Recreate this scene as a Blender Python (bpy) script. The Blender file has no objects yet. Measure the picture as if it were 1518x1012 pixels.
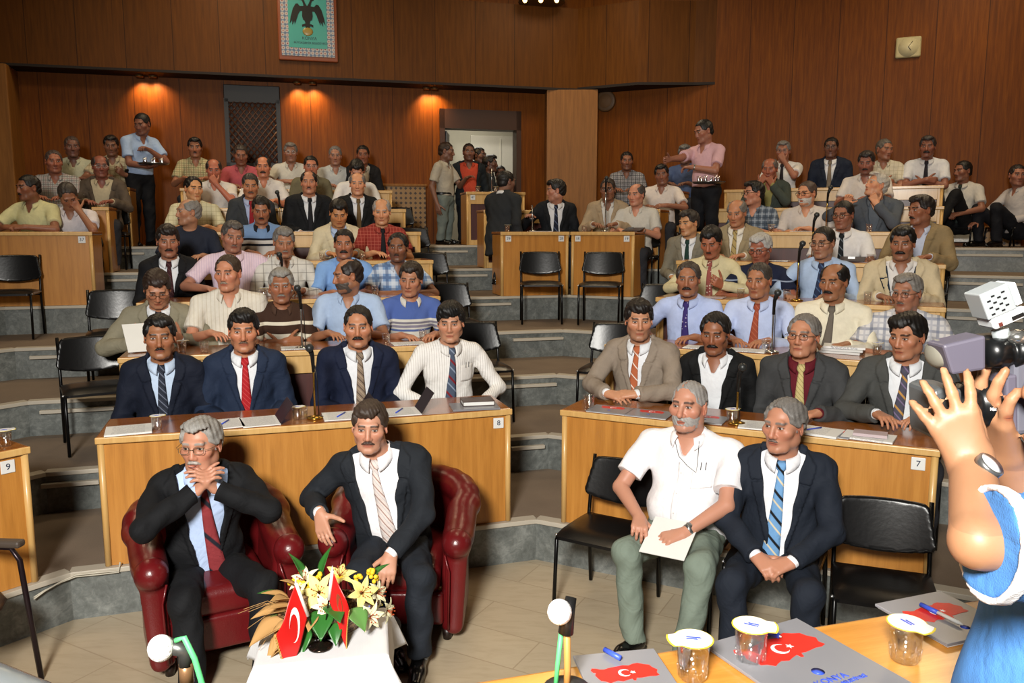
import bpy, math, random, time
import numpy as np
from mathutils import Vector, Matrix
T00 = time.time()
SC = bpy.context.scene
COL = SC.collection
PI = math.pi
# ------------------------------------------------------------------ camera
FPX, PITCH, CAMH, CX, CY = 1200.0, 0.135, 2.149, 759.0, 506.0
cam = bpy.data.cameras.new('camera'); cam.sensor_width = 36; cam.lens = FPX*36/1518
cam.clip_start = 0.05; cam.clip_end = 100
cam_o = bpy.data.objects.new('camera', cam); COL.objects.link(cam_o)
cam_o.location = (0, 0, CAMH); cam_o.rotation_euler = (PI/2-PITCH, 0, 0)
SC.camera = cam_o
# ------------------------------------------------------------------ world, lights, exposure
SC.view_settings.view_transform = 'Standard'
try: SC.view_settings.look = 'None'
except Exception: pass
SC.view_settings.gamma = 1.0; SC.view_settings.use_curve_mapping = False
SC.view_settings.exposure = 0.0
wd = bpy.data.worlds.new('world'); SC.world = wd; wd.use_nodes = True
wd.node_tree.nodes['Background'].inputs[0].default_value = (0.9, 0.75, 0.6, 1)
wd.node_tree.nodes['Background'].inputs[1].default_value = 0.02
def lamp(name, kind, loc, energy, color=(1, 1, 1), size=0.1, rot=None, spot=None, sizey=None):
    l = bpy.data.lights.new(name, kind); l.energy = energy; l.color = color
    if kind == 'AREA':
        l.size = size
        if sizey: l.shape = 'RECTANGLE'; l.size_y = sizey
    elif kind in ('POINT', 'SPOT'): l.shadow_soft_size = size
    if spot: l.spot_size = spot[0]; l.spot_blend = spot[1]
    o = bpy.data.objects.new(name, l); COL.objects.link(o); o.location = loc
    if rot: o.rotation_euler = rot
    return o
# the photographer's flash, held up behind the lens
lamp('camera_flash', 'SPOT', (-0.85, -1.7, 3.7), 2750, (1.0, 0.965, 0.90), 0.45, (PI/2-0.31, 0, -0.10), (1.50, .85))
# dim warm hall lamps in the ceiling
for lx, ly in ((-5, 7.5), (0, 6), (5, 7), (-3.5, 10.6), (1.0, 11.2), (5.5, 9.6)):
    lamp('hall_light', 'AREA', (lx, ly, 6.2), 60, (1.0, 0.78, 0.50), 1.2, (0, 0, 0))
# ------------------------------------------------------------------ pixel helpers (photo frame -> place)
def ray(u, v):
    x = (u-CX)/FPX; y = (CY-v)/FPX
    return np.array([x, math.cos(PITCH)+y*math.sin(PITCH), -math.sin(PITCH)+y*math.cos(PITCH)])
def at_z(u, v, z):
    d = ray(u, v); t = (z-CAMH)/d[2]
    return np.array([d[0]*t, d[1]*t, z])
def at_y(u, v, Y):
    d = ray(u, v); t = Y/d[1]
    return np.array([d[0]*t, Y, CAMH+d[2]*t])
# ------------------------------------------------------------------ stepped hall geometry
R0 = 0.279                                    # riser height of one tier
def kink(k, s):
    if s == 'C': return np.array([.16+1.144*(k-1)*math.sin(.11), 5.11+1.144*(k-1)*math.cos(.11)])
    if s == 'L': return np.array([-2.449-1.166*(k-1)*math.sin(.605), 4.272+1.166*(k-1)*math.cos(.605)])
    if s == 'R': return np.array([2.55+1.166*(k-1)*math.sin(.787), 3.9+1.166*(k-1)*math.cos(.787)])
    c, b = kink(k, 'L'), kink(k, 'C')
    if s == 'LL': return c+np.array([-1.55, -2.1])*(2.6+.45*(k-1))/2.6
    if s == 'RR': return kink(k, 'R')+np.array([.75, -2.45])*(2.6+.45*(k-1))/2.6
def facet(side):
    return {'L': ('L', 'C'), 'R': ('C', 'R'), 'LL': ('LL', 'L'), 'RR': ('R', 'RR')}[side]
def facet_frame(k, side):
    a, b = (kink(k, s) for s in facet(side))
    t = (b-a)/np.hypot(*(b-a)); n = np.array([-t[1], t[0]])    # n points outwards, up the tiers
    return a, b, t, n
def on_facet(u, v, k, side, off):
    """point on the view ray through (u,v) that lies off metres behind the edge of tier k"""
    a, b, t, n = facet_frame(k, side); d = ray(u, v)
    s = (off+n@a)/(n@d[:2])
    return np.array([d[0]*s, d[1]*s, CAMH+d[2]*s])
def on_line(u, k, side, off, z):
    """point at height z on the line off metres behind the tier edge, seen in image column u"""
    a, b, t, n = facet_frame(k, side)
    lo, hi = -9.0, 9.0
    def uu(s):
        P = a+n*off+t*s; dz = z-CAMH
        f = P[1]*math.cos(PITCH)-dz*math.sin(PITCH)
        return CX+FPX*P[0]/max(f, .05)
    for _ in range(50):
        m = (lo+hi)/2
        if uu(m) < u: lo = m
        else: hi = m
    P = a+n*off+t*lo
    return np.array([P[0], P[1], z])
def tier_z(k): return R0*k
# ------------------------------------------------------------------ materials
MATS = {}
def new_mat(name):
    m = bpy.data.materials.new(name); m.use_nodes = True
    nt = m.node_tree; b = nt.nodes['Principled BSDF']
    return m, nt, b
def srgb(h):
    if isinstance(h, str):
        h = h.lstrip('#'); c = [int(h[i:i+2], 16)/255 for i in (0, 2, 4)]
    else: c = list(h)
    return tuple(x/12.92 if x <= .04045 else ((x+.055)/1.055)**2.4 for x in c)
def rgba(h): return (*srgb(h), 1)
class N:
    """tiny node-expression helper"""
    def __init__(s, nt): s.nt = nt
    def math(s, op, a, b=None, c=None, clamp=False):
        n = s.nt.nodes.new('ShaderNodeMath'); n.operation = op; n.use_clamp = clamp
        for i, x in enumerate((a, b, c)):
            if x is None: continue
            if isinstance(x, (int, float)): n.inputs[i].default_value = x
            else: s.nt.links.new(x, n.inputs[i])
        return n.outputs[0]
    def add(s, a, b): return s.math('ADD', a, b)
    def sub(s, a, b): return s.math('SUBTRACT', a, b)
    def mul(s, a, b): return s.math('MULTIPLY', a, b)
    def lt(s, a, b): return s.math('LESS_THAN', a, b)
    def gt(s, a, b): return s.math('GREATER_THAN', a, b)
    def sstep(s, x, a, b):
        n = s.nt.nodes.new('ShaderNodeMapRange'); n.interpolation_type = 'SMOOTHSTEP'
        s.nt.links.new(x, n.inputs[0]); n.inputs[1].default_value = a; n.inputs[2].default_value = b
        return n.outputs[0]
    def ell(s, x, z, cx, cz, rx, rz):
        """soft ellipse mask 1 inside"""
        a = s.math('DIVIDE', s.sub(x, cx), rx); b = s.math('DIVIDE', s.sub(z, cz), rz)
        return s.sstep(s.add(s.mul(a, a), s.mul(b, b)), 1.25, .75)
    def mix(s, f, a, b):
        n = s.nt.nodes.new('ShaderNodeMix'); n.data_type = 'RGBA'
        for i, x in ((0, f), (6, a), (7, b)):
            if isinstance(x, (int, float)): n.inputs[i].default_value = x
            elif isinstance(x, tuple): n.inputs[i].default_value = x if len(x) == 4 else (*x, 1)
            else: s.nt.links.new(x, n.inputs[i])
        return n.outputs[2]
    def tex(s, coord='Object', scale=(1, 1, 1), rot=(0, 0, 0)):
        t = s.nt.nodes.new('ShaderNodeTexCoord'); m = s.nt.nodes.new('ShaderNodeMapping')
        s.nt.links.new(t.outputs[coord], m.inputs[0]); m.inputs['Scale'].default_value = scale; m.inputs['Rotation'].default_value = rot
        return m.outputs[0]
    def noise(s, vec, scale, detail=4, rough=.5, dist=0, col=False):
        n = s.nt.nodes.new('ShaderNodeTexNoise'); s.nt.links.new(vec, n.inputs['Vector'])
        n.inputs['Scale'].default_value = scale; n.inputs['Detail'].default_value = detail
        n.inputs['Roughness'].default_value = rough; n.inputs['Distortion'].default_value = dist
        return n.outputs['Color' if col else 0]
    def ramp(s, f, stops):
        n = s.nt.nodes.new('ShaderNodeValToRGB'); s.nt.links.new(f, n.inputs[0]); e = n.color_ramp.elements
        while len(e) < len(stops): e.new(.5)
        for q, (p, c) in zip(e, stops): q.position = p; q.color = c if len(c) == 4 else (*c, 1)
        return n.outputs[0]
    def xyz(s, vec):
        n = s.nt.nodes.new('ShaderNodeSeparateXYZ'); s.nt.links.new(vec, n.inputs[0]); return n.outputs
    def bump(s, h, strength=.3, dist=.01):
        n = s.nt.nodes.new('ShaderNodeBump'); s.nt.links.new(h, n.inputs['Height'])
        n.inputs['Strength'].default_value = strength; n.inputs['Distance'].default_value = dist
        return n.outputs[0]
    def link(s, a, b): s.nt.links.new(a, b)
def plain(name, color, rough=.5, metal=0, spec=.5, bump=None, trans=0, ior=1.45, coat=0, emit=None, alpha=1):
    key = ('plain', name)
    if key in MATS: return MATS[key]
    m, nt, b = new_mat(name)
    b.inputs['Base Color'].default_value = rgba(color); b.inputs['Roughness'].default_value = rough
    b.inputs['Metallic'].default_value = metal; b.inputs['Specular IOR Level'].default_value = spec
    b.inputs['Transmission Weight'].default_value = trans; b.inputs['IOR'].default_value = ior
    b.inputs['Coat Weight'].default_value = coat; b.inputs['Alpha'].default_value = alpha
    if emit: b.inputs['Emission Color'].default_value = rgba(emit[0]); b.inputs['Emission Strength'].default_value = emit[1]
    x = N(nt)
    if bump:
        v = x.tex('Object'); x.link(x.bump(x.noise(v, bump[0], 4), bump[1], .01), b.inputs['Normal'])
    else:
        v = x.tex('Object'); f = x.noise(v, 9, 3)
        c = srgb(color)
        x.link(x.mix(f, (*[q*.94 for q in c], 1), (*[min(1, q*1.05) for q in c], 1)), b.inputs['Base Color'])
    MATS[key] = m; return m
def wood(name, c1, c2, c3, grain=(14, 14, 1.2), rough=.35, coat=.3, seams=None, coord='Object', rot=(0, 0, 0), spec=.5):
    """veneer: streaky grain along local Z of the mapping; seams = panel width in metres along local X"""
    key = ('wood', name)
    if key in MATS: return MATS[key]
    m, nt, b = new_mat(name); x = N(nt)
    v = x.tex(coord, grain, rot)
    f = x.noise(v, 1.6, 6, .6, .35)
    f2 = x.noise(x.tex(coord, (grain[0]*7, grain[1]*7, grain[2]*2.5), rot), 2.0, 3, .6)
    f3 = x.noise(x.tex(coord, (.9, .9, .35), rot), 1.1, 2)
    ff = x.add(x.mul(f, .62), x.add(x.mul(f2, .2), x.mul(f3, .18)))
    col = x.ramp(ff, [(.30, rgba(c1)), (.5, rgba(c2)), (.70, rgba(c3))])
    if seams:
        xs = x.xyz(x.tex(coord))[0]
        q = x.math('FRACT', x.math('DIVIDE', x.add(xs, 50.0), seams))
        line = x.lt(q, .012/seams)
        cell = x.math('FLOOR', x.math('DIVIDE', x.add(xs, 50.0), seams))
        w = nt.nodes.new('ShaderNodeTexWhiteNoise'); w.noise_dimensions = '1D'; x.link(cell, w.inputs['W'])
        col = x.mix(x.mul(w.outputs[0], .35), col, rgba(c1))
        col = x.mix(x.mul(line, .7), col, (*[q*.35 for q in srgb(c1)], 1))
    x.link(col, b.inputs['Base Color'])
    b.inputs['Specular IOR Level'].default_value = spec
    b.inputs['Roughness'].default_value = rough; b.inputs['Coat Weight'].default_value = coat; b.inputs['Coat Roughness'].default_value = .18
    MATS[key] = m; return m
# ------------------------------------------------------------------ mesh helpers
def link_obj(name, me, mat=None, parent=None, loc=None, rotz=None):
    o = bpy.data.objects.new(name, me); COL.objects.link(o)
    if mat is not None:
        for mm in (mat if isinstance(mat, (list, tuple)) else [mat]): me.materials.append(mm)
    if parent is not None: o.parent = parent
    if loc is not None: o.location = loc
    if rotz is not None: o.rotation_euler = (0, 0, rotz)
    return o
def quads_mesh(name, V, Q, smooth=True):
    me = bpy.data.meshes.new(name); n, q = len(V), len(Q)
    me.vertices.add(n); me.vertices.foreach_set('co', np.ascontiguousarray(V, np.float32).ravel())
    me.loops.add(q*4); me.loops.foreach_set('vertex_index', np.ascontiguousarray(Q, np.int32).ravel())
    me.polygons.add(q); me.polygons.foreach_set('loop_start', np.arange(0, q*4, 4, dtype=np.int32))
    me.polygons.foreach_set('loop_total', np.full(q, 4, np.int32))
    me.update(calc_edges=True); me.validate()
    me.polygons.foreach_set('use_smooth', np.full(len(me.polygons), smooth)); me.update()
    return me
class MB:
    """collects simple shapes into ONE mesh"""
    def __init__(s): s.v = []; s.f = []; s.sm = []; s.mi = []; s.cur = 0
    def _add(s, vs, fs, smooth=False):
        o = len(s.v); s.v += [tuple(map(float, p)) for p in vs]
        s.f += [tuple(i+o for i in f) for f in fs]; s.sm += [smooth]*len(fs); s.mi += [s.cur]*len(fs)
    def box(s, lo, hi, M=None):
        x0, y0, z0 = lo; x1, y1, z1 = hi
        vs = [(x, y, z) for x in (x0, x1) for y in (y0, y1) for z in (z0, z1)]
        if M is not None: vs = [tuple(M @ Vector(p)) for p in vs]
        s._add(vs, [(0, 1, 3, 2), (4, 6, 7, 5), (0, 4, 5, 1), (2, 3, 7, 6), (0, 2, 6, 4), (1, 5, 7, 3)])
    def tube(s, pts, r, n=8, cap=True, closed=False):
        P = [Vector(p) for p in pts]; m = len(P)
        rr = r if isinstance(r, (list, tuple)) else [r]*m
        rings = []; up = None
        for i in range(m):
            a = P[(i-1) % m] if (i or closed) else P[0]; b = P[(i+1) % m] if (i < m-1 or closed) else P[-1]
            d = (b-a); d = d.normalized() if d.length > 1e-9 else Vector((0, 0, 1))
            if up is None: up = Vector((0, 0, 1)) if abs(d.z) < .9 else Vector((1, 0, 0))
            u = (up-d*up.dot(d)); u = u.normalized() if u.length > 1e-6 else d.orthogonal().normalized()
            up = u; w = d.cross(u)
            rings.append([P[i]+(u*math.cos(q)+w*math.sin(q))*rr[i] for q in (2*PI*k/n for k in range(n))])
        vs = [p for r_ in rings for p in r_]; fs = []
        for i in range(m if closed else m-1):
            j = (i+1) % m
            for k in range(n):
                fs.append((i*n+k, i*n+(k+1) % n, j*n+(k+1) % n, j*n+k))
        if cap and not closed: fs += [tuple(range(n))[::-1], tuple((m-1)*n+k for k in range(n))]
        s._add(vs, fs, True)
    def lathe(s, prof, c=(0, 0, 0), n=20, M=None):
        vs = []; fs = []; m = len(prof)
        for r, z in prof:
            for k in range(n):
                q = 2*PI*k/n; vs.append((c[0]+r*math.cos(q), c[1]+r*math.sin(q), c[2]+z))
        if M is not None: vs = [tuple(M @ Vector(p)) for p in vs]
        for i in range(m-1):
            for k in range(n): fs.append((i*n+k, i*n+(k+1) % n, (i+1)*n+(k+1) % n, (i+1)*n+k))
        if prof[0][0] > 1e-6: fs.append(tuple(range(n))[::-1])
        if prof[-1][0] > 1e-6: fs.append(tuple((m-1)*n+k for k in range(n)))
        s._add(vs, fs, True)
    def prism(s, poly, z0, z1, M=None):
        n = len(poly); vs = [(x, y, z0) for x, y in poly]+[(x, y, z1) for x, y in poly]
        if M is not None: vs = [tuple(M @ Vector(p)) for p in vs]
        fs = [tuple(range(n))[::-1], tuple(range(n, 2*n))]+[(i, (i+1) % n, n+(i+1) % n, n+i) for i in range(n)]
        s._add(vs, fs)
    def grid(s, fn, nu, nv, smooth=True):
        vs = [fn(i/nu, j/nv) for j in range(nv+1) for i in range(nu+1)]
        fs = [(j*(nu+1)+i, j*(nu+1)+i+1, (j+1)*(nu+1)+i+1, (j+1)*(nu+1)+i) for j in range(nv) for i in range(nu)]
        s._add(vs, fs, smooth)
    def ball(s, c, r, n=10, M=None):
        rx, ry, rz = r if isinstance(r, (tuple, list)) else (r, r, r)
        prof = [(math.sin(PI*i/n), -math.cos(PI*i/n)) for i in range(n+1)]; prof[0] = (0, -1); prof[-1] = (0, 1)
        b = MB(); b.lathe(prof, n=n+4)
        vs = [(x*rx, y*ry, z*rz) for x, y, z in b.v]
        if M is not None: vs = [tuple(M @ Vector(p)) for p in vs]
        s._add([(x+c[0], y+c[1], z+c[2]) for x, y, z in vs], b.f, True)
    def build(s, name, mat=None, parent=None, loc=None, rotz=None, bevel=0, solid=0, seg=2):
        me = bpy.data.meshes.new(name); me.from_pydata(s.v, [], s.f)
        me.polygons.foreach_set('use_smooth', s.sm); me.polygons.foreach_set('material_index', s.mi); me.update()
        o = link_obj(name, me, mat, parent, loc, rotz)
        if solid: md = o.modifiers.new('solid', 'SOLIDIFY'); md.thickness = solid; md.offset = 0
        if bevel: md = o.modifiers.new('bevel', 'BEVEL'); md.width = bevel; md.segments = seg; md.limit_method = 'ANGLE'; md.angle_limit = .6
        return o
def empty(name, loc=(0, 0, 0), rotz=0):
    o = bpy.data.objects.new(name, None); COL.objects.link(o); o.location = loc; o.rotation_euler = (0, 0, rotz)
    o.empty_display_size = .1
    return o
def tag(o, label=None, cat=None, group=None, kind=None):
    if label: o['label'] = label
    if cat: o['category'] = cat
    if group: o['group'] = group
    if kind: o['kind'] = kind
    return o
def structure(o): o['kind'] = 'structure'; return o
def copy_tree(o, parent=None):
    c = o.copy(); COL.objects.link(c)
    if parent is not None: c.parent = parent
    for ch in list(o.children): copy_tree(ch, c)
    return c
# ------------------------------------------------------------------ implicit surfaces (numpy): smooth unions meshed as one continuous surface
class Field:
    def __init__(s): s.ops = []
    def put(s, fn, lo, hi, k=.02, op='u'):
        s.ops.append((op, fn, np.array(lo, float), np.array(hi, float), k)); return s
    # round cone a->b
    def cone(s, a, b, ra, rb, k=.02, op='u', flat=None, cut=None):
        a = np.array(a, float); b = np.array(b, float); ba = b-a; L2 = float(ba@ba)+1e-9; R = max(ra, rb)
        fl = None
        if flat is not None: nrm = np.array(flat[0], float); nrm /= np.linalg.norm(nrm); fl = (nrm, flat[1])
        def fn(P):
            p = P-a
            if fl is not None: p = p+(p@fl[0])[..., None]*fl[0]*(1/fl[1]-1)
            t = np.clip((p@ba)/L2, 0, 1)
            q = p-t[..., None]*ba
            d = np.sqrt((q*q).sum(-1))-(ra+(rb-ra)*t)
            if fl is not None and fl[1] < 1: d = d*(.5+.5*fl[1])
            if cut:
                for pt, nr in cut: d = np.maximum(d, (P-np.array(pt))@np.array(nr))
            return d
        ex = R*(max(1, fl[1]) if fl else 1)
        return s.put(fn, np.minimum(a, b)-ex, np.maximum(a, b)+ex, k, op)
    def ell(s, c, r, k=.02, op='u', Rm=None, cut=None):
        c = np.array(c, float); r = np.array(r, float)
        def fn(P):
            p = P-c
            if Rm is not None: p = p@Rm
            q = p/r; k0 = np.sqrt((q*q).sum(-1)); g = q/r; k1 = np.sqrt((g*g).sum(-1))+1e-9
            d = k0*(k0-1)/k1
            if cut:
                for pt, nr in cut: d = np.maximum(d, (P-np.array(pt))@np.array(nr))
            return d
        e = r if Rm is None else np.full(3, r.max())
        return s.put(fn, c-e, c+e, k, op)
    def box(s, c, h, rad=.01, k=.01, op='u', Rm=None):
        c = np.array(c, float); h = np.array(h, float)-rad
        def fn(P):
            p = P-c
            if Rm is not None: p = p@Rm
            q = np.abs(p)-h
            return np.sqrt((np.maximum(q, 0)**2).sum(-1))+np.minimum(q.max(-1), 0)-rad
        e = h+rad if Rm is None else np.full(3, np.linalg.norm(h)+rad)
        return s.put(fn, c-e, c+e, k, op)
    def frame(s, R, o):
        """rest of the ops are given in a frame: local = o + R q ; returns a proxy Field"""
        return Sub(s, np.array(R, float), np.array(o, float))
    def eval(s, P):
        F = np.full(P.shape[:-1], .3)
        for op, fn, lo, hi, k in s.ops: F = s._comb(F, fn(P), op, k)
        return F
    @staticmethod
    def _comb(F, d, op, k):
        if op == 'u':
            h = np.maximum(k-np.abs(F-d), 0)/k; return np.minimum(F, d)-h*h*k*.25
        if op == 's':
            d = -d; h = np.maximum(k-np.abs(F-d), 0)/k; return np.maximum(F, d)+h*h*k*.25
        if op == 'i': return np.maximum(F, d)
        if op == '+': return F+d
    def mesh(s, res, fine=None):
        """fine = (res2, lo, hi): finer spacing inside that slab of every axis"""
        us = [o for o in s.ops if o[0] == 'u']
        lo = np.min([o[2] for o in us], 0)-2.5*res; hi = np.max([o[3] for o in us], 0)+2.5*res
        ax = []
        for i in range(3):
            c = [lo[i]]
            while c[-1] < hi[i]:
                st = res
                if fine is not None:
                    for f in fine:
                        if f[1][i]-f[0] <= c[-1] <= f[2][i]: st = min(st, f[0])
                c.append(c[-1]+st)
            ax.append(np.array(c))
        F = np.full([len(a) for a in ax], .3, np.float32)
        for op, fn, l, h, k in s.ops:
            m = k+2.2*res if op in 'us' else 2.2*res
            sl = []
            for i in range(3):
                i0 = np.searchsorted(ax[i], l[i]-m); i1 = np.searchsorted(ax[i], h[i]+m)
                sl.append((max(i0, 0), min(i1, len(ax[i]))))
            if any(b <= a for a, b in sl): continue
            g = np.stack(np.meshgrid(*[ax[i][sl[i][0]:sl[i][1]] for i in range(3)], indexing='ij'), -1)
            S = tuple(slice(a, b) for a, b in sl)
            F[S] = s._comb(F[S], fn(g), op, k)
        return nets(F, ax)
class Sub:
    def __init__(s, f, R, o): s.f, s.R, s.o = f, R, o
    def _w(s, name, *a, **kw):
        t = Field(); getattr(t, name)(*a, **kw); op, fn, lo, hi, k = t.ops[0]
        R, o = s.R, s.o
        cs = np.array([[x, y, z] for x in (lo[0], hi[0]) for y in (lo[1], hi[1]) for z in (lo[2], hi[2])])@R.T+o
        s.f.ops.append((op, (lambda P: fn((P-o)@R)), cs.min(0), cs.max(0), k)); return s
    def cone(s, *a, **k): return s._w('cone', *a, **k)
    def ell(s, *a, **k): return s._w('ell', *a, **k)
    def box(s, *a, **k): return s._w('box', *a, **k)
    def put(s, *a, **k): return s._w('put', *a, **k)
CORN = np.array([[i, j, k] for i in (0, 1) for j in (0, 1) for k in (0, 1)])
CEDG = [(a, b) for a in range(8) for b in range(a+1, 8) if np.abs(CORN[a]-CORN[b]).sum() == 1]
def nets(F, ax):
    F = F.astype(np.float32); F[F == 0] = 1e-7
    F[0], F[-1] = .3, .3; F[:, 0] = .3; F[:, -1] = .3; F[:, :, 0] = .3; F[:, :, -1] = .3
    S = F < 0
    n = np.array(F.shape)-1
    cnt = np.zeros(n, np.int8)
    for c in CORN: cnt += S[c[0]:c[0]+n[0], c[1]:c[1]+n[1], c[2]:c[2]+n[2]]
    I = np.argwhere((cnt > 0) & (cnt < 8))
    V8 = np.stack([F[I[:, 0]+c[0], I[:, 1]+c[1], I[:, 2]+c[2]] for c in CORN], 1)
    acc = np.zeros((len(I), 3)); num = np.zeros(len(I))
    for a, b in CEDG:
        va, vb = V8[:, a], V8[:, b]; m = (va < 0) != (vb < 0)
        t = np.where(m, va/np.where(m, va-vb, 1), 0)
        acc += m[:, None]*(CORN[a]+t[:, None]*(CORN[b]-CORN[a])); num += m
    fr = acc/num[:, None]
    V = np.stack([ax[i][I[:, i]]+fr[:, i]*(ax[i][I[:, i]+1]-ax[i][I[:, i]]) for i in range(3)], 1)
    idx = np.full(n, -1, np.int32); idx[I[:, 0], I[:, 1], I[:, 2]] = np.arange(len(I))
    Q = []
    for d in range(3):
        sl0 = [slice(None)]*3; sl1 = [slice(None)]*3; sl0[d] = slice(0, -1); sl1[d] = slice(1, None)
        a, b = S[tuple(sl0)], S[tuple(sl1)]
        E = np.argwhere(a != b)
        e1, e2 = [(1, 2), (2, 0), (0, 1)][d]
        ok = (E[:, e1] > 0) & (E[:, e2] > 0) & (E[:, e1] < n[e1]) & (E[:, e2] < n[e2]); E = E[ok]
        sgn = a[tuple(E.T)]
        def cell(o1, o2):
            G = E.copy(); G[:, e1] -= o1; G[:, e2] -= o2; return idx[G[:, 0], G[:, 1], G[:, 2]]
        q = np.stack([cell(1, 1), cell(0, 1), cell(0, 0), cell(1, 0)], 1)
        q[~sgn] = q[~sgn][:, ::-1]
        Q.append(q)
    Q = np.concatenate(Q); Q = Q[(Q >= 0).all(1)]
    return V, Q
def wob(P, amp, f=14.0, seed=0):
    """soft cloth ripple"""
    x, y, z = P[..., 0]*f, P[..., 1]*f, P[..., 2]*f
    return amp*(np.sin(x*1.3+y*.9+z*2.1+seed)+np.sin(-x*2.2+y*1.7+z*1.1+seed*2.3)+.6*np.sin(x*3.9-z*3.1+y*2.0+seed*.7))
def rotm(yaw=0, pitch=0, roll=0):
    """head/torso rotation, forward is -Y: yaw turns forward towards +X, pitch > 0 bows forward, roll tips towards +X"""
    c, s = math.cos(yaw), math.sin(yaw); Rz = np.array([[c, -s, 0], [s, c, 0], [0, 0, 1]])
    c, s = math.cos(pitch), math.sin(pitch); Rx = np.array([[1, 0, 0], [0, c, -s], [0, s, c]])
    c, s = math.cos(roll), math.sin(roll); Ry = np.array([[c, 0, s], [0, 1, 0], [-s, 0, c]])
    return Rz@Rx@Ry
# ------------------------------------------------------------------ people
def skin_mat(skin, brow, stubble):
    key = ('skin', skin, brow, stubble)
    if key in MATS: return MATS[key]
    m, nt, b = new_mat('skin'); x = N(nt)
    at = nt.nodes.new('ShaderNodeAttribute'); at.attribute_name = 'hp'
    X, Y, Z = x.xyz(at.outputs['Vector']); ax = x.math('ABSOLUTE', X)
    sk = srgb(skin); base = (*sk, 1)
    red = (sk[0]*.92, sk[1]*.62, sk[2]*.58, 1); dark = (sk[0]*.62, sk[1]*.52, sk[2]*.48, 1)
    f = x.noise(x.tex('Object'), 28, 4)
    col = x.mix(x.mul(f, .35), base, (sk[0]*.9, sk[1]*.78, sk[2]*.74, 1))
    front = x.mul(x.lt(Y, -.03), x.gt(Y, -.128))
    # cheeks, nose tip, ears
    ch = x.math('MAXIMUM', x.ell(ax, Z, .045, -.022, .03, .026), x.ell(ax, Z, 0, -.02, .02, .018))
    col = x.mix(x.mul(x.mul(ch, front), .35), col, red)
    col = x.mix(x.mul(x.mul(x.ell(ax, Z, .08, -.005, .016, .04), x.gt(Y, -.02)), .4), col, red)
    # beard shadow
    if stubble:
        st = x.mul(x.sstep(Z, -.022, -.05), x.mul(x.sstep(Y, .03, -.01), x.gt(Z, -.15)))
        col = x.mix(x.mul(st, stubble), col, (sk[0]*.42, sk[1]*.42, sk[2]*.46, 1))
    # lips
    col = x.mix(x.mul(x.mul(x.ell(X, Z, 0, -.0625, .024, .0095), front), .75), col, (sk[0]*.68, sk[1]*.36, sk[2]*.34, 1))
    col = x.mix(x.mul(x.mul(x.ell(X, Z, 0, -.0615, .023, .0016), front), .85), col, (.05, .012, .01, 1))
    col = x.mix(x.mul(x.mul(x.ell(ax, Z, .0085, -.0385, .005, .003), front), .8), col, (.06, .02, .015, 1))
    # eye line, white, iris
    col = x.mix(x.mul(x.mul(x.ell(ax, Z, .032, .009, .019, .0125), front), .35), col, dark)
    col = x.mix(x.mul(x.mul(x.ell(ax, Z, .032, .0136, .0150, .0062), front), .85), col, (.03, .016, .012, 1))
    eye = x.mul(x.ell(ax, Z, .032, .0118, .0128, .0042), front)
    col = x.mix(x.mul(eye, .95), col, (.50, .45, .41, 1))
    col = x.mix(x.mul(eye, x.ell(ax, Z, .032, .0122, .0060, .0060)), col, (.022, .011, .007, 1))
    # brows
    t = x.sub(ax, .030); zc = x.sub(.036, x.mul(x.mul(t, t), 9.0))
    br = x.mul(x.mul(x.sstep(x.math('ABSOLUTE', x.sub(Z, zc)), .0072, .0035), front), x.mul(x.sstep(ax, .009, .015), x.sstep(ax, .058, .046)))
    col = x.mix(x.mul(br, .88), col, rgba(brow))
    x.link(col, b.inputs['Base Color'])
    b.inputs['Roughness'].default_value = .48; b.inputs['Specular IOR Level'].default_value = .45
    b.inputs['Subsurface Weight'].default_value = .08; b.inputs['Subsurface Radius'].default_value = (.02, .008, .004); b.inputs['Subsurface Scale'].default_value = .3
    MATS[key] = m; return m
def hair_mat(c):
    key = ('hair', c)
    if key in MATS: return MATS[key]
    m, nt, b = new_mat('hair'); x = N(nt)
    at = nt.nodes.new('ShaderNodeAttribute'); at.attribute_name = 'hp'
    mp = nt.nodes.new('ShaderNodeMapping'); x.link(at.outputs['Vector'], mp.inputs[0]); mp.inputs['Scale'].default_value = (1, .28, .5)
    f = x.noise(mp.outputs[0], 190, 3, .6, .4); q = srgb(c)
    x.link(x.mix(f, (*[v*.55 for v in q], 1), (*[min(1, v*1.5) for v in q], 1)), b.inputs['Base Color'])
    x.link(x.bump(f, .5, .004), b.inputs['Normal'])
    b.inputs['Roughness'].default_value = .5; b.inputs['Specular IOR Level'].default_value = .4
    MATS[key] = m; return m
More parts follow.
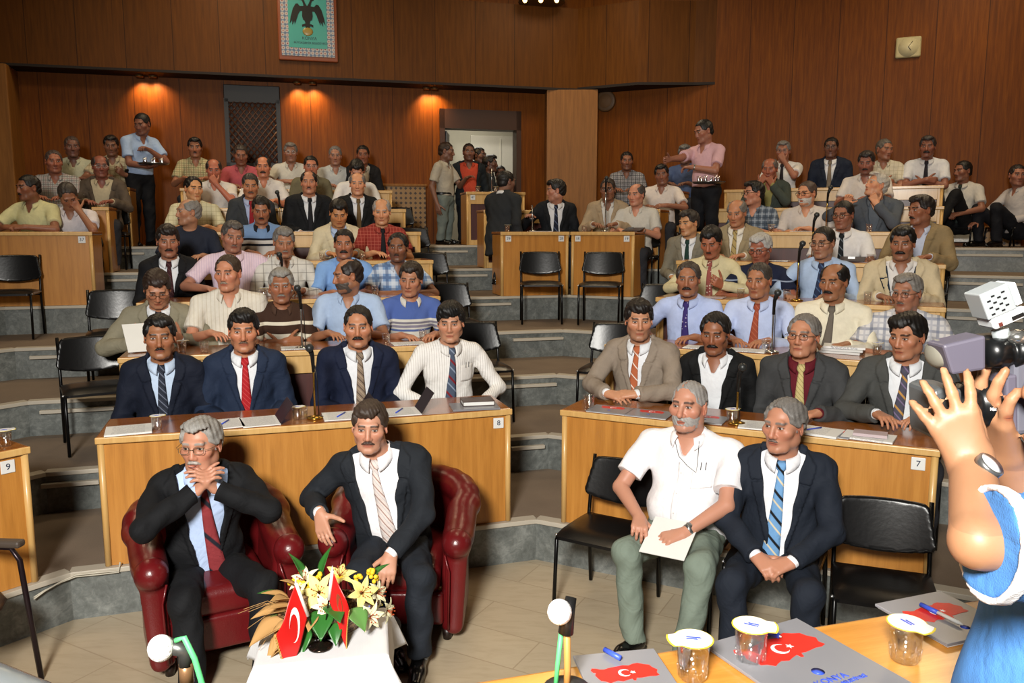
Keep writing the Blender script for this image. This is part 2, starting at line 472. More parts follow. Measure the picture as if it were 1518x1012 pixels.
def cloth(c, pat=None, c2='#ffffff', w=.05, c3=None, lw=.16, rough=.8, sheen=0):
    """fabric; pat: None, plaid, vstripe, hstripe, diag, dots ; w = repeat in metres"""
    key = ('cloth', c, pat, c2, w, c3, lw)
    if key in MATS: return MATS[key]
    m, nt, b = new_mat('fabric'); x = N(nt)
    v = x.tex('Object'); X, Y, Z = x.xyz(v)
    q = srgb(c)
    f = x.noise(v, 40, 3)
    col = x.mix(f, (*[k*.9 for k in q], 1), (*[min(1, k*1.08) for k in q], 1))
    def band(co, per, width, off=0.0):
        fr = x.math('FRACT', x.add(x.math('DIVIDE', co, per), 100.0+off))
        return x.mul(x.sstep(fr, .5-width*.5-.03, .5-width*.5+.03), x.sstep(fr, .5+width*.5+.03, .5+width*.5-.03))
    if pat == 'plaid':
        s1 = band(X, w, lw); s2 = band(Z, w, lw)
        col = x.mix(x.mul(s1, .6), col, rgba(c2)); col = x.mix(x.mul(s2, .6), col, rgba(c2))
        if c3:
            s3 = band(X, w, lw*.7, .5); s4 = band(Z, w, lw*.7, .5)
            col = x.mix(x.mul(x.math('MAXIMUM', s3, s4), .6), col, rgba(c3))
    elif pat == 'vstripe':
        col = x.mix(x.mul(band(X, w, lw), .8), col, rgba(c2))
    elif pat == 'hstripe':
        col = x.mix(band(Z, w, lw), col, rgba(c2))
    elif pat == 'diag':
        d = x.add(x.mul(X, .75), x.mul(Z, .66))
        col = x.mix(band(d, w, lw), col, rgba(c2))
        if c3: col = x.mix(band(d, w, lw*.6, .42), col, rgba(c3))
    elif pat == 'dots':
        vo = nt.nodes.new('ShaderNodeTexVoronoi'); x.link(v, vo.inputs['Vector']); vo.inputs['Scale'].default_value = 1/w; vo.inputs['Randomness'].default_value = .55
        col = x.mix(x.lt(vo.outputs['Distance'], lw), col, rgba(c2))
    x.link(col, b.inputs['Base Color'])
    h = x.add(x.noise(v, 7, 3, .55, .8), x.mul(x.noise(v, 420, 1), .05))
    x.link(x.bump(h, .55, .03), b.inputs['Normal'])
    b.inputs['Roughness'].default_value = rough; b.inputs['Specular IOR Level'].default_value = .25
    b.inputs['Sheen Weight'].default_value = .0
    MATS[key] = m; return m
def bands_mat(name, stops):
    """knit shirt with broad horizontal bands: stops = [(height above the hips, colour)] from below upwards"""
    m, nt, b = new_mat(name); x = N(nt)
    at = nt.nodes.new('ShaderNodeAttribute'); at.attribute_name = 'tp'
    Z = x.xyz(at.outputs['Vector'])[2]
    col = None
    for z, c in stops:
        col = rgba(c) if col is None else x.mix(x.sstep(Z, z-.002, z+.002), col, rgba(c))
    x.link(col, b.inputs['Base Color']); b.inputs['Roughness'].default_value = .85; b.inputs['Specular IOR Level'].default_value = .2
    v = x.tex('Object'); x.link(x.bump(x.noise(v, 7, 3, .55, .8), .5, .03), b.inputs['Normal'])
    return m
def V3(*a): return np.array(a, float)
def nrm(v): v = np.array(v, float); return v/(np.linalg.norm(v)+1e-9)
def ik(S, W, l1, l2, pole):
    d = W-S; D = np.linalg.norm(d)
    if D > (l1+l2)*.995: W = S+d/D*(l1+l2)*.995; d = W-S; D = np.linalg.norm(d)
    a = (l1*l1-l2*l2+D*D)/(2*D); h = math.sqrt(max(l1*l1-a*a, 1e-6)); u = d/D
    p = np.array(pole, float); p = p-u*(p@u); p = nrm(p)
    return S+u*a+p*h, W
def hand(F, W, f, n, side, s=1.0, curl=.5, spread=.08, thumb=None, curls=None):
    """five separate fingers on a palm; f = towards the fingers, n = where the palm faces, side +1 left hand, -1 right hand"""
    f = nrm(f); n = np.array(n, float); n = nrm(n-f*(n@f)); l = np.cross(f, n)*(-side)     # l = towards the thumb
    r = 1.0*s
    offs = (.031, .011, -.010, -.029); lens = (.070, .079, .073, .057); heads = (.088, .092, .088, .080)
    F.cone(W-f*.01, W+f*.03*s, .026*s, .024*s, .015, flat=(n, .68))
    for i in range(4):
        kn = W+(f*heads[i]+l*offs[i])*s
        F.cone(W+(f*.012+l*offs[i]*.55)*s, kn, .0155*r, .0118*r, .014)
        c = curls[i] if curls else curl*(1+.08*(i-1))
        d = nrm(f+l*offs[i]*spread*30); p = kn; ang = 0
        for j, (fr, bend) in enumerate(((.46, .75), (.30, 1.0), (.24, .7))):
            ang += c*bend
            dd = d*math.cos(ang)+n*math.sin(ang)
            q = p+dd*lens[i]*fr*s
            F.cone(p, q, (.0098-.0012*j)*r, (.0090-.0013*j)*r, .0035)
            p = q
    tb = W+(f*.022+l*.024+n*.006)*s
    td = nrm(f*.62+l*.72+n*.25) if thumb is None else nrm(f*thumb[0]+l*thumb[1]+n*thumb[2])
    p = tb
    for j, L in enumerate((.044, .033, .026)):
        dd = nrm(td+f*.22*j+n*.18*j*max(.3, curl)); q = p+dd*L*s
        F.cone(p, q, (.0150, .0112, .0102)[j]*r, (.0118, .0106, .0085)[j]*r, .008 if j == 0 else .004); p = q
ARMS = {   # wrist relative to the hips (x outwards), finger direction (x outwards), palm normal, curl, elbow pole
    'desk':  dict(w=(.13, -.37, .265), dir=(-.6, -.8, -.02), palm=(0, 0, -1), curl=.45, pole=(.6, .4, -.7)),
    'cross': dict(w=(.10, -.36, .275), dir=(-.95, -.25, 0), palm=(0, .5, -.8), curl=.55, pole=(.9, .2, -.4)),
    'lap':   dict(w=(.12, -.25, .125), dir=(-.55, -.8, -.12), palm=(0, -.1, -1), curl=.4, pole=(.5, .6, -.6)),
    'clasp': dict(w=(.085, -.30, .15), dir=(-.75, -.62, -.2), palm=(-.4, .3, -.8), curl=.8, pole=(.9, .4, -.3)),
    'side':  dict(w=(.27, -.02, -.07), dir=(-.05, -.15, -1), palm=(-1, 0, 0), curl=.35, pole=(.3, 1, 0)),
    'fold':  dict(w=(-.03, -.23, .25), dir=(-1, .30, -.1), palm=(0, 1, -.2), curl=.75, pole=(.8, -.1, -.7)),
    'chin':  dict(w=(.10, -.26, .53), dir=(-.45, .25, .85), palm=(-.3, .9, .2), curl=1.1, pole=(.6, -.2, -.8)),
    'read':  dict(w=(.15, -.34, .30), dir=(-.35, -.75, .35), palm=(-.8, 0, .5), curl=.9, pole=(.9, .2, -.5)),
}
PEOPLE = []
def person(label, at, floor, face=0.0, look=(0, 0, 0), lean=0.0, roll=0.0, twist=0.0, pose='sit', s=1.04, bw=1.0, belly=0.0,
           skin='#b9805f', hair=('#15110f', 'full'), must=None, beard=None, stubble=.25, glasses=None, brow=None,
           top='shirt', c='#e8e8ea', pat=None, jc='#1c1f28', jpat=None, jopen=.012, jbut=.13, tie=None, sleeve='short', neck='open',
           L='lap', R='lap', legs=None, tc='#2a2b30', shoes=False, sock=None, belt=None, res=.008, hres=.005, gres=None, slf=.72, slr=.062, armk=1.0, name='person', group=None, seed=None,
           hs=1.0, fw=1.0, nose=1.0, bands=None, watch=None, undershirt=None, jcol=None, tieopts=None, lapcol=None):
    """at = head centre in the hall; floor = height of the step under the feet; face = body heading, look = head (yaw, pitch, roll), both world"""
    rng = random.Random(seed if seed is not None else label)
    if at[1] > 8.5: skin = '#'+''.join('%02x' % min(255, int(int(skin[i:i+2], 16)*(1.28 if i == 1 else 1.40))) for i in (1, 3, 5))  # far skin tones hold the dim light in their colour; lifted here
    gres = gres or res
    at = np.array(at, float); hzc = at[2]-floor
    Rt = rotm(twist, lean, roll); hq = V3(0, -.035, .676)*s
    hz = hzc-(Rt@hq)[2]
    O = V3(0, 0, hz); Hc = O+Rt@hq
    cf, sf = math.cos(face), math.sin(face)
    loc = V3(at[0]-(cf*Hc[0]-sf*Hc[1]), at[1]-(sf*Hc[0]+cf*Hc[1]), floor)
    T = lambda *q: O+Rt@(np.array(q, float)*s)                       # torso frame -> local
    hy, hp_, hr = look; Rh = rotm(hy-face, hp_, hr)
    hsz = s*hs*1.05*(.985+.03*rng.random())
    Hd = lambda *q: Hc+Rh@(np.array(q, float)*hsz)
    # ---- arms
    arm = {}
    wS = .178*bw
    for side, spec in ((1, L), (-1, R)):
        d = dict(ARMS[spec]) if isinstance(spec, str) else dict({'curl': .5, 'pole': (.8, .3, -.5), 'palm': (0, 0, -1), 'dir': (0, -1, 0)}, **spec)
        S = T(side*wS, .012, .452); mx = V3(side, 1, 1)
        toL = lambda p: (lambda e: V3(cf*e[0]+sf*e[1], -sf*e[0]+cf*e[1], e[2]))(np.array(p, float)-loc)
        if 'at' in d:                                                # wrist (and elbow) given as places in the hall
            W = toL(d['at']); d['w'] = None
        else: W = O+np.array(d['w'])*s*mx
        if 'elbow' in d: E = toL(d['elbow'])
        else: E, W = ik(S, W, .292*s, .262*s, np.array(d['pole'])*mx)
        if 'tip' in d: d['dir'] = nrm(toL(d['tip'])-W)*mx
        if 'palmw' in d: pw = d['palmw']; d['palm'] = V3(cf*pw[0]+sf*pw[1], -sf*pw[0]+cf*pw[1], pw[2])*mx
        arm[side] = (S, E, W, nrm(np.array(d['dir'])*mx), np.array(d['palm'], float)*mx, d)
    long = sleeve == 'long' or top == 'jacket'
    # ---- body: head, neck, trunk, arms and hands as one continuous surface
    B = Field(); H = B.frame(Rh*1.0, Hc)
    h = hsz; jw = fw*(.96+.08*rng.random()); ns = nose*(.92+.16*rng.random()); ck = .9+.25*rng.random()
    def E3(*q): return np.array(q, float)*h
    H.ell(E3(0, .016, .034), E3(.0785, .0965, .085), .02)
    H.ell(E3(0, -.022, -.038), E3(.0645*jw, .0715, .078), .03*h)
    H.cone(E3(-.030*jw, -.052, -.088), E3(.030*jw, -.052, -.088), .022*h, .022*h, .025)
    H.cone(E3(-.012, -.080, -.095), E3(.012, -.080, -.095), .016*h, .016*h, .025)
    for sx in (1, -1):
        H.ell(E3(sx*.047*jw, -.055, -.012), E3(.025, .025, .022)*ck, .025)
        H.ell(E3(sx*.055*jw, .0, -.062), E3(.018, .03, .026), .02)
    H.cone(E3(-.036, -.078, .034), E3(.036, -.078, .034), .0135*h, .0135*h, .016)
    for sx in (1, -1): H.ell(E3(sx*.032, -.096, .010), E3(.0165, .017, .0125), .012, 's')
    for sx in (1, -1): H.ell(E3(sx*.032, -.0735, .0115), E3(.0145, .0135, .0125), .004)
    H.cone(E3(0, -.084, .026), E3(0, -.104*(.5+.5*ns), -.024), .0085*h, .0125*h*ns, .012)
    H.cone(E3(-.0125*ns, -.094, -.030), E3(.0125*ns, -.094, -.030), .0095*h, .0095*h, .008)
    H.cone(E3(-.018, -.086, -.0555), E3(.018, -.086, -.0555), .0068*h, .0068*h, .008)
    H.cone(E3(-.015, -.086, -.0675), E3(.015, -.086, -.0675), .0072*h, .0072*h, .008)
    for sx in (1, -1):
        Re = rotm(sx*.35, 0, 0)
        H.ell(E3(sx*.0805, .014, -.004), E3(.0085, .021, .033), .008, Rm=Re)
        H.ell(E3(sx*.088, .008, -.002), E3(.007, .011, .018), .006, 's')
    nb = T(0, .012, .50)
    B.cone(Hd(0, .022, -.055), nb, .056*h*(.5+.5*bw), .064*s*(.5+.5*bw), .03)
    B.ell(T(0, .005, .42), V3(.115*bw, .075, .115)*s, .03, Rm=Rt)
    B.cone(T(-.135*bw, .012, .455), T(.135*bw, .012, .455), .042*s, .042*s, .03)
    B.cone(T(0, 0, .40), T(0, 0, .02), .08*s, .08*s, .03)
    for side in (1, -1):
        S, E, W, f, n, d = arm[side]
        ub = (.028 if long else .043)*armk; fb = (.024 if long else .040)*armk
        B.cone(S, E, (ub+.004)*s, ub*s*.93, .03)
        B.cone(E, W, (ub+fb)/2*s, fb*d.get('wk', .68)*s if not long else .025*s, .010)
        hand(B, W, f, n, side, s*1.03*d.get('size', 1.0), d['curl'], d.get('spread', .08), d.get('thumb'), d.get('curls'))
    hl = Hc-.15*h; hh = Hc+.15*h
    fine = [(hres, hl, hh)]
    V, Q = B.mesh(res, fine)
    me = quads_mesh('person', V, Q)
    a = me.attributes.new('hp', 'FLOAT_VECTOR', 'POINT'); a.data.foreach_set('vector', (((V-Hc)@Rh)/h).astype(np.float32).ravel())
    hcol = hair[0]
    root = link_obj(name, me, skin_mat(skin, brow or hcol, stubble), None, tuple(loc), face)
    tag(root, label, 'person', group)
    def child(nm, F, mat, r, fine=None, attr=None, lab=None):
        V, Q = F.mesh(r, fine)
        if len(Q) < 4: return None
        me = quads_mesh(nm, V, Q)
        if attr == 'hp':
            a = me.attributes.new('hp', 'FLOAT_VECTOR', 'POINT'); a.data.foreach_set('vector', (((V-Hc)@Rh)/h).astype(np.float32).ravel())
        if attr == 'tp':
            a = me.attributes.new('tp', 'FLOAT_VECTOR', 'POINT'); a.data.foreach_set('vector', (((V-O)@Rt)/s).astype(np.float32).ravel())
        o = link_obj(nm, me, mat, root)
        if lab: o['label'] = lab
        return o
    # ---- hair
    st = hair[1]; opt = hair[2] if len(hair) > 2 else {}
    if st != 'none':
        ts = opt.get('side', .011 if st != 'short' else .006); tt = opt.get('top', .020 if st == 'full' else .010)
        hlz = opt.get('hl', .080 if st != 'receding' else .104); rec = opt.get('rec', .012 if st != 'receding' else .03)
        part = opt.get('part', 0)
        def hairfn(P):
            p = P/h; x, y, z = p[..., 0], p[..., 1], p[..., 2]; ax = np.abs(x)
            def el(c, r):
                q = (p-np.array(c))/np.array(r); k0 = np.sqrt((q*q).sum(-1)); g = q/np.array(r); return k0*(k0-1)/(np.sqrt((g*g).sum(-1))+1e-9)
            d = el((0, .018, .034), (.0790+ts, .098+ts, .085+tt))
            d = np.minimum(d, el((0, .05, -.015), (.066+ts*.4, .062+ts*.6, .062)))
            if st == 'full':
                d2 = el((part*.02, -.045, .098), (.062, .05, .030+.3*tt)); k = .03
                hh_ = np.maximum(k-np.abs(d-d2), 0)/k; d = np.minimum(d, d2)-hh_*hh_*k*.25
            tl = opt.get('temple', -.05)
            yl = tl+(-.012-tl)*np.clip((.035-z)/.03, 0, 1)
            zl = hlz+rec*np.clip((ax-.018)/.035, 0, 1)-part*x*.25
            df = np.maximum(y-yl, z-zl); d = np.maximum(d, -df)
            d = np.maximum(d, -np.maximum(y-.006, z+.018-opt.get('burn', 0)))
            d = np.maximum(d, -el((.085, .012, -.006), (.03, .023, .036))); d = np.maximum(d, -el((-.085, .012, -.006), (.03, .023, .036)))
            d = np.maximum(d, -(z+.062))
            if st == 'bald':
                d = np.maximum(d, -el((0, opt.get('by', -.02), .125), (opt.get('bx', .066), .105, .078)))
            return (d+.0030*np.sin(x*230+z*70+y*40)*np.sin(y*120+x*60)+.002*np.sin(x*90-y*60+z*130))*h
        G = Field(); G.frame(Rh, Hc).put(hairfn, E3(-.11, -.12, -.08), E3(.11, .14, .16), .01)
        child('hair', G, hair_mat(hcol), hres*1.15, attr='hp')
    if must:
        mc, mw, mt = must
        G = Field(); g = G.frame(Rh, Hc)
        for sx in (1, -1):
            g.cone(E3(sx*.001, -.0965, -.0465), E3(sx*mw*.55, -.0935, -.0495), mt*h, mt*.95*h, .004)
            g.cone(E3(sx*mw*.55, -.0935, -.0495), E3(sx*mw, -.0835, -.0575), mt*.95*h, mt*.55*h, .004)
        child('mustache', G, hair_mat(mc), min(hres, .0045), attr='hp')
    if beard:
        bc, bt = beard
        def bf(P):
            p = P/h; x, y, z = p[..., 0], p[..., 1], p[..., 2]; ax = np.abs(x)
            def el(c, r):
                q = (p-np.array(c))/np.array(r); k0 = np.sqrt((q*q).sum(-1)); g = q/np.array(r); return k0*(k0-1)/(np.sqrt((g*g).sum(-1))+1e-9)
            d = el((0, -.024, -.046), (.064*jw+bt, .073+bt, .078+bt))
            d = np.maximum(d, z+.034-np.clip((y+.06)*.9, 0, .05)); d = np.maximum(d, y-.008)
            d = np.maximum(d, -el((0, -.1, -.062), (.021, .04, .009)))
            return (d+.0015*np.sin(x*300+z*200))*h
        G = Field(); G.frame(Rh, Hc).put(bf, E3(-.09, -.12, -.15), E3(.09, .03, .0), .01)
        G.frame(Rh, Hc).cone(E3(-.028, -.078, -.052), E3(.028, -.078, -.052), .004*h, .004*h, .004)
        child('beard', G, hair_mat(bc), hres, attr='hp')
    if glasses:
        mb = MB(); gr = .0014 if hres < .006 else .0019
        def hp3(*q): return tuple(Hd(*q))
        for sx in (1, -1):
            pts = [hp3(sx*.033+.0235*np.sign(math.cos(q))*abs(math.cos(q))**.7, -.104-.006*abs(math.cos(q))*0, .010+.0165*np.sign(math.sin(q))*abs(math.sin(q))**.7) for q in (2*PI*i/18 for i in range(18))]
            mb.tube(pts, gr, 5, closed=True)
            mb.tube([hp3(sx*.056, -.103, .014), hp3(sx*.078, -.075, .013), hp3(sx*.0865, .01, .012)], gr, 5)
        mb.tube([hp3(-.010, -.105, .014), hp3(0, -.109, .016), hp3(.010, -.105, .014)], gr, 5)
        ge = mb.build('eyeglasses', plain('spectacle_frame_'+glasses.strip('#'), glasses, .3, .7), root)
        for sx in (1, -1):
            lb = MB()
            lb._add([hp3(sx*.033+.0225*math.cos(2*PI*i/16), -.1035, .010+.0155*math.sin(2*PI*i/16)) for i in range(16)], [tuple(range(16))])
            lb.build('lens', lens_mat(), ge)
    # ---- upper clothes
    def torso(F, r, hem=-.06, k=.05, sh=0.0, box=0.0):
        """r = extra thickness; F gets the trunk in the torso frame"""
        g = F.frame(Rt, O)
        def q(*a): return np.array(a, float)*s
        hc_ = [(q(0, 0, hem), (0, 0, -1))]
        g.ell(q(0, .005, .02), q(.168*bw+r, .118*(.6+.4*bw)+belly*.4+r, .14), k, cut=hc_)
        g.ell(q(0, -.008-belly*.75, .15), q(.155*bw+r+box*.4, .108*(.5+.5*bw)+belly*.6+r, .17), k, cut=hc_)
        g.ell(q(0, .003, .335), q(.162*bw+r+box*.3, .112*(.6+.4*bw)+r, .19), k)
        g.cone(q(-.142*bw, .012, .452), q(.142*bw, .012, .452), (.060+r+sh)*s, (.060+r+sh)*s, .05, flat=((0, 1, 0), .95))
        for sx in (1, -1): g.cone(q(sx*.03, .022, .53), q(sx*.13*bw, .016, .475), (.036+r)*s, (.042+r+sh*.5)*s, .035)
    def sleeves(F, r1, r2, upto, cut_back=0.0, k=.03):
        for side in (1, -1):
            S, E, W, f, n, d = arm[side]
            if upto == 'short':
                e = S+(E-S)*slf; ax_ = nrm(E-S)
                F.cone(S, S+(E-S)*(slf+.23), r1*s, (r1+.004)*s, k, cut=[(e, ax_)])
            else:
                u = nrm(W-E); e = W-u*cut_back
                F.cone(S, E, r1*s, (r1*.5+r2*.5)*s, k); F.cone(E, W+u*.02, (r1*.5+r2*.5)*s, r2*s, .02, cut=[(e, u)])
    def ripple(F, amp, sd):
        us = [o for o in F.ops]; lo = np.min([o[2] for o in us], 0); hi = np.max([o[3] for o in us], 0)
        F.put(lambda P: wob(P, amp, 15, sd), lo, hi, .0, '+')
    sd = rng.random()*20
    hem = -.02 if pose == 'sit' else (.065 if belt else -.06)
    cs = cloth(c, *pat) if (pat and not isinstance(pat, str)) else cloth(c)
    if bands: cs = bands_mat('banded_knit', bands)
    Fs = Field()                                                      # shirt
    torso(Fs, -.002 if top == 'jacket' else .004, hem)
    Tf = Field(); Tf.ops = list(Fs.ops)                               # trunk alone, for the tie
    if top == 'jacket':
        sleeves(Fs, .042, .031, 'long', -.012)
    elif sleeve == 'long': sleeves(Fs, .058, .037, 'long', .0)
    elif sleeve == 'rolled': sleeves(Fs, .058, .047, 'long', .17)
    else: sleeves(Fs, slr*(.6+.4*bw), .06, 'short')
    if neck == 'open' and not tie:
        def vneck(P):
            p = P/s; w = .010+.040*np.clip((p[..., 2]-.43)/.09, 0, 1.4)
            return np.maximum(np.maximum(np.abs(p[..., 0])-w, p[..., 1]+.0), .43-p[..., 2])*s
        Fs.frame(Rt, O).put(vneck, V3(-.09, -.2, .42)*s, V3(.09, .02, .62)*s, .01, 's')
    Fs.frame(Rt, O).cone(V3(0, .012, .50)*s, V3(0, -.01, .62)*s, .060*s, .066*s, .008, 's')
    if top != 'jacket': ripple(Fs, .0022, sd)
    child('undershirt' if False else 'shirt', Fs, cs, gres*1.15 if top == 'jacket' else gres, attr='tp' if bands else None)
    def front_y(xs, zs):
        ys = np.linspace(-.34, .02, 120)
        P = np.stack(np.broadcast_arrays(np.array(xs)[:, None], ys[None, :], np.array(zs)[:, None]), -1)*s
        F = Tf.eval(P@Rt.T+O); ins = F < 0
        i = np.where(ins.any(1), ins.argmax(1), 119)
        return ys[i]
    # collar
    if neck in ('open', 'closed', 'polo'):
        cm = MB(); gap = .26 if (tie or neck == 'closed') else .55
        ccol = jcol or None
        def cpt(u, v):
            a = gap+(2*PI-2*gap)*u; fr = math.cos(a)                   # 1 front, -1 back
            endk = max(0, 1-min(a, 2*PI-a)/1.15)
            nr_ = (.5+.5*bw)*1.04; zu = .540-.020*fr+(.0 if tie else -.012*endk)+(nr_-1)*.03; r = (.0655+.016*v+.004*math.sin(PI*v)+.012*endk*v)*nr_
            z = zu+.006*math.sin(PI*v)-v*(.040+.030*endk)
            return tuple(T(math.sin(a)*r*(1+.05*v), .004-math.cos(a)*r-.010*max(0, fr)*(1+v), z))
        cm.grid(cpt, 26, 4)
        cm.build('collar', cloth(jcol) if (jcol and top != 'jacket') else cs if not bands else cloth(jcol or c), root, solid=.003*s)
    if tie:
        tm = MB(); tcol, tpat = tie[0], tie[1] if len(tie) > 1 else None
        to = tieopts or {}
        zs = [.512, .497, .480, .465]+list(np.linspace(.44, to.get('end', .03), 12)); n_ = len(zs)
        ws = [.016, .026, .021, .0125]+list(np.linspace(.017, to.get('w', .042), 11))+[.006]
        fy = front_y([0]*n_, zs); fy = np.minimum.accumulate(fy[::1]*1.0) if False else fy
        ys = [fy[i]-(.022 if i < 3 else .009) for i in range(n_)]
        sw = to.get('swing', 0.0)
        rows = []
        for i, z in enumerate(zs):
            xo = sw*max(0, (.45-z)/.45)**1.3
            for q in (-1, -.5, 0, .5, 1):
                rows.append(tuple(T(xo+q*ws[i], ys[i]-.006*(1-q*q)*(1.6 if i < 3 else .6), z)))
        fs = [(i*5+j, i*5+j+1, (i+1)*5+j+1, (i+1)*5+j) for i in range(n_-1) for j in range(4)]
        tm._add(rows, fs, True)
        tm.build('tie', cloth(tcol, *tpat) if tpat else cloth(tcol), root, solid=.006*s)
    if top == 'jacket':
        J = Field(); torso(J, .016, -.10 if pose == 'sit' else -.22, sh=.008, box=.012)
        if pose != 'sit': J.frame(Rt, O).cone(V3(0, .01, .1)*s, V3(0, .01, -.2)*s, .16*s*bw, .175*s*bw, .06, flat=((0, 1, 0), .72), cut=[(V3(0, 0, -.20)*s, (0, 0, -1))])
        zb = jbut
        def vw(z):
            up = np.clip((z-zb)/(.53-zb), 0, 1.3); dn = np.clip((zb-z)/.3, 0, 1.2)
            return jopen+.070*up**1.15+(.03+jopen)*dn
        def lapel(P):
            p = P/s; ax = np.abs(p[..., 0]); z = p[..., 2]; w = vw(z)
            up = np.clip((z-zb)/(.46-zb), 0, 1); lw_ = .062*up**.8*np.clip((.56-z)/.06, 0, 1)
            ins = (ax > w-.03) & (ax < w+lw_) & (p[..., 1] < .03) & (z > zb) & (np.abs(z-.415+.25*(ax-.09)) > .005)
            return np.where(ins, -.010*s, 0.0)
        J.frame(Rt, O).put(lapel, V3(-.2, -.3, zb)*s, V3(.2, .03, .58)*s, .0, '+')
        def vcut(P):
            p = P/s
            return np.maximum(np.abs(p[..., 0])-vw(p[..., 2]), p[..., 1]+.005)*s
        J.frame(Rt, O).put(vcut, V3(-.15, -.4, -.3)*s, V3(.15, .01, .66)*s, .004, 's')
        J.frame(Rt, O).cone(V3(0, .008, .49)*s, V3(0, -.02, .63)*s, .066*s, .080*s, .008, 's')
        sleeves(J, .066, .048, 'long', .012, k=.035)
        ripple(J, .0032, sd)
        jm = cloth(jc, *jpat) if jpat else cloth(jc)
        jo = child('jacket', J, jm, gres)
        if lapcol:
            K = Field(); torso(K, .021, -.10, sh=.008, box=.012)
            def lapr(P):
                p = ((P-O)@Rt)/s; ax = np.abs(p[..., 0]); z = p[..., 2]; w = vw(z)
                up = np.clip((z-zb)/(.46-zb), 0, 1)
                return np.maximum.reduce([w-.006-ax, ax-w-.075*up, p[..., 1]-.0, zb+.08-z, z-.50+.5*np.maximum(ax-.11, 0)])*s
            K.put(lapr, V3(-2, -2, -2), V3(2, 2, 3), .0, 'i'); child('dark_collar_facing', K, cloth(lapcol), gres)
        bm = MB(); by = front_y([jopen+.02]*1, [zb-.005])[0]
        for zz in (zb-.005, zb-.10):
            bm.ball(T(-(jopen+.018), front_y([jopen+.02], [zz])[0]-.030, zz), .006*s, 6)
        bm.build('button', plain('dark_button', '#15130f', .4), root) if pose == 'sit' and hres <= .005 else None
    # ---- trousers
    G = Field(); lg = legs or {}
    tr = Rt if pose == 'stand' else rotm(0, lean*.3, 0)
    g = G.frame(rotm(0, 0, 0), O)
    g.ell(V3(0, .012, .015)*s, V3(.165*bw, .118*(.6+.4*bw), .125)*s, .05, cut=[(V3(0, 0, .09)*s, (0, 0, 1))])
    for side in (1, -1):
        hipp = O+V3(side*.088, 0, -.01)*s
        kn = lg.get('kl' if side > 0 else 'kr'); ft = lg.get('fl' if side > 0 else 'fr')
        if pose == 'sit':
            kn = O+V3(*(kn or (side*.15, -.43, -.01)))*(s if kn is None else 1); ft = V3(*(ft or (side*.15, -.40, .075)))
            if kn[2] < ft[2]+.3: kn[2] = ft[2]+.40
            G.cone(hipp, kn, .093*s*(.5+.5*bw), .070*s, .04); G.cone(kn, ft, .066*s, .058*s, .03, cut=[(ft+V3(0, 0, -.005), (0, 0, -1))])
        else:
            ft = V3(*(ft or (side*.11, .02, .075))); kn = hipp*.5+ft*.5+V3(0, -.02, 0) if kn is None else V3(*kn)
            G.cone(hipp, kn, .095*s*(.5+.5*bw), .072*s, .05); G.cone(kn, ft, .070*s, .060*s, .03, cut=[(ft+V3(0, 0, -.02), (0, 0, -1))])
        if shoes:
            dv = lg.get('dl' if side > 0 else 'dr', side*.15)            # toe heading
            fz = lg.get('zl' if side > 0 else 'zr', 0.0)
            Rf = rotm(dv, 0, 0); K = Field(); base = V3(ft[0], ft[1], fz); g2 = K.frame(Rf, base)
            g2.cone((0, .045, .045), (0, -.09, .036), .040, .038, .02, cut=[((0, 0, .004), (0, 0, -1))])
            g2.cone((0, -.09, .034), (0, -.175, .022), .040, .030, .02, flat=((0, 0, 1), .8), cut=[((0, 0, .004), (0, 0, -1))])
            g2.cone((0, .03, .05), (0, .02, .085), .040, .038, .02)
            g2.box((0, .045, .011), (.034, .036, .011), .006, .004); g2.box((0, -.10, .010), (.040, .088, .008), .006, .004)
            child('shoe', K, plain('black_shoe_leather', '#0d0c0c', .22, 0, .6), min(res, .006))
            if sock:
                K = Field(); K.cone(V3(ft[0], ft[1]+.01, fz+.06), V3(ft[0], ft[1]+.01, fz+.16), .043, .046, .01)
                child('sock', K, cloth(sock), min(res, .007))
    ripple(G, .0035, sd+3)
    child('trousers', G, cloth(tc), max(gres, .010) if not shoes else gres)
    if belt:
        K = Field(); K.ell(O+V3(0, .010, .085)*s, V3(.166*bw+.006, .122*(.6+.4*bw)+belly*.35+.006, .13)*s, .02, cut=[(O+V3(0, 0, .105)*s, (0, 0, 1)), (O+V3(0, 0, .067)*s, (0, 0, -1))])
        child('belt', K, plain('black_belt_leather', belt, .4), .006)
    if watch:
        for side in (1, -1):
            if side not in watch: continue
            S, E, W, f, n, d = arm[side]; u = nrm(W-E); w0 = W-u*.03
            K = Field(); K.cone(w0-u*.008, w0+u*.008, .031*s, .031*s, .002, cut=[(w0-u*.009, -u), (w0+u*.009, u)])
            up = nrm(-np.array(n)); K.cone(w0+up*.026*s, w0+up*.034*s, .017, .017, .004, cut=[(w0+up*.036*s, up)])
            child('wristwatch', K, plain('watch_steel', '#8a8a88', .3, .8), .0045)
    PEOPLE.append((root, loc, face))
    return root, dict(root=root, s=s, front_y=front_y, T=T, Hd=Hd, arm=arm, O=O, loc=loc, face=face, world=lambda p: V3(loc[0]+cf*p[0]-sf*p[1], loc[1]+sf*p[0]+cf*p[1], loc[2]+p[2]))
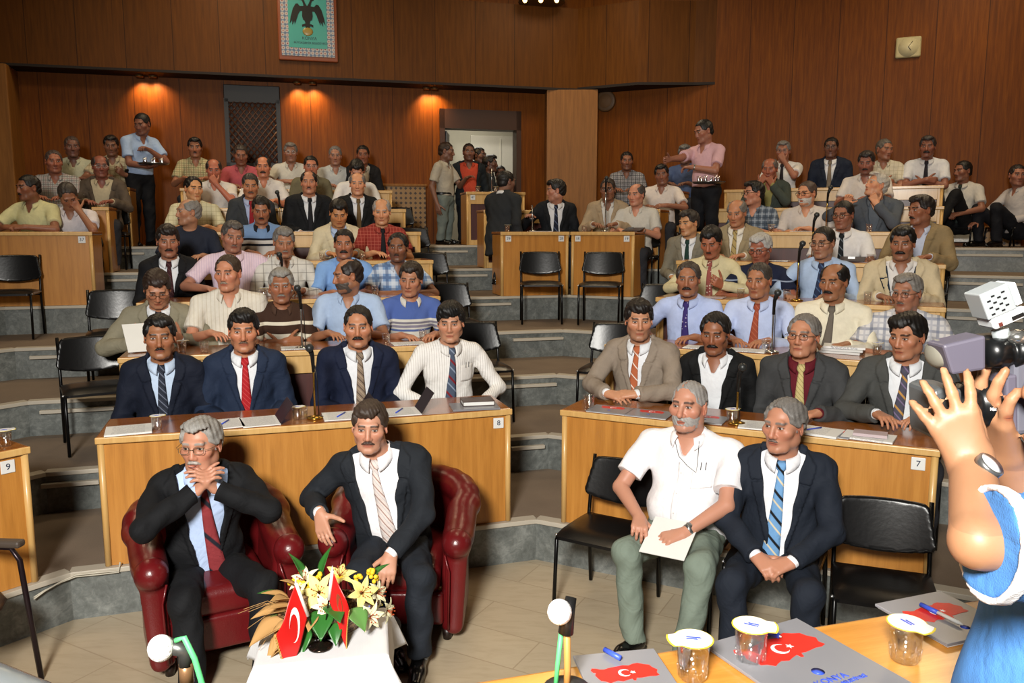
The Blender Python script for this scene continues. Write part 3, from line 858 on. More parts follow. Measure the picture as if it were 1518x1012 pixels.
def lens_mat():
    if 'lens' in MATS: return MATS['lens']
    m = bpy.data.materials.new('clear_lens'); m.use_nodes = True; nt = m.node_tree; nt.nodes.clear()
    o = nt.nodes.new('ShaderNodeOutputMaterial'); t = nt.nodes.new('ShaderNodeBsdfTransparent'); g = nt.nodes.new('ShaderNodeBsdfGlossy'); mx = nt.nodes.new('ShaderNodeMixShader')
    g.inputs['Roughness'].default_value = .05; mx.inputs[0].default_value = .10
    nt.links.new(t.outputs[0], mx.inputs[1]); nt.links.new(g.outputs[0], mx.inputs[2]); nt.links.new(mx.outputs[0], o.inputs[0])
    MATS['lens'] = m; return m
# ------------------------------------------------------------------ hall: floor, stepped tiers, walls
M_floor = None
def floor_mat():
    m, nt, b = new_mat('beige_floor_tiles'); x = N(nt)
    v = x.tex('Object', (1, 1, 1), (0, 0, .5))
    br = nt.nodes.new('ShaderNodeTexBrick'); x.link(v, br.inputs['Vector']); br.inputs['Scale'].default_value = 1
    br.inputs['Brick Width'].default_value = .9; br.inputs['Row Height'].default_value = .30; br.inputs['Mortar Size'].default_value = .004; br.offset = .5
    br.inputs['Color1'].default_value = rgba('#b8a98f'); br.inputs['Color2'].default_value = rgba('#b0a188'); br.inputs['Mortar'].default_value = rgba('#a08f76')
    f = x.noise(x.tex('Object', (1, 4, 1), (0, 0, .5)), 6, 6, .65, .6)
    col = x.mix(x.mul(x.sstep(f, .4, .75), .5), br.outputs[0], rgba('#9f8e74'))
    x.link(col, b.inputs['Base Color']); b.inputs['Roughness'].default_value = .42
    x.link(x.bump(f, .08, .01), b.inputs['Normal']); return m
def marble_mat(name, c1, c2, c3):
    m, nt, b = new_mat(name); x = N(nt); v = x.tex('Object')
    f = x.noise(v, 3.2, 9, .68, 1.6); g = x.noise(v, 26, 5, .7, .8)
    col = x.ramp(x.add(x.mul(f, .6), x.mul(g, .4)), [(.32, rgba(c1)), (.5, rgba(c2)), (.68, rgba(c3))])
    x.link(col, b.inputs['Base Color']); b.inputs['Roughness'].default_value = .4; return m
def carpet_mat():
    m, nt, b = new_mat('brown_carpet'); x = N(nt); v = x.tex('Object')
    f = x.noise(v, 4, 4); g = x.noise(v, 150, 2)
    col = x.mix(x.add(x.mul(f, .5), x.mul(g, .5)), rgba('#6a5e52'), rgba('#8a7a6a'))
    x.link(col, b.inputs['Base Color']); b.inputs['Roughness'].default_value = .95; b.inputs['Specular IOR Level'].default_value = .1
    x.link(x.bump(g, .4, .004), b.inputs['Normal']); return m
M_marble = marble_mat('grey_green_marble', '#454846', '#676b68', '#8f928e')
M_cream = plain('cream_stone_edge', '#b3ab9c', .5)
M_carpet = carpet_mat()
b = MB(); b.box((-11, -4, -.12), (11, 6.2, 0)); structure(b.build('floor', floor_mat()))
SIDES = ('LL', 'L', 'R', 'RR')
NT = 7
def tier_pts(k): return [kink(k, s) for s in ('LL', 'L', 'C', 'R', 'RR')]
ntrim = 0
for k in range(1, NT+1):
    p0 = tier_pts(k); p1 = tier_pts(k+1 if k < NT else 9.0); z = tier_z(k)
    b = MB()
    for i in range(4):
        a, c, d, e = p0[i], p0[i+1], p1[i+1], p1[i]
        b._add([(*a, z), (*c, z), (*d, z), (*e, z), (*a, z-.05), (*c, z-.05), (*d, z-.05), (*e, z-.05)],
               [(0, 1, 2, 3), (7, 6, 5, 4)]+([(3, 2, 6, 7)] if k == NT else []))
    structure(b.build('floor', M_carpet))
    for i in range(4):
        a, c = p0[i], p0[i+1]; L = float(np.hypot(*(c-a))); ang = math.atan2(c[1]-a[1], c[0]-a[0])
        b = MB(); b.box((0, 0, z-R0), (L, .06, z-.026))
        ntrim += 1; structure(b.build(f'wall_{ntrim}', M_marble, None, (a[0], a[1], 0), ang))
        b = MB(); b.box((-.004, -.018, z-.026), (L+.004, .07, z+.004))
        structure(b.build(f'trim_{ntrim}', M_cream, None, (a[0], a[1], 0), ang, bevel=.004))
# half-height step ledges across the aisles
def ledge(k, side, u0, u1):
    global ntrim
    a, c, t, n = facet_frame(k, side); zz = tier_z(k)-.085
    P = on_line(u0, k, side, -.01, zz); Q = on_line(u1, k, side, -.01, zz)
    L = float(np.hypot(*(Q-P)[:2])); b = MB(); b.box((0, -.035, -.014), (L, .012, .014)); ntrim += 1
    structure(b.build(f'trim_{ntrim}', M_cream, None, tuple(P), math.atan2(t[1], t[0]), bevel=.003))
for a in ((2, 'L', 757, 806), (3, 'L', 735, 824), (4, 'L', 760, 834), (5, 'L', 690, 757), (6, 'L', 648, 722), (7, 'L', 640, 693),
          (2, 'L', 62, 148), (4, 'L', 45, 120), (3, 'L', 60, 170), (5, 'L', 150, 200), (6, 'L', 160, 206), (7, 'L', 182, 214),
          (7, 'R', 1400, 1516), (6, 'R', 1400, 1516), (5, 'R', 1400, 1516), (4, 'R', 1400, 1516)): ledge(*a)
# ---- walls of veneer panels
W_low = wood('veneer_wall', '#4e2504', '#703b06', '#8a4e09', (16, 16, 1.0), .50, .0, seams=.62, spec=.15)
W_fas = wood('veneer_bulkhead', '#442507', '#5d3509', '#6c400f', (16, 16, 1.0), .5, .0, seams=.62, spec=.15)
W_pil = wood('veneer_pillar', '#6c451c', '#845727', '#956530', (16, 16, 1.0), .5, .0, spec=.2)
W_shade = plain('painted_underside_shade', '#1a0f08', .7)  # near-black colour that paints in the shade under the bulkhead
ZT = tier_z(7); ZC = 6.35; ZF = 4.40
KW = 8.6
def wall_obj(name, side, s0, s1, z0, z1, off=0.0, th=.15, mat=W_low, kk=KW):
    a, c, t, n = facet_frame(kk, side); P = a+n*off
    b = MB(); b.box((s0, 0, z0), (s1, th, z1))
    return structure(b.build(name, mat, None, (P[0], P[1], 0), math.atan2(t[1], t[0])))
LL_, LR_ = 8.88, 8.51
D0, D1, DT = 6.56, 7.85, 4.07
wall_obj('wall_back', 'L', -.1, D0, ZT-.3, ZC); wall_obj('wall_back', 'L', D1, LL_+.05, ZT-.3, ZC); wall_obj('wall_back', 'L', D0, D1, DT, ZC)
wall_obj('wall_right', 'R', -.05, LR_+.1, ZT-.3, ZC)
for side, nm in (('LL', 'wall_left'), ('RR', 'wall_right')):
    a, c, t, n = facet_frame(KW, side); wall_obj(nm, side, -.1, float(np.hypot(*(c-a)))+.1, -.1, ZC)
b = MB(); b.box((-13, -4.2, -.1), (12, -4.0, ZC)); structure(b.build('wall_front', W_low))
b = MB(); b.box((-11.3, -4.2, -.1), (-11.08, 6.8, ZC)); structure(b.build('wall_left', W_low))
b = MB(); b.box((10.56, -4.2, -.1), (10.8, 4.6, ZC)); structure(b.build('wall_right', W_low))
b = MB(); b.prism([(-13, -4.3), (12, -4.3), (12, 16), (-13, 16)], ZC, ZC+.2); structure(b.build('ceiling', plain('dark_ceiling', '#4a3220', .8)))
# bulkhead over the back wall, its end return on the right, pillar
def bulk(side, s0, s1, off, th, z0, z1, mat, nm, kk=KW):
    return wall_obj(nm, side, s0, s1, z0, z1, off, th, mat, kk)
bulk('L', -.2, 8.70, -.40, .40, ZF, 5.62, W_fas, 'wall_bulkhead')
bulk('L', -.2, 8.72, -.42, .42, ZF-.035, ZF, W_shade, 'trim_60')  # dark strip standing in for the shaded underside
bulk('LL', -1, 9.5, -.40, .40, ZF, 5.62, W_fas, 'wall_bulkhead'); bulk('LL', -1, 9.5, -.42, .42, ZF-.035, ZF, W_shade, 'trim_61')
a, c, t, n = facet_frame(KW, 'R')
pf = a-n*.40-t*.25; pe = a+t*1.12-n*.48; pr = a+t*1.9-n*.10; pb = a+t*2.2
b = MB(); b.prism([tuple(pf), tuple(pe), tuple(pr), tuple(pb), tuple(a+n*.02)], ZF+.02, 5.62); structure(b.build('wall_bulkhead', W_fas))
b = MB(); b.prism([tuple(pf), tuple(pe), tuple(pr), tuple(pb), tuple(a+n*.02)], ZF-.02, ZF+.02); structure(b.build('trim_62', W_shade))  # underside shade of the end return, put in as a dark slab
kc = kink(KW, 'C')
b = MB(); b.prism([(kc[0]-.56, kc[1]-.53), (kc[0]+.24, kc[1]-.55), (kc[0]+.30, kc[1]-.1), (kc[0], kc[1]), (kc[0]-.58, kc[1]-.1)], ZT-.02, ZF-.03)
structure(b.build('pillar', W_pil))
P = on_facet(22, 220, KW, 'L', -.45)
b = MB(); b.box((-.75, -.1, ZT-.02), (0, .5, ZF-.03)); structure(b.build('pillar', W_pil, None, (P[0], P[1], 0), .3, bevel=.02))
# ---- door to the bright corridor
a, c, t, n = facet_frame(KW, 'L'); ang = math.atan2(t[1], t[0])
M_frame = plain('dark_brown_door_frame', '#3a2010', .45)
b = MB(); b.box((D0-.02, -.05, ZT), (D0+.06, .2, DT)); b.box((D1-.06, -.05, ZT), (D1+.02, .2, DT)); b.box((D0-.02, -.05, DT-.30), (D1+.02, .2, DT))
structure(b.build('door_1', M_frame, None, (a[0], a[1], 0), ang))
b = MB(); b.box((0, -.02, ZT), (.05, .55, DT-.32)); Pd = a+t*(D0+.08)+n*.18
structure(b.build('door_2', plain('dark_door_leaf', '#21130b', .4), None, (Pd[0], Pd[1], 0), ang-.25))
M_cor = plain('white_corridor_wall', '#b9b4a2', .7)
Pc = a+t*(D0-1.2)+n*.15
b = MB(); b.box((0, 2.2, ZT-.1), (4.2, 2.3, 4.6)); b.box((0, 0.02, ZT-.1), (.1, 2.2, 4.6)); b.box((4.1, .02, ZT-.1), (4.2, 2.2, 4.6))
structure(b.build('wall_corridor', M_cor, None, (Pc[0], Pc[1], 0), ang))
b = MB(); b.box((0, 0, 4.6), (4.2, 2.3, 4.7)); structure(b.build('ceiling', M_cor, None, (Pc[0], Pc[1], 0), ang))
b = MB(); b.box((0, 0, ZT-.2), (4.2, 2.3, ZT)); structure(b.build('floor', M_carpet, None, (Pc[0], Pc[1], 0), ang))
b = MB(); b.box((2.15, 2.17, ZT), (3.3, 2.2, 3.95)); b.box((2.72, 2.15, ZT+.1), (2.75, 2.2, 3.9)); structure(b.build('door_3', plain('white_door_panel', '#cfcabb', .5), None, (Pc[0], Pc[1], 0), ang, bevel=.01))
q = a+t*(D0+.8)+n*1.2
lamp('corridor_light', 'AREA', (q[0], q[1], 4.5), 26, (1, .95, .82), .8)
# ---- things on the walls
def wall_frame(side, s, z, off=0.0, kk=KW):
    a, c, t, n = facet_frame(kk, side); P = a+t*s+n*off
    return (P[0], P[1], z), math.atan2(t[1], t[0])
loc, ang = wall_frame('L', 3.72, 3.64)
gr = empty('wooden_grille', loc, ang); tag(gr, 'dark wooden lattice grille in a black frame on the left back wall', 'grille')
b = MB(); b.box((-.36, -.035, -.48), (.36, 0, .46)); b.build('backing', plain('grille_backing', '#1b0f0a', .6), gr)
bb = MB()
for i in range(-11, 12):
    for sg in (1, -1):
        pts_ = []
        for q in np.linspace(-.47, .42, 60):
            xq = i*.085+sg*q*.8
            if abs(xq) <= .34: pts_.append((xq, -.05, float(q)))
        if len(pts_) > 1: bb.tube([pts_[0], pts_[-1]], .013, 5)
bb.build('lattice', plain('grille_wood', '#4a2c1e', .4), gr)
b = MB(); b.box((-.40, -.06, .40), (.40, .01, .66)); b.build('header', plain('grille_header', '#1e1c1c', .5), gr, bevel=.01)
b = MB(); b.box((-.40, -.06, -.52), (-.34, .01, .46)); b.box((.34, -.06, -.52), (.40, .01, .46)); b.box((-.40, -.06, -.52), (.40, .01, -.47)); b.build('frame', plain('grille_header', '#1e1c1c', .5), gr)
# emblem plaque
loc, ang = wall_frame('L', 4.555, 5.13, -.40)
em = empty('tile_plaque', loc, ang); tag(em, 'framed turquoise tile plaque with a black double-headed eagle', 'plaque')
b = MB(); b.box((-.42, -.05, -.52), (.42, 0, .52)); b.build('frame', plain('plaque_frame', '#7a3a14', .35), em, bevel=.015)
m, nt, bs = new_mat('plaque_border_tiles'); x = N(nt); v = x.tex('Object')
vo = nt.nodes.new('ShaderNodeTexVoronoi'); x.link(v, vo.inputs['Vector']); vo.inputs['Scale'].default_value = 17; vo.inputs['Randomness'].default_value = .15
x.link(x.ramp(vo.outputs['Distance'], [(.1, rgba('#8a4a50')), (.3, rgba('#b7b4b0')), (.55, rgba('#5c6f8c'))]), bs.inputs['Base Color']); bs.inputs['Roughness'].default_value = .2
b = MB(); b.box((-.375, -.060, -.455), (.375, -.045, .48)); b.build('border', m, em)
b = MB(); b.box((-.27, -.064, -.34), (.27, -.050, .40)); b.build('tile', plain('turquoise_tile', '#4f9c95', .18), em)
def xz_prism(b, poly, y0, y1): b.prism(poly, 0, 1, Matrix(((1, 0, 0, 0), (0, 0, y1-y0, y0), (0, 1, 0, 0), (0, 0, 0, 1))))
eb = MB()
half = [(0, .24), (.02, .27), (.05, .335), (.075, .345), (.10, .325), (.07, .315), (.055, .27), (.05, .24), (.10, .235), (.13, .27), (.16, .265), (.20, .20), (.235, .08), (.25, -.01), (.215, .04), (.215, -.03), (.185, .03), (.18, -.02), (.15, .06), (.13, .12), (.10, .17), (.07, .17), (.075, .10), (.06, .05), (.04, .04), (.03, .0), (.08, -.02), (.075, -.05), (.04, -.035), (.02, -.06), (0, -.05)]
xz_prism(eb, half+[(-px, pz) for px, pz in half[::-1][1:-1]], -.072, -.062)
eb.build('eagle', plain('eagle_black', '#16140f', .3), em)
b = MB(); b.ball((0, -.066, -.11), (.075, .008, .06), 8); b.build('shield', plain('shield_gold', '#8d7a3c', .3), em)
def text_obj(body, size, loc, rot, mat, parent, name='lettering', ext=.0008, align='CENTER'):
    cu = bpy.data.curves.new(name, 'FONT'); cu.body = body; cu.size = size; cu.align_x = align; cu.align_y = 'CENTER'; cu.extrude = ext
    t_ = bpy.data.objects.new(name, cu); COL.objects.link(t_); me = bpy.data.meshes.new_from_object(t_); bpy.data.objects.remove(t_)
    me.name = name; me.materials.clear(); me.materials.append(mat)
    o = bpy.data.objects.new(name, me); COL.objects.link(o); o.location = loc; o.rotation_euler = rot
    if parent is not None: o.parent = parent
    return o
M_ink = plain('dark_ink', '#1d2a3a', .5)
text_obj('KONYA', .06, (.02, -.066, -.205), (PI/2, 0, 0), M_ink, em); text_obj('BÜYÜKŞEHİR BELEDİYESİ', .040, (.03, -.066, -.27), (PI/2, 0, 0), M_ink, em)
# wall clock
loc, ang = wall_frame('R', 4.85, 4.68)
ck = empty('wall_clock', loc, ang); tag(ck, 'pale square wall clock high on the right wall', 'clock')
b = MB(); b.box((-.16, -.05, -.14), (.16, 0, .14)); b.build('case', plain('clock_case', '#b5aa80', .5), ck, bevel=.05, seg=4)
b = MB(); b.lathe([(.125, 0), (.125, .006)], (0, 0, 0), 24, Matrix.Rotation(PI/2, 4, 'X') @ Matrix.Translation((0, 0, .05))); b.build('dial', plain('clock_dial', '#c9c09a', .4), ck)
for ang2, L in ((.6, .09), (2.5, .06)):
    b = MB(); b.tube([(0, -.06, 0), (math.sin(ang2)*L, -.06, math.cos(ang2)*L)], .004, 5); b.build('hand', plain('clock_hand', '#3a3020', .5), ck)
# round wall loudspeaker beside the pillar
P = on_facet(898, 150, KW, 'R', -.02); sp = empty('round_loudspeaker', tuple(P), math.atan2(facet_frame(KW, 'R')[2][1], facet_frame(KW, 'R')[2][0]))
tag(sp, 'brown round loudspeaker grille on the wall right of the pillar', 'loudspeaker')
b = MB(); b.lathe([(.17, 0), (.165, .03), (.14, .035)], (0, 0, 0), 24, Matrix.Rotation(PI/2, 4, 'X')); b.build('rim', plain('speaker_rim', '#5a4128', .5), sp)
b = MB(); b.lathe([(.14, 0), (.10, .045), (.02, .05)], (0, 0, 0), 24, Matrix.Rotation(PI/2, 4, 'X')); b.build('mesh_cover', plain('speaker_mesh', '#66492c', .7), sp)
# pale lattice radiator covers and white radiator by the back wall
def lattice_mat():
    m, nt, b = new_mat('perforated_wood'); x = N(nt); v = x.tex('Object', (1, 1, 1)); X, Y, Z = x.xyz(v)
    def fr(c): return x.math('ABSOLUTE', x.sub(x.math('FRACT', x.add(x.math('DIVIDE', c, .075), 50.0)), .5))
    d = x.add(fr(X), fr(Z)); x.link(x.mix(x.sstep(d, .36, .30), rgba('#8c6a3c'), rgba('#35200f')), b.inputs['Base Color']); b.inputs['Roughness'].default_value = .5; return m
M_lat = lattice_mat()
def cover(u0, u1, vt, side, lab, off=-.02):
    P = on_facet(u0, vt, KW, side, off); Q = on_facet(u1, vt, KW, side, off); t = facet_frame(KW, side)[2]
    o = empty('radiator_cover', (P[0], P[1], ZT), math.atan2(t[1], t[0])); tag(o, lab, 'radiator cover', 'radiator covers')
    L = float(np.hypot(*(Q-P)[:2])); hgt = P[2]-ZT
    b = MB(); b.box((0, -.20, 0), (L, 0, hgt-.03)); b.build('perforated_panel', M_lat, o)
    b = MB(); b.box((-.02, -.22, hgt-.04), (L+.02, 0, hgt)); b.build('top_board', W_pil, o, bevel=.008)
cover(560, 628, 273, 'L', 'perforated wooden radiator cover by the back wall left of the door')
cover(1455, 1512, 335, 'R', 'low patterned wooden radiator cover at the far right wall')
P = on_facet(1402, 338, KW, 'R', -.05); Q = on_facet(1452, 338, KW, 'R', -.05); t = facet_frame(KW, 'R')[2]
o = empty('radiator', (P[0], P[1], ZT), math.atan2(t[1], t[0])); tag(o, 'white ribbed radiator behind the chairs at the far right', 'radiator')
L = float(np.hypot(*(Q-P)[:2]))
b = MB(); b.box((0, -.08, .05), (L, 0, P[2]-ZT)); b.build('body', plain('white_enamel', '#e6e6e2', .3), o, bevel=.01)
b = MB()
for i in range(8): b.box((L*i/8+.02, -.10, .07), (L*i/8+.05, -.078, P[2]-ZT-.02))
b.build('ribs', plain('white_enamel', '#e6e6e2', .3), o)
# under-bulkhead spotlights that wash the wall
M_bulb = plain('lamp_glass', '#ffd9a0', .3, emit=('#ffc477', 6))
for i, (u, v) in enumerate(((206, 104), (226, 105), (440, 118), (463, 120), (632, 130), (644, 131))):
    P = on_facet(u, v, KW, 'L', -.16); P[2] = ZF-.04
    o = empty('spotlight', tuple(P)); tag(o, 'small recessed spotlight under the bulkhead, '+['first from the left', 'second from the left', 'left of the pair above the grille', 'right of the pair above the grille', 'left of the pair near the doorway', 'right of the pair near the doorway'][i], 'spotlight', 'spotlights under the bulkhead')
    b = MB(); b.lathe([(.055, 0), (.055, -.03), (.042, -.03)], n=14); b.build('ring', plain('spot_ring', '#6a5030', .3, .6), o)
    b = MB(); b.lathe([(.040, -.012), (.001, -.02)], n=12); b.build('bulb', M_bulb, o)
    l = lamp('spot_beam', 'SPOT', (0, 0, -.05), 30, (1, .60, .26), .03, (.50, 0, facet_frame(KW, 'L')[2][1]*0), (1.9, .9)); l.parent = o
# small sparkling ceiling lamp seen above the bulkhead by the pillar
P = at_y(803, 4, 13.0); o = empty('ceiling_lamp', tuple(P)); tag(o, 'small crystal ceiling lamp at the top edge above the pillar', 'lamp')
b = MB(); b.lathe([(.05, .6), (.05, .1), (.34, .08), (.36, .0), (.3, -.01)], n=20); b.build('canopy', plain('lamp_brass', '#5a4a34', .3, .7), o)
for i, dx in enumerate((-.26, -.02, .22)):
    b = MB(); b.ball((dx, -.2, -.02), .035, 8); b.build('bulb', M_bulb, o)
b = MB(); b.tube([(0, 0, .6), (0, 0, ZC-P[2])], .02, 6); b.build('rod', plain('lamp_brass', '#5a4a34', .3, .7), o)
# ------------------------------------------------------------------ desks
W_desk = wood('oak_veneer_desk', '#9a6428', '#b57a34', '#c58a40', (14, 14, 1.1), .38, .25)
W_top = wood('desk_top_veneer', '#7a4218', '#93551f', '#a7662a', (1.4, 14, 14), .22, .5)
W_edge = wood('pale_oak_edge', '#b98c4e', '#cba262', '#d6b074', (14, 14, 1.2), .4, .2)
W_in = wood('maroon_inset', '#351412', '#451b17', '#51221c', (14, 14, 1.1), .45, .1)
M_plate = plain('white_number_plate', '#d9d9d6', .4)
M_num = plain('plate_digits', '#26304a', .5)
DH = .75
def desk(label, k, side, u0, u1, style='framed', plates=(), bulge=0.0, off=.02, depth=.42, group=None):
    z = tier_z(k); P = on_line(u0, k, side, off, z+DH); Q = on_line(u1, k, side, off, z+DH)
    t = facet_frame(k, side)[2]; L = float((Q-P)[:2]@t); z0 = z+.006
    o = empty('desk', (P[0], P[1], z0), math.atan2(t[1], t[0])); tag(o, label, 'desk', group)
    nseg = 12 if bulge else 1
    def fy(x): return -bulge*4*(x/L)*(1-x/L)
    b = MB()
    fr = [(x, fy(x)-.022) for x in np.linspace(-.012, L+.012, nseg+1)]
    b.prism(fr+[(L+.012, depth+.03), (-.012, depth+.03)], DH-.040, DH-.004); b.build('worktop', W_top, o, bevel=.012, seg=3)
    b = MB(); fr = [(x, fy(x)-.026) for x in np.linspace(-.014, L+.014, nseg+1)]
    b.prism(fr+[(x, y+.012) for x, y in fr[::-1]], DH-.044, DH-.006); b.build('front_edge', W_edge, o, bevel=.008, seg=3)
    if style == 'solid':
        b = MB(); fr = [(x, fy(x)) for x in np.linspace(0, L, nseg+1)]
        b.prism(fr+[(x, y+.022) for x, y in fr[::-1]], 0, DH-.045); b.build('front_panel', W_desk, o)
    else:
        b = MB(); b.box((0, 0, DH-.175), (L, .024, DH-.042)); b.build('top_rail', W_edge, o, bevel=.004)
        b = MB(); b.box((0, .0, 0), (L, .024, .07)); b.build('bottom_rail', W_edge, o, bevel=.004)
        b = MB(); b.box((.03, .03, .07), (L-.03, .045, DH-.17)); b.build('inset_panel', W_in, o)
        for xx in (0, L-.055): b = MB(); b.box((xx, -.003, .0), (xx+.055, .026, DH-.042)); b.build('stile', W_edge, o, bevel=.004)
    for xx in (-.006, L-.026):
        b = MB(); b.box((xx, .0, 0), (xx+.032, depth, DH-.042)); b.build('side_panel', W_desk, o, bevel=.006)
        b = MB(); b.tube([(xx+.016, .002, 0), (xx+.016, .002, DH-.042)], .019, 8); b.build('end_post', W_edge, o)
    for txt, xp, zp in plates:
        xx = xp if xp >= 0 else L+xp
        b = MB(); b.box((xx-.034, fy(xx)-.008, zp-.034), (xx+.034, fy(xx)-.0005, zp+.034)); pl = b.build('number_plate', M_plate, o, bevel=.003)
        text_obj(txt, .046, (xx, fy(xx)-.009, zp), (PI/2, 0, 0), M_num, pl, 'digits')
    return o
desk('long oak desk numbered 8 in front, behind the two armchairs', 1, 'L', 145, 755, 'solid', [('8', -.075, .655)], .035)
desk('long oak desk numbered 7, behind the front row of black chairs', 1, 'R', 835, 1390, 'solid', [('7', -.085, .655)])
o = desk('oak desk numbered 9 cut by the left edge of the photo', 1, 'LL', -330, 38, 'solid', [('9', -.095, .655)])
lefts = {2: (178, 690), 3: (205, 650), 4: (222, 640), 5: (240, 622), 6: (255, 600), 7: (268, 580)}
rights = {2: (900, 1402), 3: (975, 1400), 4: (1005, 1400), 5: (1032, 1395), 6: (1055, 1398), 7: (1075, 1398)}
ordn = {2: 'second', 3: 'third', 4: 'fourth', 5: 'fifth', 6: 'sixth', 7: 'seventh and last'}
for k, (a_, b_) in lefts.items():
    desk(f'long framed oak desk with maroon inset, {ordn[k]} row of the left seating block', k, 'L', a_, b_, group='framed row desks')
for k, (a_, b_) in rights.items():
    desk(f'long framed oak desk with maroon inset, {ordn[k]} row of the right seating block', k, 'R', a_, b_, group='framed row desks')
desk('oak desk behind the left of the two empty centre chairs', 5, 'L', 743, 842, 'solid', [('29', .085, .665), ('28', -.085, .665)])
desk('oak desk behind the right of the two empty centre chairs', 5, 'R', 848, 940, 'solid', [('18', .075, .665), ('19', -.085, .665)])
desk('framed oak desk of the centre block behind the standing dark-suited man', 6, 'L', 718, 812, 'framed', [('45', .085, .665)])
desk('rear framed oak desk in front of the man in the orange shirt', 7, 'L', 692, 777, 'framed', [('47', .085, .665), ('46', -.085, .665)])
desk('narrow oak desk beside the elbow of the white-shirted man, centre block', 6, 'R', 945, 978, 'solid')
desk('rear narrow oak desk by the man in the blue T-shirt', 7, 'R', 978, 1010, 'solid')
desk('oak desk behind the empty chair at the far left', 5, 'L', -60, 135, 'solid', [('37', -.09, .665)])
desk('narrow oak desk end of the left block beside the man with head in hand', 6, 'L', 138, 160, 'solid')
desk('rear narrow oak desk end left of the waiter in light blue', 7, 'L', 170, 191, 'solid')
# ------------------------------------------------------------------ chairs
M_tube = plain('black_steel_tube', '#0c0c0d', .3, .4)
M_vinyl = plain('black_vinyl', '#0e0e0f', .30, 0, .55, bump=(40, .05))
M_rivet = plain('bright_rivet', '#c8c8c8', .25, .9)
def make_chair():
    o = empty('chair')
    b = MB()
    def pad(u, v):
        x = (u-.5)*.46; y = -.225+v*.43
        r = max(abs(u-.5)*2, abs(v-.5)*2); e = max(0, (abs(u-.5)*2)**6+(abs(v-.5)*2)**6)
        return (x*(1-.05*(abs(v-.5)*2)**4), y, .455+.020*(1-min(1, e))-.012*max(0, .25-v)*4)
    b.grid(pad, 14, 12); b.grid(lambda u, v: (lambda p: (p[0], p[1], .425))(pad(1-u, v)), 14, 12)
    ring = [(i, 0) for i in range(14)]+[(14, j) for j in range(12)]+[(14-i, 12) for i in range(14)]+[(0, 12-j) for j in range(12)]
    tops = [pad(i/14, j/12) for i, j in ring]; n = len(tops)
    b._add([p for p in tops]+[(p[0], p[1], .425) for p in tops], [(i, (i+1) % n, n+(i+1) % n, n+i)[::-1] for i in range(n)], True)
    b.build('seat', M_vinyl, o)
    K = Field()
    def back(P):
        x, y, z = P[..., 0], P[..., 1], P[..., 2]
        yc = .215+(z-.62)*.22-.035*(x/.23)**2+.03
        w = .228-.02*np.clip((z-.70)/.1, -1, 1); zb = .535+.035*(x/.23)**2; zt = .802-.008*(x/.23)**2
        q = np.stack([np.abs(x)-w+.03, np.maximum(z-zt, zb-z)+.03], -1)
        d2 = np.sqrt((np.maximum(q, 0)**2).sum(-1))+np.minimum(q.max(-1), 0)-.03
        d1 = np.abs(y-yc)-.017
        qq = np.stack([d1+.012, d2+.012], -1)
        return np.sqrt((np.maximum(qq, 0)**2).sum(-1))+np.minimum(qq.max(-1), 0)-.012
    K.put(back, (-.25, .15, .5), (.25, .32, .83), .01)
    V, Q = K.mesh(.011); link_obj('backrest', quads_mesh('backrest', V, Q), M_vinyl, o)
    for sx in (1, -1):
        b = MB(); b.tube([(sx*.222, .245, .005), (sx*.222, .205, .43), (sx*.222, .225, .55), (sx*.222, .285, .80)], .0115, 8); b.build('rear_leg', M_tube, o)
        b = MB(); b.tube([(sx*.222, -.235, .005), (sx*.222, -.205, .42), (sx*.222, -.18, .437), (sx*.222, .205, .437)], .0115, 8); b.build('front_leg', M_tube, o)
        b = MB(); b.ball((sx*.233, -.19, .437), .008, 6); b.build('rivet', M_rivet, o)
    b = MB(); b.tube([(-.222, .20, .41), (.222, .20, .41)], .009, 6); b.build('crossbar', M_tube, o)
    return o
chair0 = make_chair(); chair_used = False
def put_chair(x, y, z, face, label, group=None):
    global chair_used
    o = copy_tree(chair0) if chair_used else chair0
    chair_used = True; o.location = (x, y, z); o.rotation_euler = (0, 0, face)
    for kk in ('label', 'category', 'group'):
        if kk in o: del o[kk]
    tag(o, label, 'chair', group); return o
def fn(side, kk=1): n = facet_frame(kk, side)[3]; return math.atan2(-n[0], n[1])      # heading towards the podium
def chair_px(u, v, k, face, label, group=None):
    P = at_z(u, v, tier_z(k)); return put_chair(P[0], P[1], tier_z(k)+.002, face, label, group)
FL_, FR_, FLL = fn('L'), fn('R'), fn('LL')
put_chair(.33, 9.20, tier_z(4)+.002, .02, 'empty black chair, left of the two in front of the centre desks', 'empty centre chairs')
put_chair(1.0, 9.10, tier_z(4)+.002, -.22, 'empty black chair, right of the two in front of the centre desks', 'empty centre chairs')
put_chair(-4.87, 7.84, tier_z(4)+.002, .32, 'empty black chair in front of the oak desk at the far left')
P = on_line(150, 2, 'L', .62, tier_z(2)); put_chair(P[0], P[1], tier_z(2)+.002, FL_+.25, 'empty black chair at the left aisle beside the navy-suited man')
P = on_line(178, 3, 'L', .62, tier_z(3)); put_chair(P[0], P[1], tier_z(3)+.002, FL_+.1, 'empty black chair behind the man reading in the grey suit')
for k, u, lb in ((2, 712, 'empty black chair behind the young man in the striped shirt, end of second row'), (3, 671, 'empty black chair at the end of the third row on the left'), (4, 640, 'empty black chair at the end of the fourth row on the left'),
                 (5, 614, 'empty black chair at the end of the fifth row on the left'), (6, 592, 'empty black chair behind the man in the red checked shirt')):
    P = on_line(u, k, 'L', .70, tier_z(k)+.6); put_chair(P[0], P[1], tier_z(k)+.002, FL_, lb, 'aisle-end chairs')
P = on_line(905, 2, 'R', .68, tier_z(2)+.6); put_chair(P[0], P[1], tier_z(2)+.002, FR_+.1, 'empty black chair behind the man in the tan suit')
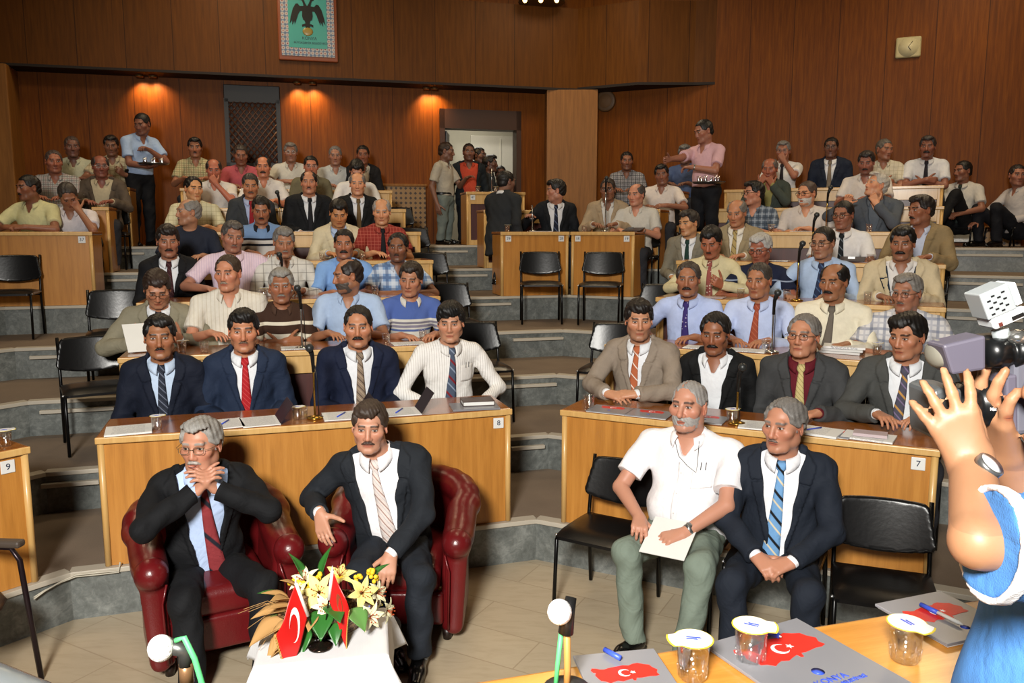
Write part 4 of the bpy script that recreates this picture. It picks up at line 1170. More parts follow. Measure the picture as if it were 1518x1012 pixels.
P = on_line(972, 3, 'R', .68, tier_z(3)+.6); put_chair(P[0], P[1], tier_z(3)+.002, FR_, 'empty black chair behind the blue-shirted man with the patterned tie')
put_chair(.55, 4.46, .002, -.55, 'empty black chair at the left end of the front row, by desk 7')
put_chair(.965, 4.36, .002, FR_-.05, 'black chair under the heavy man in the white shirt')
put_chair(1.40, 4.10, .002, FR_-.03, 'black chair under the man with the blue striped tie')
put_chair(1.80, 3.73, .002, -.36, 'empty black chair in the foreground in front of the number 7')
# chair with armrests cut by the left edge
o = empty('armrest_chair', (-2.56, 3.44, .002), FLL+.55); tag(o, 'chair with padded armrests cut off at the lower left edge', 'chair')
b = MB(); b.ball((0, 0, .45), (.25, .25, .045), 10); b.build('seat', plain('brown_vinyl', '#3a2a22', .35), o)
b = MB(); b.ball((0, .26, .75), (.24, .04, .2), 10); b.build('backrest', plain('brown_vinyl', '#3a2a22', .35), o)
for sx in (1, -1):
    b = MB(); b.tube([(sx*.25, -.26, .0), (sx*.25, -.20, .60), (sx*.25, -.16, .66), (sx*.25, .2, .66), (sx*.25, .28, .0)], .013, 8); b.build('leg', plain('bronze_tube', '#2d2226', .3, .6), o)
    b = MB(); b.box((sx*.25-.028, -.22, .665), (sx*.25+.028, .16, .70)); b.build('armrest', plain('armrest_pad', '#4a4038', .5), o, bevel=.012)
# ------------------------------------------------------------------ burgundy armchairs
m, nt, bs = new_mat('burgundy_leather'); x = N(nt); v = x.tex('Object')
f = x.noise(v, 5, 4); x.link(x.mix(f, rgba('#4c0c0f'), rgba('#6b1619')), bs.inputs['Base Color']); bs.inputs['Roughness'].default_value = .30
vo = nt.nodes.new('ShaderNodeTexVoronoi'); x.link(v, vo.inputs['Vector']); vo.inputs['Scale'].default_value = 140
x.link(x.bump(x.add(x.mul(vo.outputs[0], .12), x.noise(v, 9, 3)), .22, .012), bs.inputs['Normal']); M_leather = m
def armchair(label, x0, y0, face):
    o = empty('armchair', (x0, y0, .002), face); tag(o, label, 'armchair', 'burgundy armchairs')
    w, dB = .292, .30                                          # centre line of the U wall
    def top(y, x): q = np.clip((y+.30)/.60, 0, 1); return .575+.145*(q*q*(3-2*q))
    def wall(P):
        xx, y, z = P[..., 0], P[..., 1], P[..., 2]
        yc = np.maximum(y-.02, 0); rr = np.sqrt((np.abs(xx))**2+yc**2*1.25)
        d2 = np.where(y > .02, np.abs(rr-w), np.abs(np.abs(xx)-w))
        front = -.37-y
        zt = top(y, xx)
        lean = .09*np.clip((z-.3)/.5, 0, 1)
        d2 = np.where(y > .02, np.abs(rr-w-lean*.9), np.abs(np.abs(xx)-w-lean*.35))
        th = .058
        q = np.stack([d2-th+.03, np.maximum(z-zt, .05-z)+.03, front+.03], -1)
        return np.sqrt((np.maximum(q, 0)**2).sum(-1))+np.minimum(q.max(-1), 0)-.03
    K = Field(); K.put(wall, (-.5, -.38, .04), (.5, .5, .80), .02)
    pts = []
    for i in range(25):                                         # rolled top
        a2 = i/24
        if a2 < .25: px, py = -w-.03, -.33+(.35)*a2/.25
        elif a2 > .75: px, py = w+.03, .02-(.35)*(a2-.75)/.25
        else: q = PI*(a2-.25)/.5; px, py = -(w+.05)*math.cos(q), .02+(w+.05)*math.sin(q)*.9
        pts.append((px, py, float(top(py, px))-.035))
    for p, q in zip(pts[:-1], pts[1:]): K.cone(p, q, .075, .075, .03)
    V, Q = K.mesh(.012); link_obj('tub_back_and_arms', quads_mesh('tub_back_and_arms', V, Q), M_leather, o)
    for sx in (1, -1):                                          # scrolled arm fronts
        K = Field(); K.cone((sx*.322, -.375, .55), (sx*.322, -.395, .55), .074, .074, .02); K.cone((sx*.322, -.385, .55), (sx*.302, -.385, .10), .062, .048, .03, flat=((0, 1, 0), .42))
        K.cone((sx*.322, -.40, .55), (sx*.322, -.408, .55), .050, .046, .008)
        V, Q = K.mesh(.009); link_obj('arm_front', quads_mesh('arm_front', V, Q), M_leather, o)
        b = MB(); b.tube([(sx*.262, -.425, .50), (sx*.285, -.43, .41), (sx*.276, -.43, .10)], .006, 6); b.build('piping', M_leather, o)
    K = Field(); K.box((0, -.06, .345), (.235, .335, .075), .05, .02); K.ell((0, -.10, .40), (.20, .26, .045), .03)
    V, Q = K.mesh(.011); link_obj('seat_cushion', quads_mesh('seat_cushion', V, Q), M_leather, o)
    K = Field(); K.box((0, -.365, .19), (.25, .03, .09), .02, .01)
    V, Q = K.mesh(.011); link_obj('front_apron', quads_mesh('front_apron', V, Q), M_leather, o)
    for sx in (1, -1):
        for yy in (-.33, .28): b = MB(); b.lathe([(.022, 0), (.03, .06)], (sx*.262, yy, 0), 12); b.build('foot', plain('dark_wood_foot', '#1c0f0a', .4), o)
    return o
armchair('burgundy leather tub armchair under the grey-haired man with clasped hands', -1.60, 4.12, .50)
armchair('burgundy leather tub armchair under the man in the pale striped tie', -.60, 4.40, -.02)
# ------------------------------------------------------------------ things on the desks
M_paper = plain('white_paper', '#dcdcd8', .7); M_text = None
def printed_mat():
    m, nt, b = new_mat('printed_page'); x = N(nt); v = x.tex('Object'); X, Y, Z = x.xyz(v)
    ln = x.lt(x.math('FRACT', x.add(x.math('DIVIDE', Y, .009), 50.0)), .42)
    g = x.gt(x.noise(v, 160, 1), .47)
    mar = x.mul(x.lt(x.math('ABSOLUTE', X), .085), x.lt(x.math('ABSOLUTE', Y), .12))
    x.link(x.mix(x.mul(x.mul(ln, g), x.mul(mar, .55)), rgba('#dededb'), rgba('#50566a')), b.inputs['Base Color']); b.inputs['Roughness'].default_value = .6; return m
M_page = printed_mat()
M_folder = plain('grey_silver_folder', '#85858a', .28, .1); M_red = plain('map_red', '#d22a20', .4); M_white = plain('map_white', '#efefef', .4); M_blue = plain('print_blue', '#3a55c8', .4)
MAP = [(-.50, .16), (-.47, .21), (-.40, .19), (-.36, .16), (-.30, .15), (-.22, .18), (-.10, .20), (.02, .22), (.10, .20), (.18, .24), (.26, .25), (.34, .20), (.42, .17), (.44, .10), (.50, .02), (.46, -.05), (.48, -.12), (.42, -.14), (.34, -.13), (.26, -.14), (.18, -.15), (.12, -.14), (.09, -.21), (.06, -.20), (.05, -.15), (-.02, -.17), (-.10, -.20), (-.18, -.17), (-.24, -.19), (-.30, -.22), (-.36, -.16), (-.42, -.14), (-.45, -.06), (-.47, .02), (-.44, .08), (-.48, .10)]
def crescent(cx, cy, r, n=20):
    out = [(cx+r*math.cos(q), cy+r*math.sin(q)) for q in np.linspace(.62, 2*PI-.62, n)]
    inn = [(cx+r*.26+r*.80*math.cos(q), cy+r*.80*math.sin(q)) for q in np.linspace(2*PI-.80, .80, n)]
    return out+inn
def star(cx, cy, r): return [(cx+(r if i % 2 == 0 else r*.4)*math.cos(PI+i*PI/5), cy+(r if i % 2 == 0 else r*.4)*math.sin(PI+i*PI/5)) for i in range(10)]
def map_folder(label, P, rot, w=.235, h=.31, ms=.21, group='grey folders with the red map', lines=False, mx=0, my=.045):
    o = empty('map_folder', tuple(P), rot); tag(o, label, 'folder', group)
    b = MB(); b.box((-w/2, -h/2, .003), (w/2, h/2, .009)); b.build('cover', M_folder, o, bevel=.001)
    b = MB(); b.box((-w/2+.004, -h/2+.002, 0), (w/2-.004, h/2-.004, .0028)); b.build('pages', M_paper, o)
    b = MB(); b.prism([(mx+x_*ms, my+y_*ms) for x_, y_ in MAP], .0091, .0098); b.build('map_print', M_red, o)
    b = MB(); b.prism(crescent(mx-.02*ms, my+.01*ms, .095*ms), .0098, .0102); b.build('crescent', M_white, o)
    b = MB(); b.prism(star(mx+.11*ms, my+.01*ms, .045*ms), .0098, .0102); b.build('star', M_white, o)
    b = MB(); b.lathe([(.014*ms/.21, .0091), (.001, .0097)], (mx*.5, my-.10*ms/.21, 0), 14); b.build('round_emblem', M_blue, o)
    if lines:
        text_obj('KONYA', .022, (mx*.5, my-.135*ms/.21, .0095), (0, 0, 0), M_blue, o); text_obj('BÜYÜKŞEHİR BELEDİYESİ', .012, (mx*.5, my-.155*ms/.21, .0095), (0, 0, 0), M_blue, o)
    return o
def booklet(label, P, rot, w=.21, h=.29, th=.004, mat=None, flap=None, pen=False, group='papers on the desks'):
    o = empty('booklet', tuple(P), rot); tag(o, label, 'papers', group)
    b = MB(); b.box((-w/2, -h/2, 0), (w/2, h/2, th)); b.build('pages', mat or M_page, o)
    if flap:   # raised dark cover
        b = MB(); M = Matrix.Translation((w/2*flap[1], 0, th)) @ Matrix.Rotation(-flap[0]*flap[1], 4, 'Y'); x0, x1 = (0, w*.62) if flap[1] > 0 else (-w*.62, 0)
        b.box((x0, -h/2, 0), (x1, h/2, .003), M); b.build('raised_cover', plain('dark_folder_cover', '#2a1f22', .4), o)
    if pen: b = MB(); b.tube([(-.03, -.05, th+.005), (.03, .06, th+.005)], .004, 6); b.build('pen', M_blue, o)
    return o
M_water = None
def cup_mat(name, alpha):
    if name in MATS: return MATS[name]
    m = bpy.data.materials.new(name); m.use_nodes = True; nt = m.node_tree; nt.nodes.clear()
    o = nt.nodes.new('ShaderNodeOutputMaterial'); t = nt.nodes.new('ShaderNodeBsdfTransparent'); g = nt.nodes.new('ShaderNodeBsdfGlossy'); mx = nt.nodes.new('ShaderNodeMixShader'); lw = nt.nodes.new('ShaderNodeLayerWeight')
    mr = nt.nodes.new('ShaderNodeMapRange'); mr.inputs[3].default_value = alpha; mr.inputs[4].default_value = .6; lw.inputs[0].default_value = .3
    nt.links.new(lw.outputs['Facing'], mr.inputs[0]); nt.links.new(mr.outputs[0], mx.inputs[0]); g.inputs['Roughness'].default_value = .08; g.inputs['Color'].default_value = (1, 1, 1, 1); t.inputs['Color'].default_value = (.975, .98, .98, 1)
    nt.links.new(t.outputs[0], mx.inputs[1]); nt.links.new(g.outputs[0], mx.inputs[2]); nt.links.new(mx.outputs[0], o.inputs[0])
    MATS[name] = m; return m
M_foil = plain('white_foil_lid', '#e9e9ea', .35); M_yel = plain('yellow_rim', '#d8c23a', .45)
def cup(label, P, lid=True, rot=0.0, group='water cups', big=1.0, det=False):
    o = empty('water_cup', tuple(P), rot); tag(o, label, 'cup', group)
    b = MB(); b.lathe([(.024, .001), (.0265, .004), (.0275, .03), (.0285, .032), (.031, .070), (.033, .074), (.0345, .076)], n=20); c = b.build('cup_wall', cup_mat('clear_plastic', .14), o)
    b = MB(); b.lathe([(.0235, .004), (.0292, .058), (.001, .058)], n=16); b.build('water', cup_mat('water_fill', .12), o)
    if det:
        b = MB()
        for i in range(12): q = 2*PI*i/12; b.tube([(.0268*math.cos(q), .0268*math.sin(q), .006), (.0288*math.cos(q), .0288*math.sin(q), .03)], .0016, 4)
        b.build('ribs', cup_mat('clear_plastic', .14), o)
    if lid:
        b = MB(); pts = []
        for i in range(28):
            q = 2*PI*i/28; r = .0375 if math.cos(q-.7) < .86 else .050
            pts.append((r*math.cos(q), r*math.sin(q)))
        b.prism(pts, .0765, .0775); b.build('lid_rim', M_yel, o)
        b = MB(); b.prism([(x_*.93, y_*.93) for x_, y_ in pts], .0776, .0785); b.build('foil_lid', M_foil, o)
        b = MB(); b.prism([(-.014, -.006), (.012, .004), (.014, .001), (-.010, -.009)], .0786, .0790); b.prism([(-.010, .002), (.010, .010), (.012, .007), (-.006, -.001)], .0786, .0790); b.build('lid_print', M_blue, o)
    for ax_ in range(3): o.scale[ax_] = big
    return o
def top_pt(u, v, k):
    z = tier_z(k)+DH+.004
    side = 'L' if u < 800+8*k else 'R'
    if k == 1 and u < 100: side = 'LL'
    a, c, t, n = facet_frame(k, side); off = .16
    if k <= 3: P = at_z(u, v, z); off = float(n@(P[:2]-a))
    return on_line(u, k, side, min(max(off, .10), .34), z)
rL, rR = math.atan2(facet_frame(1, 'L')[2][1], facet_frame(1, 'L')[2][0]), math.atan2(facet_frame(1, 'R')[2][1], facet_frame(1, 'R')[2][0])
booklet('pad of printed sheets at the left end of desk 8', top_pt(191, 640, 1), rL+.1, .24, .22, .010)
booklet('open booklet with a pen in front of the man with the red tie', top_pt(333, 629, 1), rL+.15, .20, .24, .006, pen=True)
booklet('papers with a raised dark cover right of the red tie', top_pt(385, 627, 1), rL+.1, .21, .25, .006, flap=(.95, 1))
booklet('open folder with raised dark cover before the mustached man in navy', top_pt(506, 621, 1), rL, .22, .22, .006, flap=(1.0, 1), pen=True)
booklet('open folder with raised dark cover between the mustached man and the striped shirt', top_pt(592, 616, 1), rL, .24, .22, .006, flap=(1.0, 1), pen=True)
booklet('loose sheets under the brown book on desk 8', top_pt(703, 609, 1), rL-.1, .30, .20, .012, M_folder)
P = top_pt(708, 601, 1); P[2] += .013; o = empty('book', tuple(P), rL-.1); tag(o, 'thick brown book on the right end of desk 8', 'book')
b = MB(); b.box((-.10, -.07, .004), (.095, .068, .026)); b.build('pages', M_paper, o)
b = MB(); b.box((-.105, -.073, .026), (.10, .073, .030)); b.box((-.105, -.073, 0), (.10, .073, .004)); b.box((-.105, .066, 0), (.10, .073, .030)); b.build('cover', plain('brown_book_cover', '#4b3a36', .4), o)
cup('water cup beside the paper pad on desk 8', top_pt(233, 637, 1), True); cup('front water cup of the two left of the microphone on desk 8', top_pt(441, 629, 1)); cup('rear water cup of the two left of the microphone on desk 8', top_pt(449, 620, 1), False)
map_folder('grey folder with red map under the hands of the tan-suited man', top_pt(905, 613, 1), rR+.02, .26, .20, .16)
map_folder('grey folder with red map right of the tan-suited man', top_pt(963, 618, 1), rR+.02, .26, .20, .16)
map_folder('grey folder with red map in front of the man in the black suit', top_pt(1046, 622, 1), rR, .24, .2, .15)
booklet('open booklet behind the grey-haired man on the front chair', top_pt(1128, 638, 1), rR+.1, .24, .20, .008)
booklet('open magazine with blue pen before the man with spectacles', top_pt(1205, 652, 1), rR-.15, .30, .20, .012, pen=True)
map_folder('grey folder with red map tilted by the man with the gold tie', top_pt(1232, 645, 1), rR-.1, .22, .18, .15)
booklet('open magazine at the right end of desk 7', top_pt(1288, 656, 1), rR-.1, .26, .18, .010)
P = top_pt(1290, 648, 1); P[2] += .012; booklet('small red and white booklet held at the right of desk 7', P, rR, .17, .10, .016, plain('red_white_booklet', '#b6a5a8', .5))
cup('glass tumbler at the left end of desk 7', top_pt(873, 612, 1), False, big=1.15); cup('water cup with yellow lid left of the microphone on desk 7', top_pt(1085, 632, 1), True, big=1.1)
cup('water cup on the corner of desk 9', top_pt(8, 664, 1), True, big=1.1)
# second and third rows
for lb, u, v, k, lid in (('water cup with lid beside the reading man, second row left', 270, 521, 2, True), ('water cup without lid right of the reading man', 303, 524, 2, False), ('water cup behind the navy lapel pin man, second row', 573, 509, 2, False), ('water cup at the arm of the man in the blue and white polo', 627, 503, 2, False),
                         ('water cup next to the pink-shirted man, third row', 391, 440, 3, True), ('water cup before the man in the blue plaid shirt', 556, 433, 3, False), ('water cup at the right end of the second row', 1300, 524, 2, True), ('glass near the microphone, second row right', 1135, 519, 2, False),
                         ('water cup between the two blue shirts, third row right', 1098, 441, 3, True), ('water cup by the glasses-wearing man in light blue', 1166, 441, 3, False), ('water cup at the right end of the third row', 1286, 446, 3, False), ('water cup before the man in the cream blouson', 1290, 388, 4, True),
                         ('water cup in front of the grey-haired gesturing man', 1288, 342, 5, False), ('water cup before the man in the plaid shirt, fifth row right', 1143, 341, 5, True), ('water cup on the centre desk by the walking man', 752, 344, 5, True), ('glass on the centre desk near the tan jacket', 866, 345, 5, False),
                         ('water cup before the man in the cream suit', 478, 376, 4, True), ('water cup beside the red checked shirt', 538, 378, 4, False), ('water cup on the rear desk by the orange shirt', 708, 281, 7, True), ('water cup on the rear desk behind the walking man', 735, 281, 7, True)):
    cup(lb, top_pt(u, v, k), lid, group='water cups on the row desks')
for lb, u, v, k, side, w, mt in (('paper under the hands of the brown striped shirt', 440, 517, 2, 'L', .22, None), ('paper before the blue and white polo shirt', 605, 511, 2, 'L', .24, None), ('newspaper before the blue-shirted man with patterned tie', 1040, 516, 2, 'R', .24, None), ('stack of sheets before the man with the orange-brown tie', 1108, 521, 2, 'R', .26, None),
                                 ('printed sheet before the dark-suited man, fifth row', 452, 343, 5, 'L', .22, None), ('notebook held by the man in the yellow shirt', 1053, 441, 3, 'R', .24, plain('red_white_booklet', '#b6a5a8', .5)), ('open booklet before the man in the navy striped shirt', 1150, 389, 4, 'R', .24, None), ('sheet on the centre desk before the turning man', 800, 345, 5, 'L', .26, None),
                                 ('sheets before the white-shirted man in the fifth row right', 1190, 342, 5, 'R', .24, None)):
    booklet(lb, top_pt(u, v, k), rL if side == 'L' else rR, w, .16, .006, mt, group='papers on the row desks')
P = top_pt(1247, 522, 2)
for i in range(3):
    Q = P.copy(); Q[2] += i*.017; Q[0] += .01*i
    booklet(['lowest', 'middle', 'topmost'][i]+' of the thick files stacked before the cream-shirted man', Q, rR-.1+.08*i, .27, .18, .015, M_page if i == 2 else plain('file_white', '#c9c9c6', .5), group='stacked files')
for lb, u, v, k, side in (('dark clipboard propped on the desk of the bald man in white', 935, 342, 5, 'R'), ('raised dark folder before the white shirt with black tie', 1262, 388, 4, 'R')):
    P = top_pt(u, v, k); o = empty('clipboard', tuple(P), rR); tag(o, lb, 'clipboard')
    b = MB(); b.box((-.11, -.10, 0), (.11, .10, .006), Matrix.Translation((0, 0, .004)) @ Matrix.Rotation(.18, 4, 'X') @ Matrix.Translation((0, .10, 0))); b.build('board', plain('dark_folder_cover', '#2a1f22', .4), o)
    b = MB(); b.box((-.03, -.005, .03), (.03, .02, .05)); b.build('clip', M_rivet, o)
# ------------------------------------------------------------------ desk microphones
M_brass = plain('brass_rod', '#b08a3e', .25, .9); M_chrome = plain('chrome_rod', '#b5b5b0', .2, .9); M_micblk = plain('microphone_black', '#151515', .4); M_micgr = plain('microphone_mesh', '#3a3c3c', .4, .5)
def mic(label, u, v, k, vtop, rod=M_brass, head=1, lean=(0, 0)):
    P = top_pt(u, v, k); Tp = at_y(u, vtop, P[1]); hgt = max(.12, Tp[2]-P[2])
    o = empty('microphone', tuple(P)); tag(o, label, 'microphone', 'desk microphones')
    b = MB(); b.lathe([(.05, 0), (.05, .008), (.02, .016), (.008, .02)], n=18); b.build('base', rod, o)
    b = MB(); b.tube([(0, 0, .01), (lean[0]*.5, lean[1]*.5, hgt*.6), (lean[0], lean[1], hgt-.05 if head else hgt)], .006, 8); b.build('rod', rod, o)
    if head:
        b = MB(); b.tube([(lean[0], lean[1], hgt-.16), (lean[0], lean[1]-.015, hgt-.06), (lean[0], lean[1]-.06, hgt-.015)], [.009, .013, .017], 10); b.build('handle', M_micblk, o)
        b = MB(); b.ball((lean[0], lean[1]-.075, hgt-.004), .025, 10); b.build('mesh_head', M_micgr, o)
    b = MB(); b.tube([(.02, .02, .004), (.018, .012, hgt*.5), (lean[0]+.01, lean[1], hgt-.12)], .003, 5); b.build('cable', M_micblk, o)
    return o
mic('brass microphone stand on desk 8 left of the mustached man in navy', 467, 630, 1, 512); mic('brass microphone stand on desk 7 beside the spectacled man', 1092, 640, 1, 540)
mic('microphone in front of the brown striped shirt, second row', 448, 518, 2, 425, M_chrome); mic('microphone in front of the orange-brown tie, second row right', 1144, 524, 2, 432, M_chrome)
mic('microphone before the white plaid shirt, third row', 420, 437, 3, 376); mic('microphone before the light blue shirt with glasses', 1181, 448, 3, 360)
mic('microphone at the beard of the man with dark glasses', 1203, 388, 4, 318); mic('microphone rod before the grey jacket, fifth row right', 1224, 342, 5, 278)
mic('microphone stand before the dark-suited man, fifth row left', 416, 341, 5, 285); mic('microphone in front of the man in the tan jacket', 897, 346, 5, 264, M_chrome)
mic('thin headless microphone rod before the turning man', 789, 346, 5, 304, M_chrome, 0); mic('thin headless microphone rod on the rear desk', 729, 282, 7, 250, M_chrome, 0)
# loose cable on the first step, orange cord ends by the steps
b = MB(); pts2 = [on_facet(u, v, 1, 'L' if u > 106 else 'LL', -.03) for u, v in ((178, 833), (176, 846), (150, 848), (112, 852))]+[on_facet(u, v, 1, 'LL', -.03) for u, v in ((90, 862), (66, 876), (50, 888))]
b.tube([tuple(p) for p in pts2], .0045, 6); b.tube([(p[0], p[1], p[2]-.012*math.sin(i*.7)) for i, p in enumerate(pts2)], .0035, 6); tag(b.build('cable', plain('grey_cable', '#b8b2a2', .5)), 'pale cable dangling over the first step at desk 8', 'cable')
# ------------------------------------------------------------------ the audience
BLK, DRK, GRY, SIL, BRN = '#120f0e', '#2a2320', '#6b6661', '#9c9892', '#2c1c12'
D2 = math.radians
RES = {0: (.0062, .0042), 1: (.008, .005), 2: (.009, .0058), 3: (.0095, .006), 4: (.011, .0068), 5: (.011, .007), 6: (.012, .0075), 7: (.012, .008)}
SUIT = dict(top='jacket', c='#dfe2e6', sleeve='long')
def seat(label, u, v, k, side, y=0, p=4, r=0, off=.65, dface=0, chair=True, **kw):
    P = on_facet(u, v, k, side, off); th = math.atan2(-P[0], P[1])
    res, hres = RES[k]
    kw.setdefault('L', 'desk'); kw.setdefault('R', 'desk'); kw.setdefault('lean', .10)
    if kw.get('tie'): kw.setdefault('neck', 'closed')
    f = fn(side)+D2(dface)
    o, info = person(label, P, tier_z(k)+.004, f, (th+D2(y), D2(p+3), D2(r)), res=res, hres=hres, **kw)
    if chair:
        q = info['loc']; put_chair(q[0]+math.sin(f)*-.05, q[1]+math.cos(f)*.05, tier_z(k)+.004, f, 'black chair under the '+label.split(' ', 1)[1] if len(label.split()) < 13 else 'black chair under the '+' '.join(label.split()[1:11]), 'occupied chairs in the rows')
    SEATS[label] = info
    return info
SEATS = {}
MU = lambda c=BLK, w=.030, t=.0085: (c, w, t)
A_, B_, C_, E_ = '#b17c5c', '#9c6a4a', '#c4957a', '#8a5a3e'
# ---- first row, left
seat('man in navy suit with dark patterned tie and mustache beside the paper pad', 237, 500, 1, 'L', -3, 2, skin=B_, hair=(BLK, 'full', {'part': .5}), must=MU(BLK, .026, .007), jc='#121827', tie=('#2a2f3c', ('diag', '#6a7080', .03, '#101218')), **{**SUIT, 'c': '#b9cbe2'}, L='lap', R='lap')
seat('man in blue-navy suit with bright red tie and short fringe', 361, 490, 1, 'L', -2, 4, skin='#ba7f5e', hair=(BLK, 'full', {'hl': .066, 'rec': .004, 'top': .016}), must=MU('#5a4638', .027, .006), jc='#1e2a40', tie=('#a81e24', ('diag', '#c04848', .022)), **SUIT, L='lap', R='lap', bw=1.04)
seat('stout man in navy suit with lapel pin, brown striped tie and black mustache', 531, 484, 1, 'L', -3, 4, skin='#b8805f', hair=('#1c1816', 'short', {'hl': .094}), must=MU(BLK, .030, .009), jc='#141c33', jopen=.03, tie=('#8a7866', ('diag', '#4a3c34', .035, '#b0a08a')), **SUIT, bw=1.1, belly=.02, L='lap', R='lap', hs=1.03)
seat('young man in white striped shirt with grey-red striped tie and thick dark hair', 668, 478, 1, 'L', -5, 8, skin='#c08c6e', hair=('#0c0b0b', 'full', {'hl': .060, 'part': -.8, 'top': .026, 'side': .016, 'rec': .0}), stubble=.12, c='#e6e4e0', pat=('vstripe', '#8d8378', .016, None, .12), sleeve='long', tie=('#4a5568', ('diag', '#7a1e24', .085, '#8a98ac')), L=dict(w=(.16, -.26, .13), dir=(-.5, -.8, 0), pole=(.9, .3, -.5)), R=dict(w=(.16, -.24, .12), dir=(-.5, -.8, -.2), pole=(.9, .3, -.5)), bw=1.06, tieopts={'w': .046, 'swing': -.03})
# ---- first row, right
seat('man in beige-grey suit with orange striped tie and clasped hands', 947, 475, 1, 'R', 6, 6, skin='#bd8868', hair=('#17110e', 'full', {'hl': .068, 'top': .024, 'side': .014}), stubble=.5, **SUIT, jc='#8d8072', tie=('#b4633f', ('diag', '#e8ddd2', .055, None, .12)), L=dict(w=(.09, -.40, .24), dir=(-.95, -.25, -.05), palm=(0, .4, -.9), curl=.5, pole=(.9, .2, -.5)), R=dict(w=(.10, -.41, .23), dir=(-.95, -.25, -.05), palm=(0, .4, -.9), curl=.4, pole=(.9, .2, -.5)), bw=1.08, tieopts={'swing': -.05})
seat('dark-mustached man in black suit and open white shirt with a round pin', 1060, 494, 1, 'R', -12, 10, skin='#8f5c40', hair=(BLK, 'receding', {'hl': .092, 'side': .012}), must=MU(BLK, .030, .009), jc='#101112', jopen=.035, **SUIT, L='lap', R='lap')
seat('spectacled man in dark grey suit with maroon shirt and gold tie', 1191, 498, 1, 'R', -18, -2, skin='#b98264', hair=(GRY, 'receding', {'hl': .100}), glasses='#3a2c22', stubble=.2, **{**SUIT, 'c': '#5c1420'}, jc='#3c3d3e', tie=('#c2b27a', ('diag', '#8a7c4a', .02)), jcol='#5c1420', bw=1.08, L='desk', R='lap')
seat('man in grey suit with orange and grey striped tie beside the video camera', 1345, 499, 1, 'R', -28, 8, skin='#b07a5c', hair=('#15110f', 'full', {'part': -.7, 'hl': .072}), stubble=.2, **SUIT, jc='#454644', jopen=.03, tie=('#4c4a58', ('diag', '#b98a48', .07, '#7a6a8a')), bw=1.08, L=dict(w=(.12, -.34, .26), dir=(-.6, -.8, 0)), R=dict(w=(.12, -.36, .26), dir=(-.5, -.85, 0)), tieopts={'swing': -.06})
# ---- second row, left
seat('man in olive-grey suit bowed over white papers at the left', 233, 428, 2, 'L', 0, 30, skin='#b07a5c', hair=('#2b1e18', 'full', {'top': .018}), glasses='#4a3a30', stubble=.15, **SUIT, jc='#86806c', tie=('#1e2a48',), lean=.2, L='read', R='read', bw=1.1)
seat('round-faced man in cream shirt turned to the left, grey mustache', 338, 405, 2, 'L', -22, 5, skin='#c08466', hair=('#3a2c22', 'short', {'hl': .098}), must=MU('#8a7a6a', .026, .007), c='#d8d2c4', pat=('vstripe', '#c4bba8', .03, None, .2), bw=1.16, belly=.04, L='lap', R='desk', stubble=.1)
seat('grey-haired man in brown and cream banded polo with folded arms', 417, 424, 2, 'L', -2, 4, skin='#a06a4c', hair=('#87847e', 'full', {'top': .016}), must=MU('#7c7872', .027, .007), stubble=.3, c='#4a3428', bands=[(0, '#3e2a20'), (.17, '#d8d0bc'), (.205, '#3e2a20'), (.285, '#d8d0bc'), (.325, '#3e2a20'), (.39, '#d8d0bc'), (.415, '#3e2a20')], neck='polo', L='fold', R=dict(ARMS['fold'], w=(-.02, -.26, .27)))
seat('bearded balding man in light blue shirt in profile to the left', 515, 409, 2, 'L', -72, 8, skin='#a87454', hair=('#211814', 'bald', {'bx': .062}), beard=('#4a423c', .004), stubble=.6, c='#a9bedc', bw=1.1, L='desk', R='desk', dface=-10)
seat('man in blue and white sports polo looking sideways', 609, 414, 2, 'L', -14, 12, r=4, skin='#b47e60', hair=('#2a201a', 'full', {'top': .018}), stubble=.15, c='#d4d0c6', bands=[(0, '#d2cec4'), (.275, '#56689c'), (.292, '#d2cec4'), (.305, '#8a8494'), (.325, '#d2cec4'), (.335, '#7c7884'), (.352, '#d2cec4'), (.372, '#4f66a6')], neck='polo', jcol='#d8d4ca', bw=1.06, L='desk', R='desk')
# ---- second row, right
seat('mustached man in light blue short-sleeved shirt with purple patterned tie', 1020, 414, 2, 'R', -6, 4, skin='#a06c4e', hair=('#3c342e', 'receding', {'hl': .096}), must=MU(BLK, .030, .009), c='#b4c3ea', tie=('#3a2e6c', ('dots', '#a8a0b8', .03, None, .2)), bw=1.08, L='desk', R=dict(w=(.24, -.2, .22), dir=(0, -1, -.3)))
seat('clean-shaven man in pale blue shirt with orange-brown tie', 1125, 416, 2, 'R', -22, 6, skin='#a87252', hair=('#3a342f', 'short', {'hl': .088}), stubble=.2, c='#bcc9ea', sleeve='long', tie=('#9c4a34', ('diag', '#b8684a', .03)), bw=1.08, L='desk', R='desk', tieopts={'swing': -.04, 'w': .048})
seat('bald man in cream shirt with grey tie and black mustache', 1236, 418, 2, 'R', -26, 6, skin='#9c6a4a', hair=(BLK, 'bald', {'bx': .066}), must=MU(BLK, .030, .009), c='#e4dcc4', sleeve='long', tie=('#6a6258',), bw=1.14, belly=.02, L='desk', R='desk', tieopts={'swing': -.06, 'w': .046})
seat('spectacled grey-haired man in white and blue plaid shirt', 1344, 434, 2, 'R', -24, 6, skin='#a8745a', hair=('#77726c', 'full', {'top': .012, 'hl': .088}), glasses='#5a4a40', must=MU('#5a5048', .026, .006), c='#d6d4d4', pat=('plaid', '#6a748c', .085, '#a8aab4', .22), bw=1.12, L='cross', R='cross')
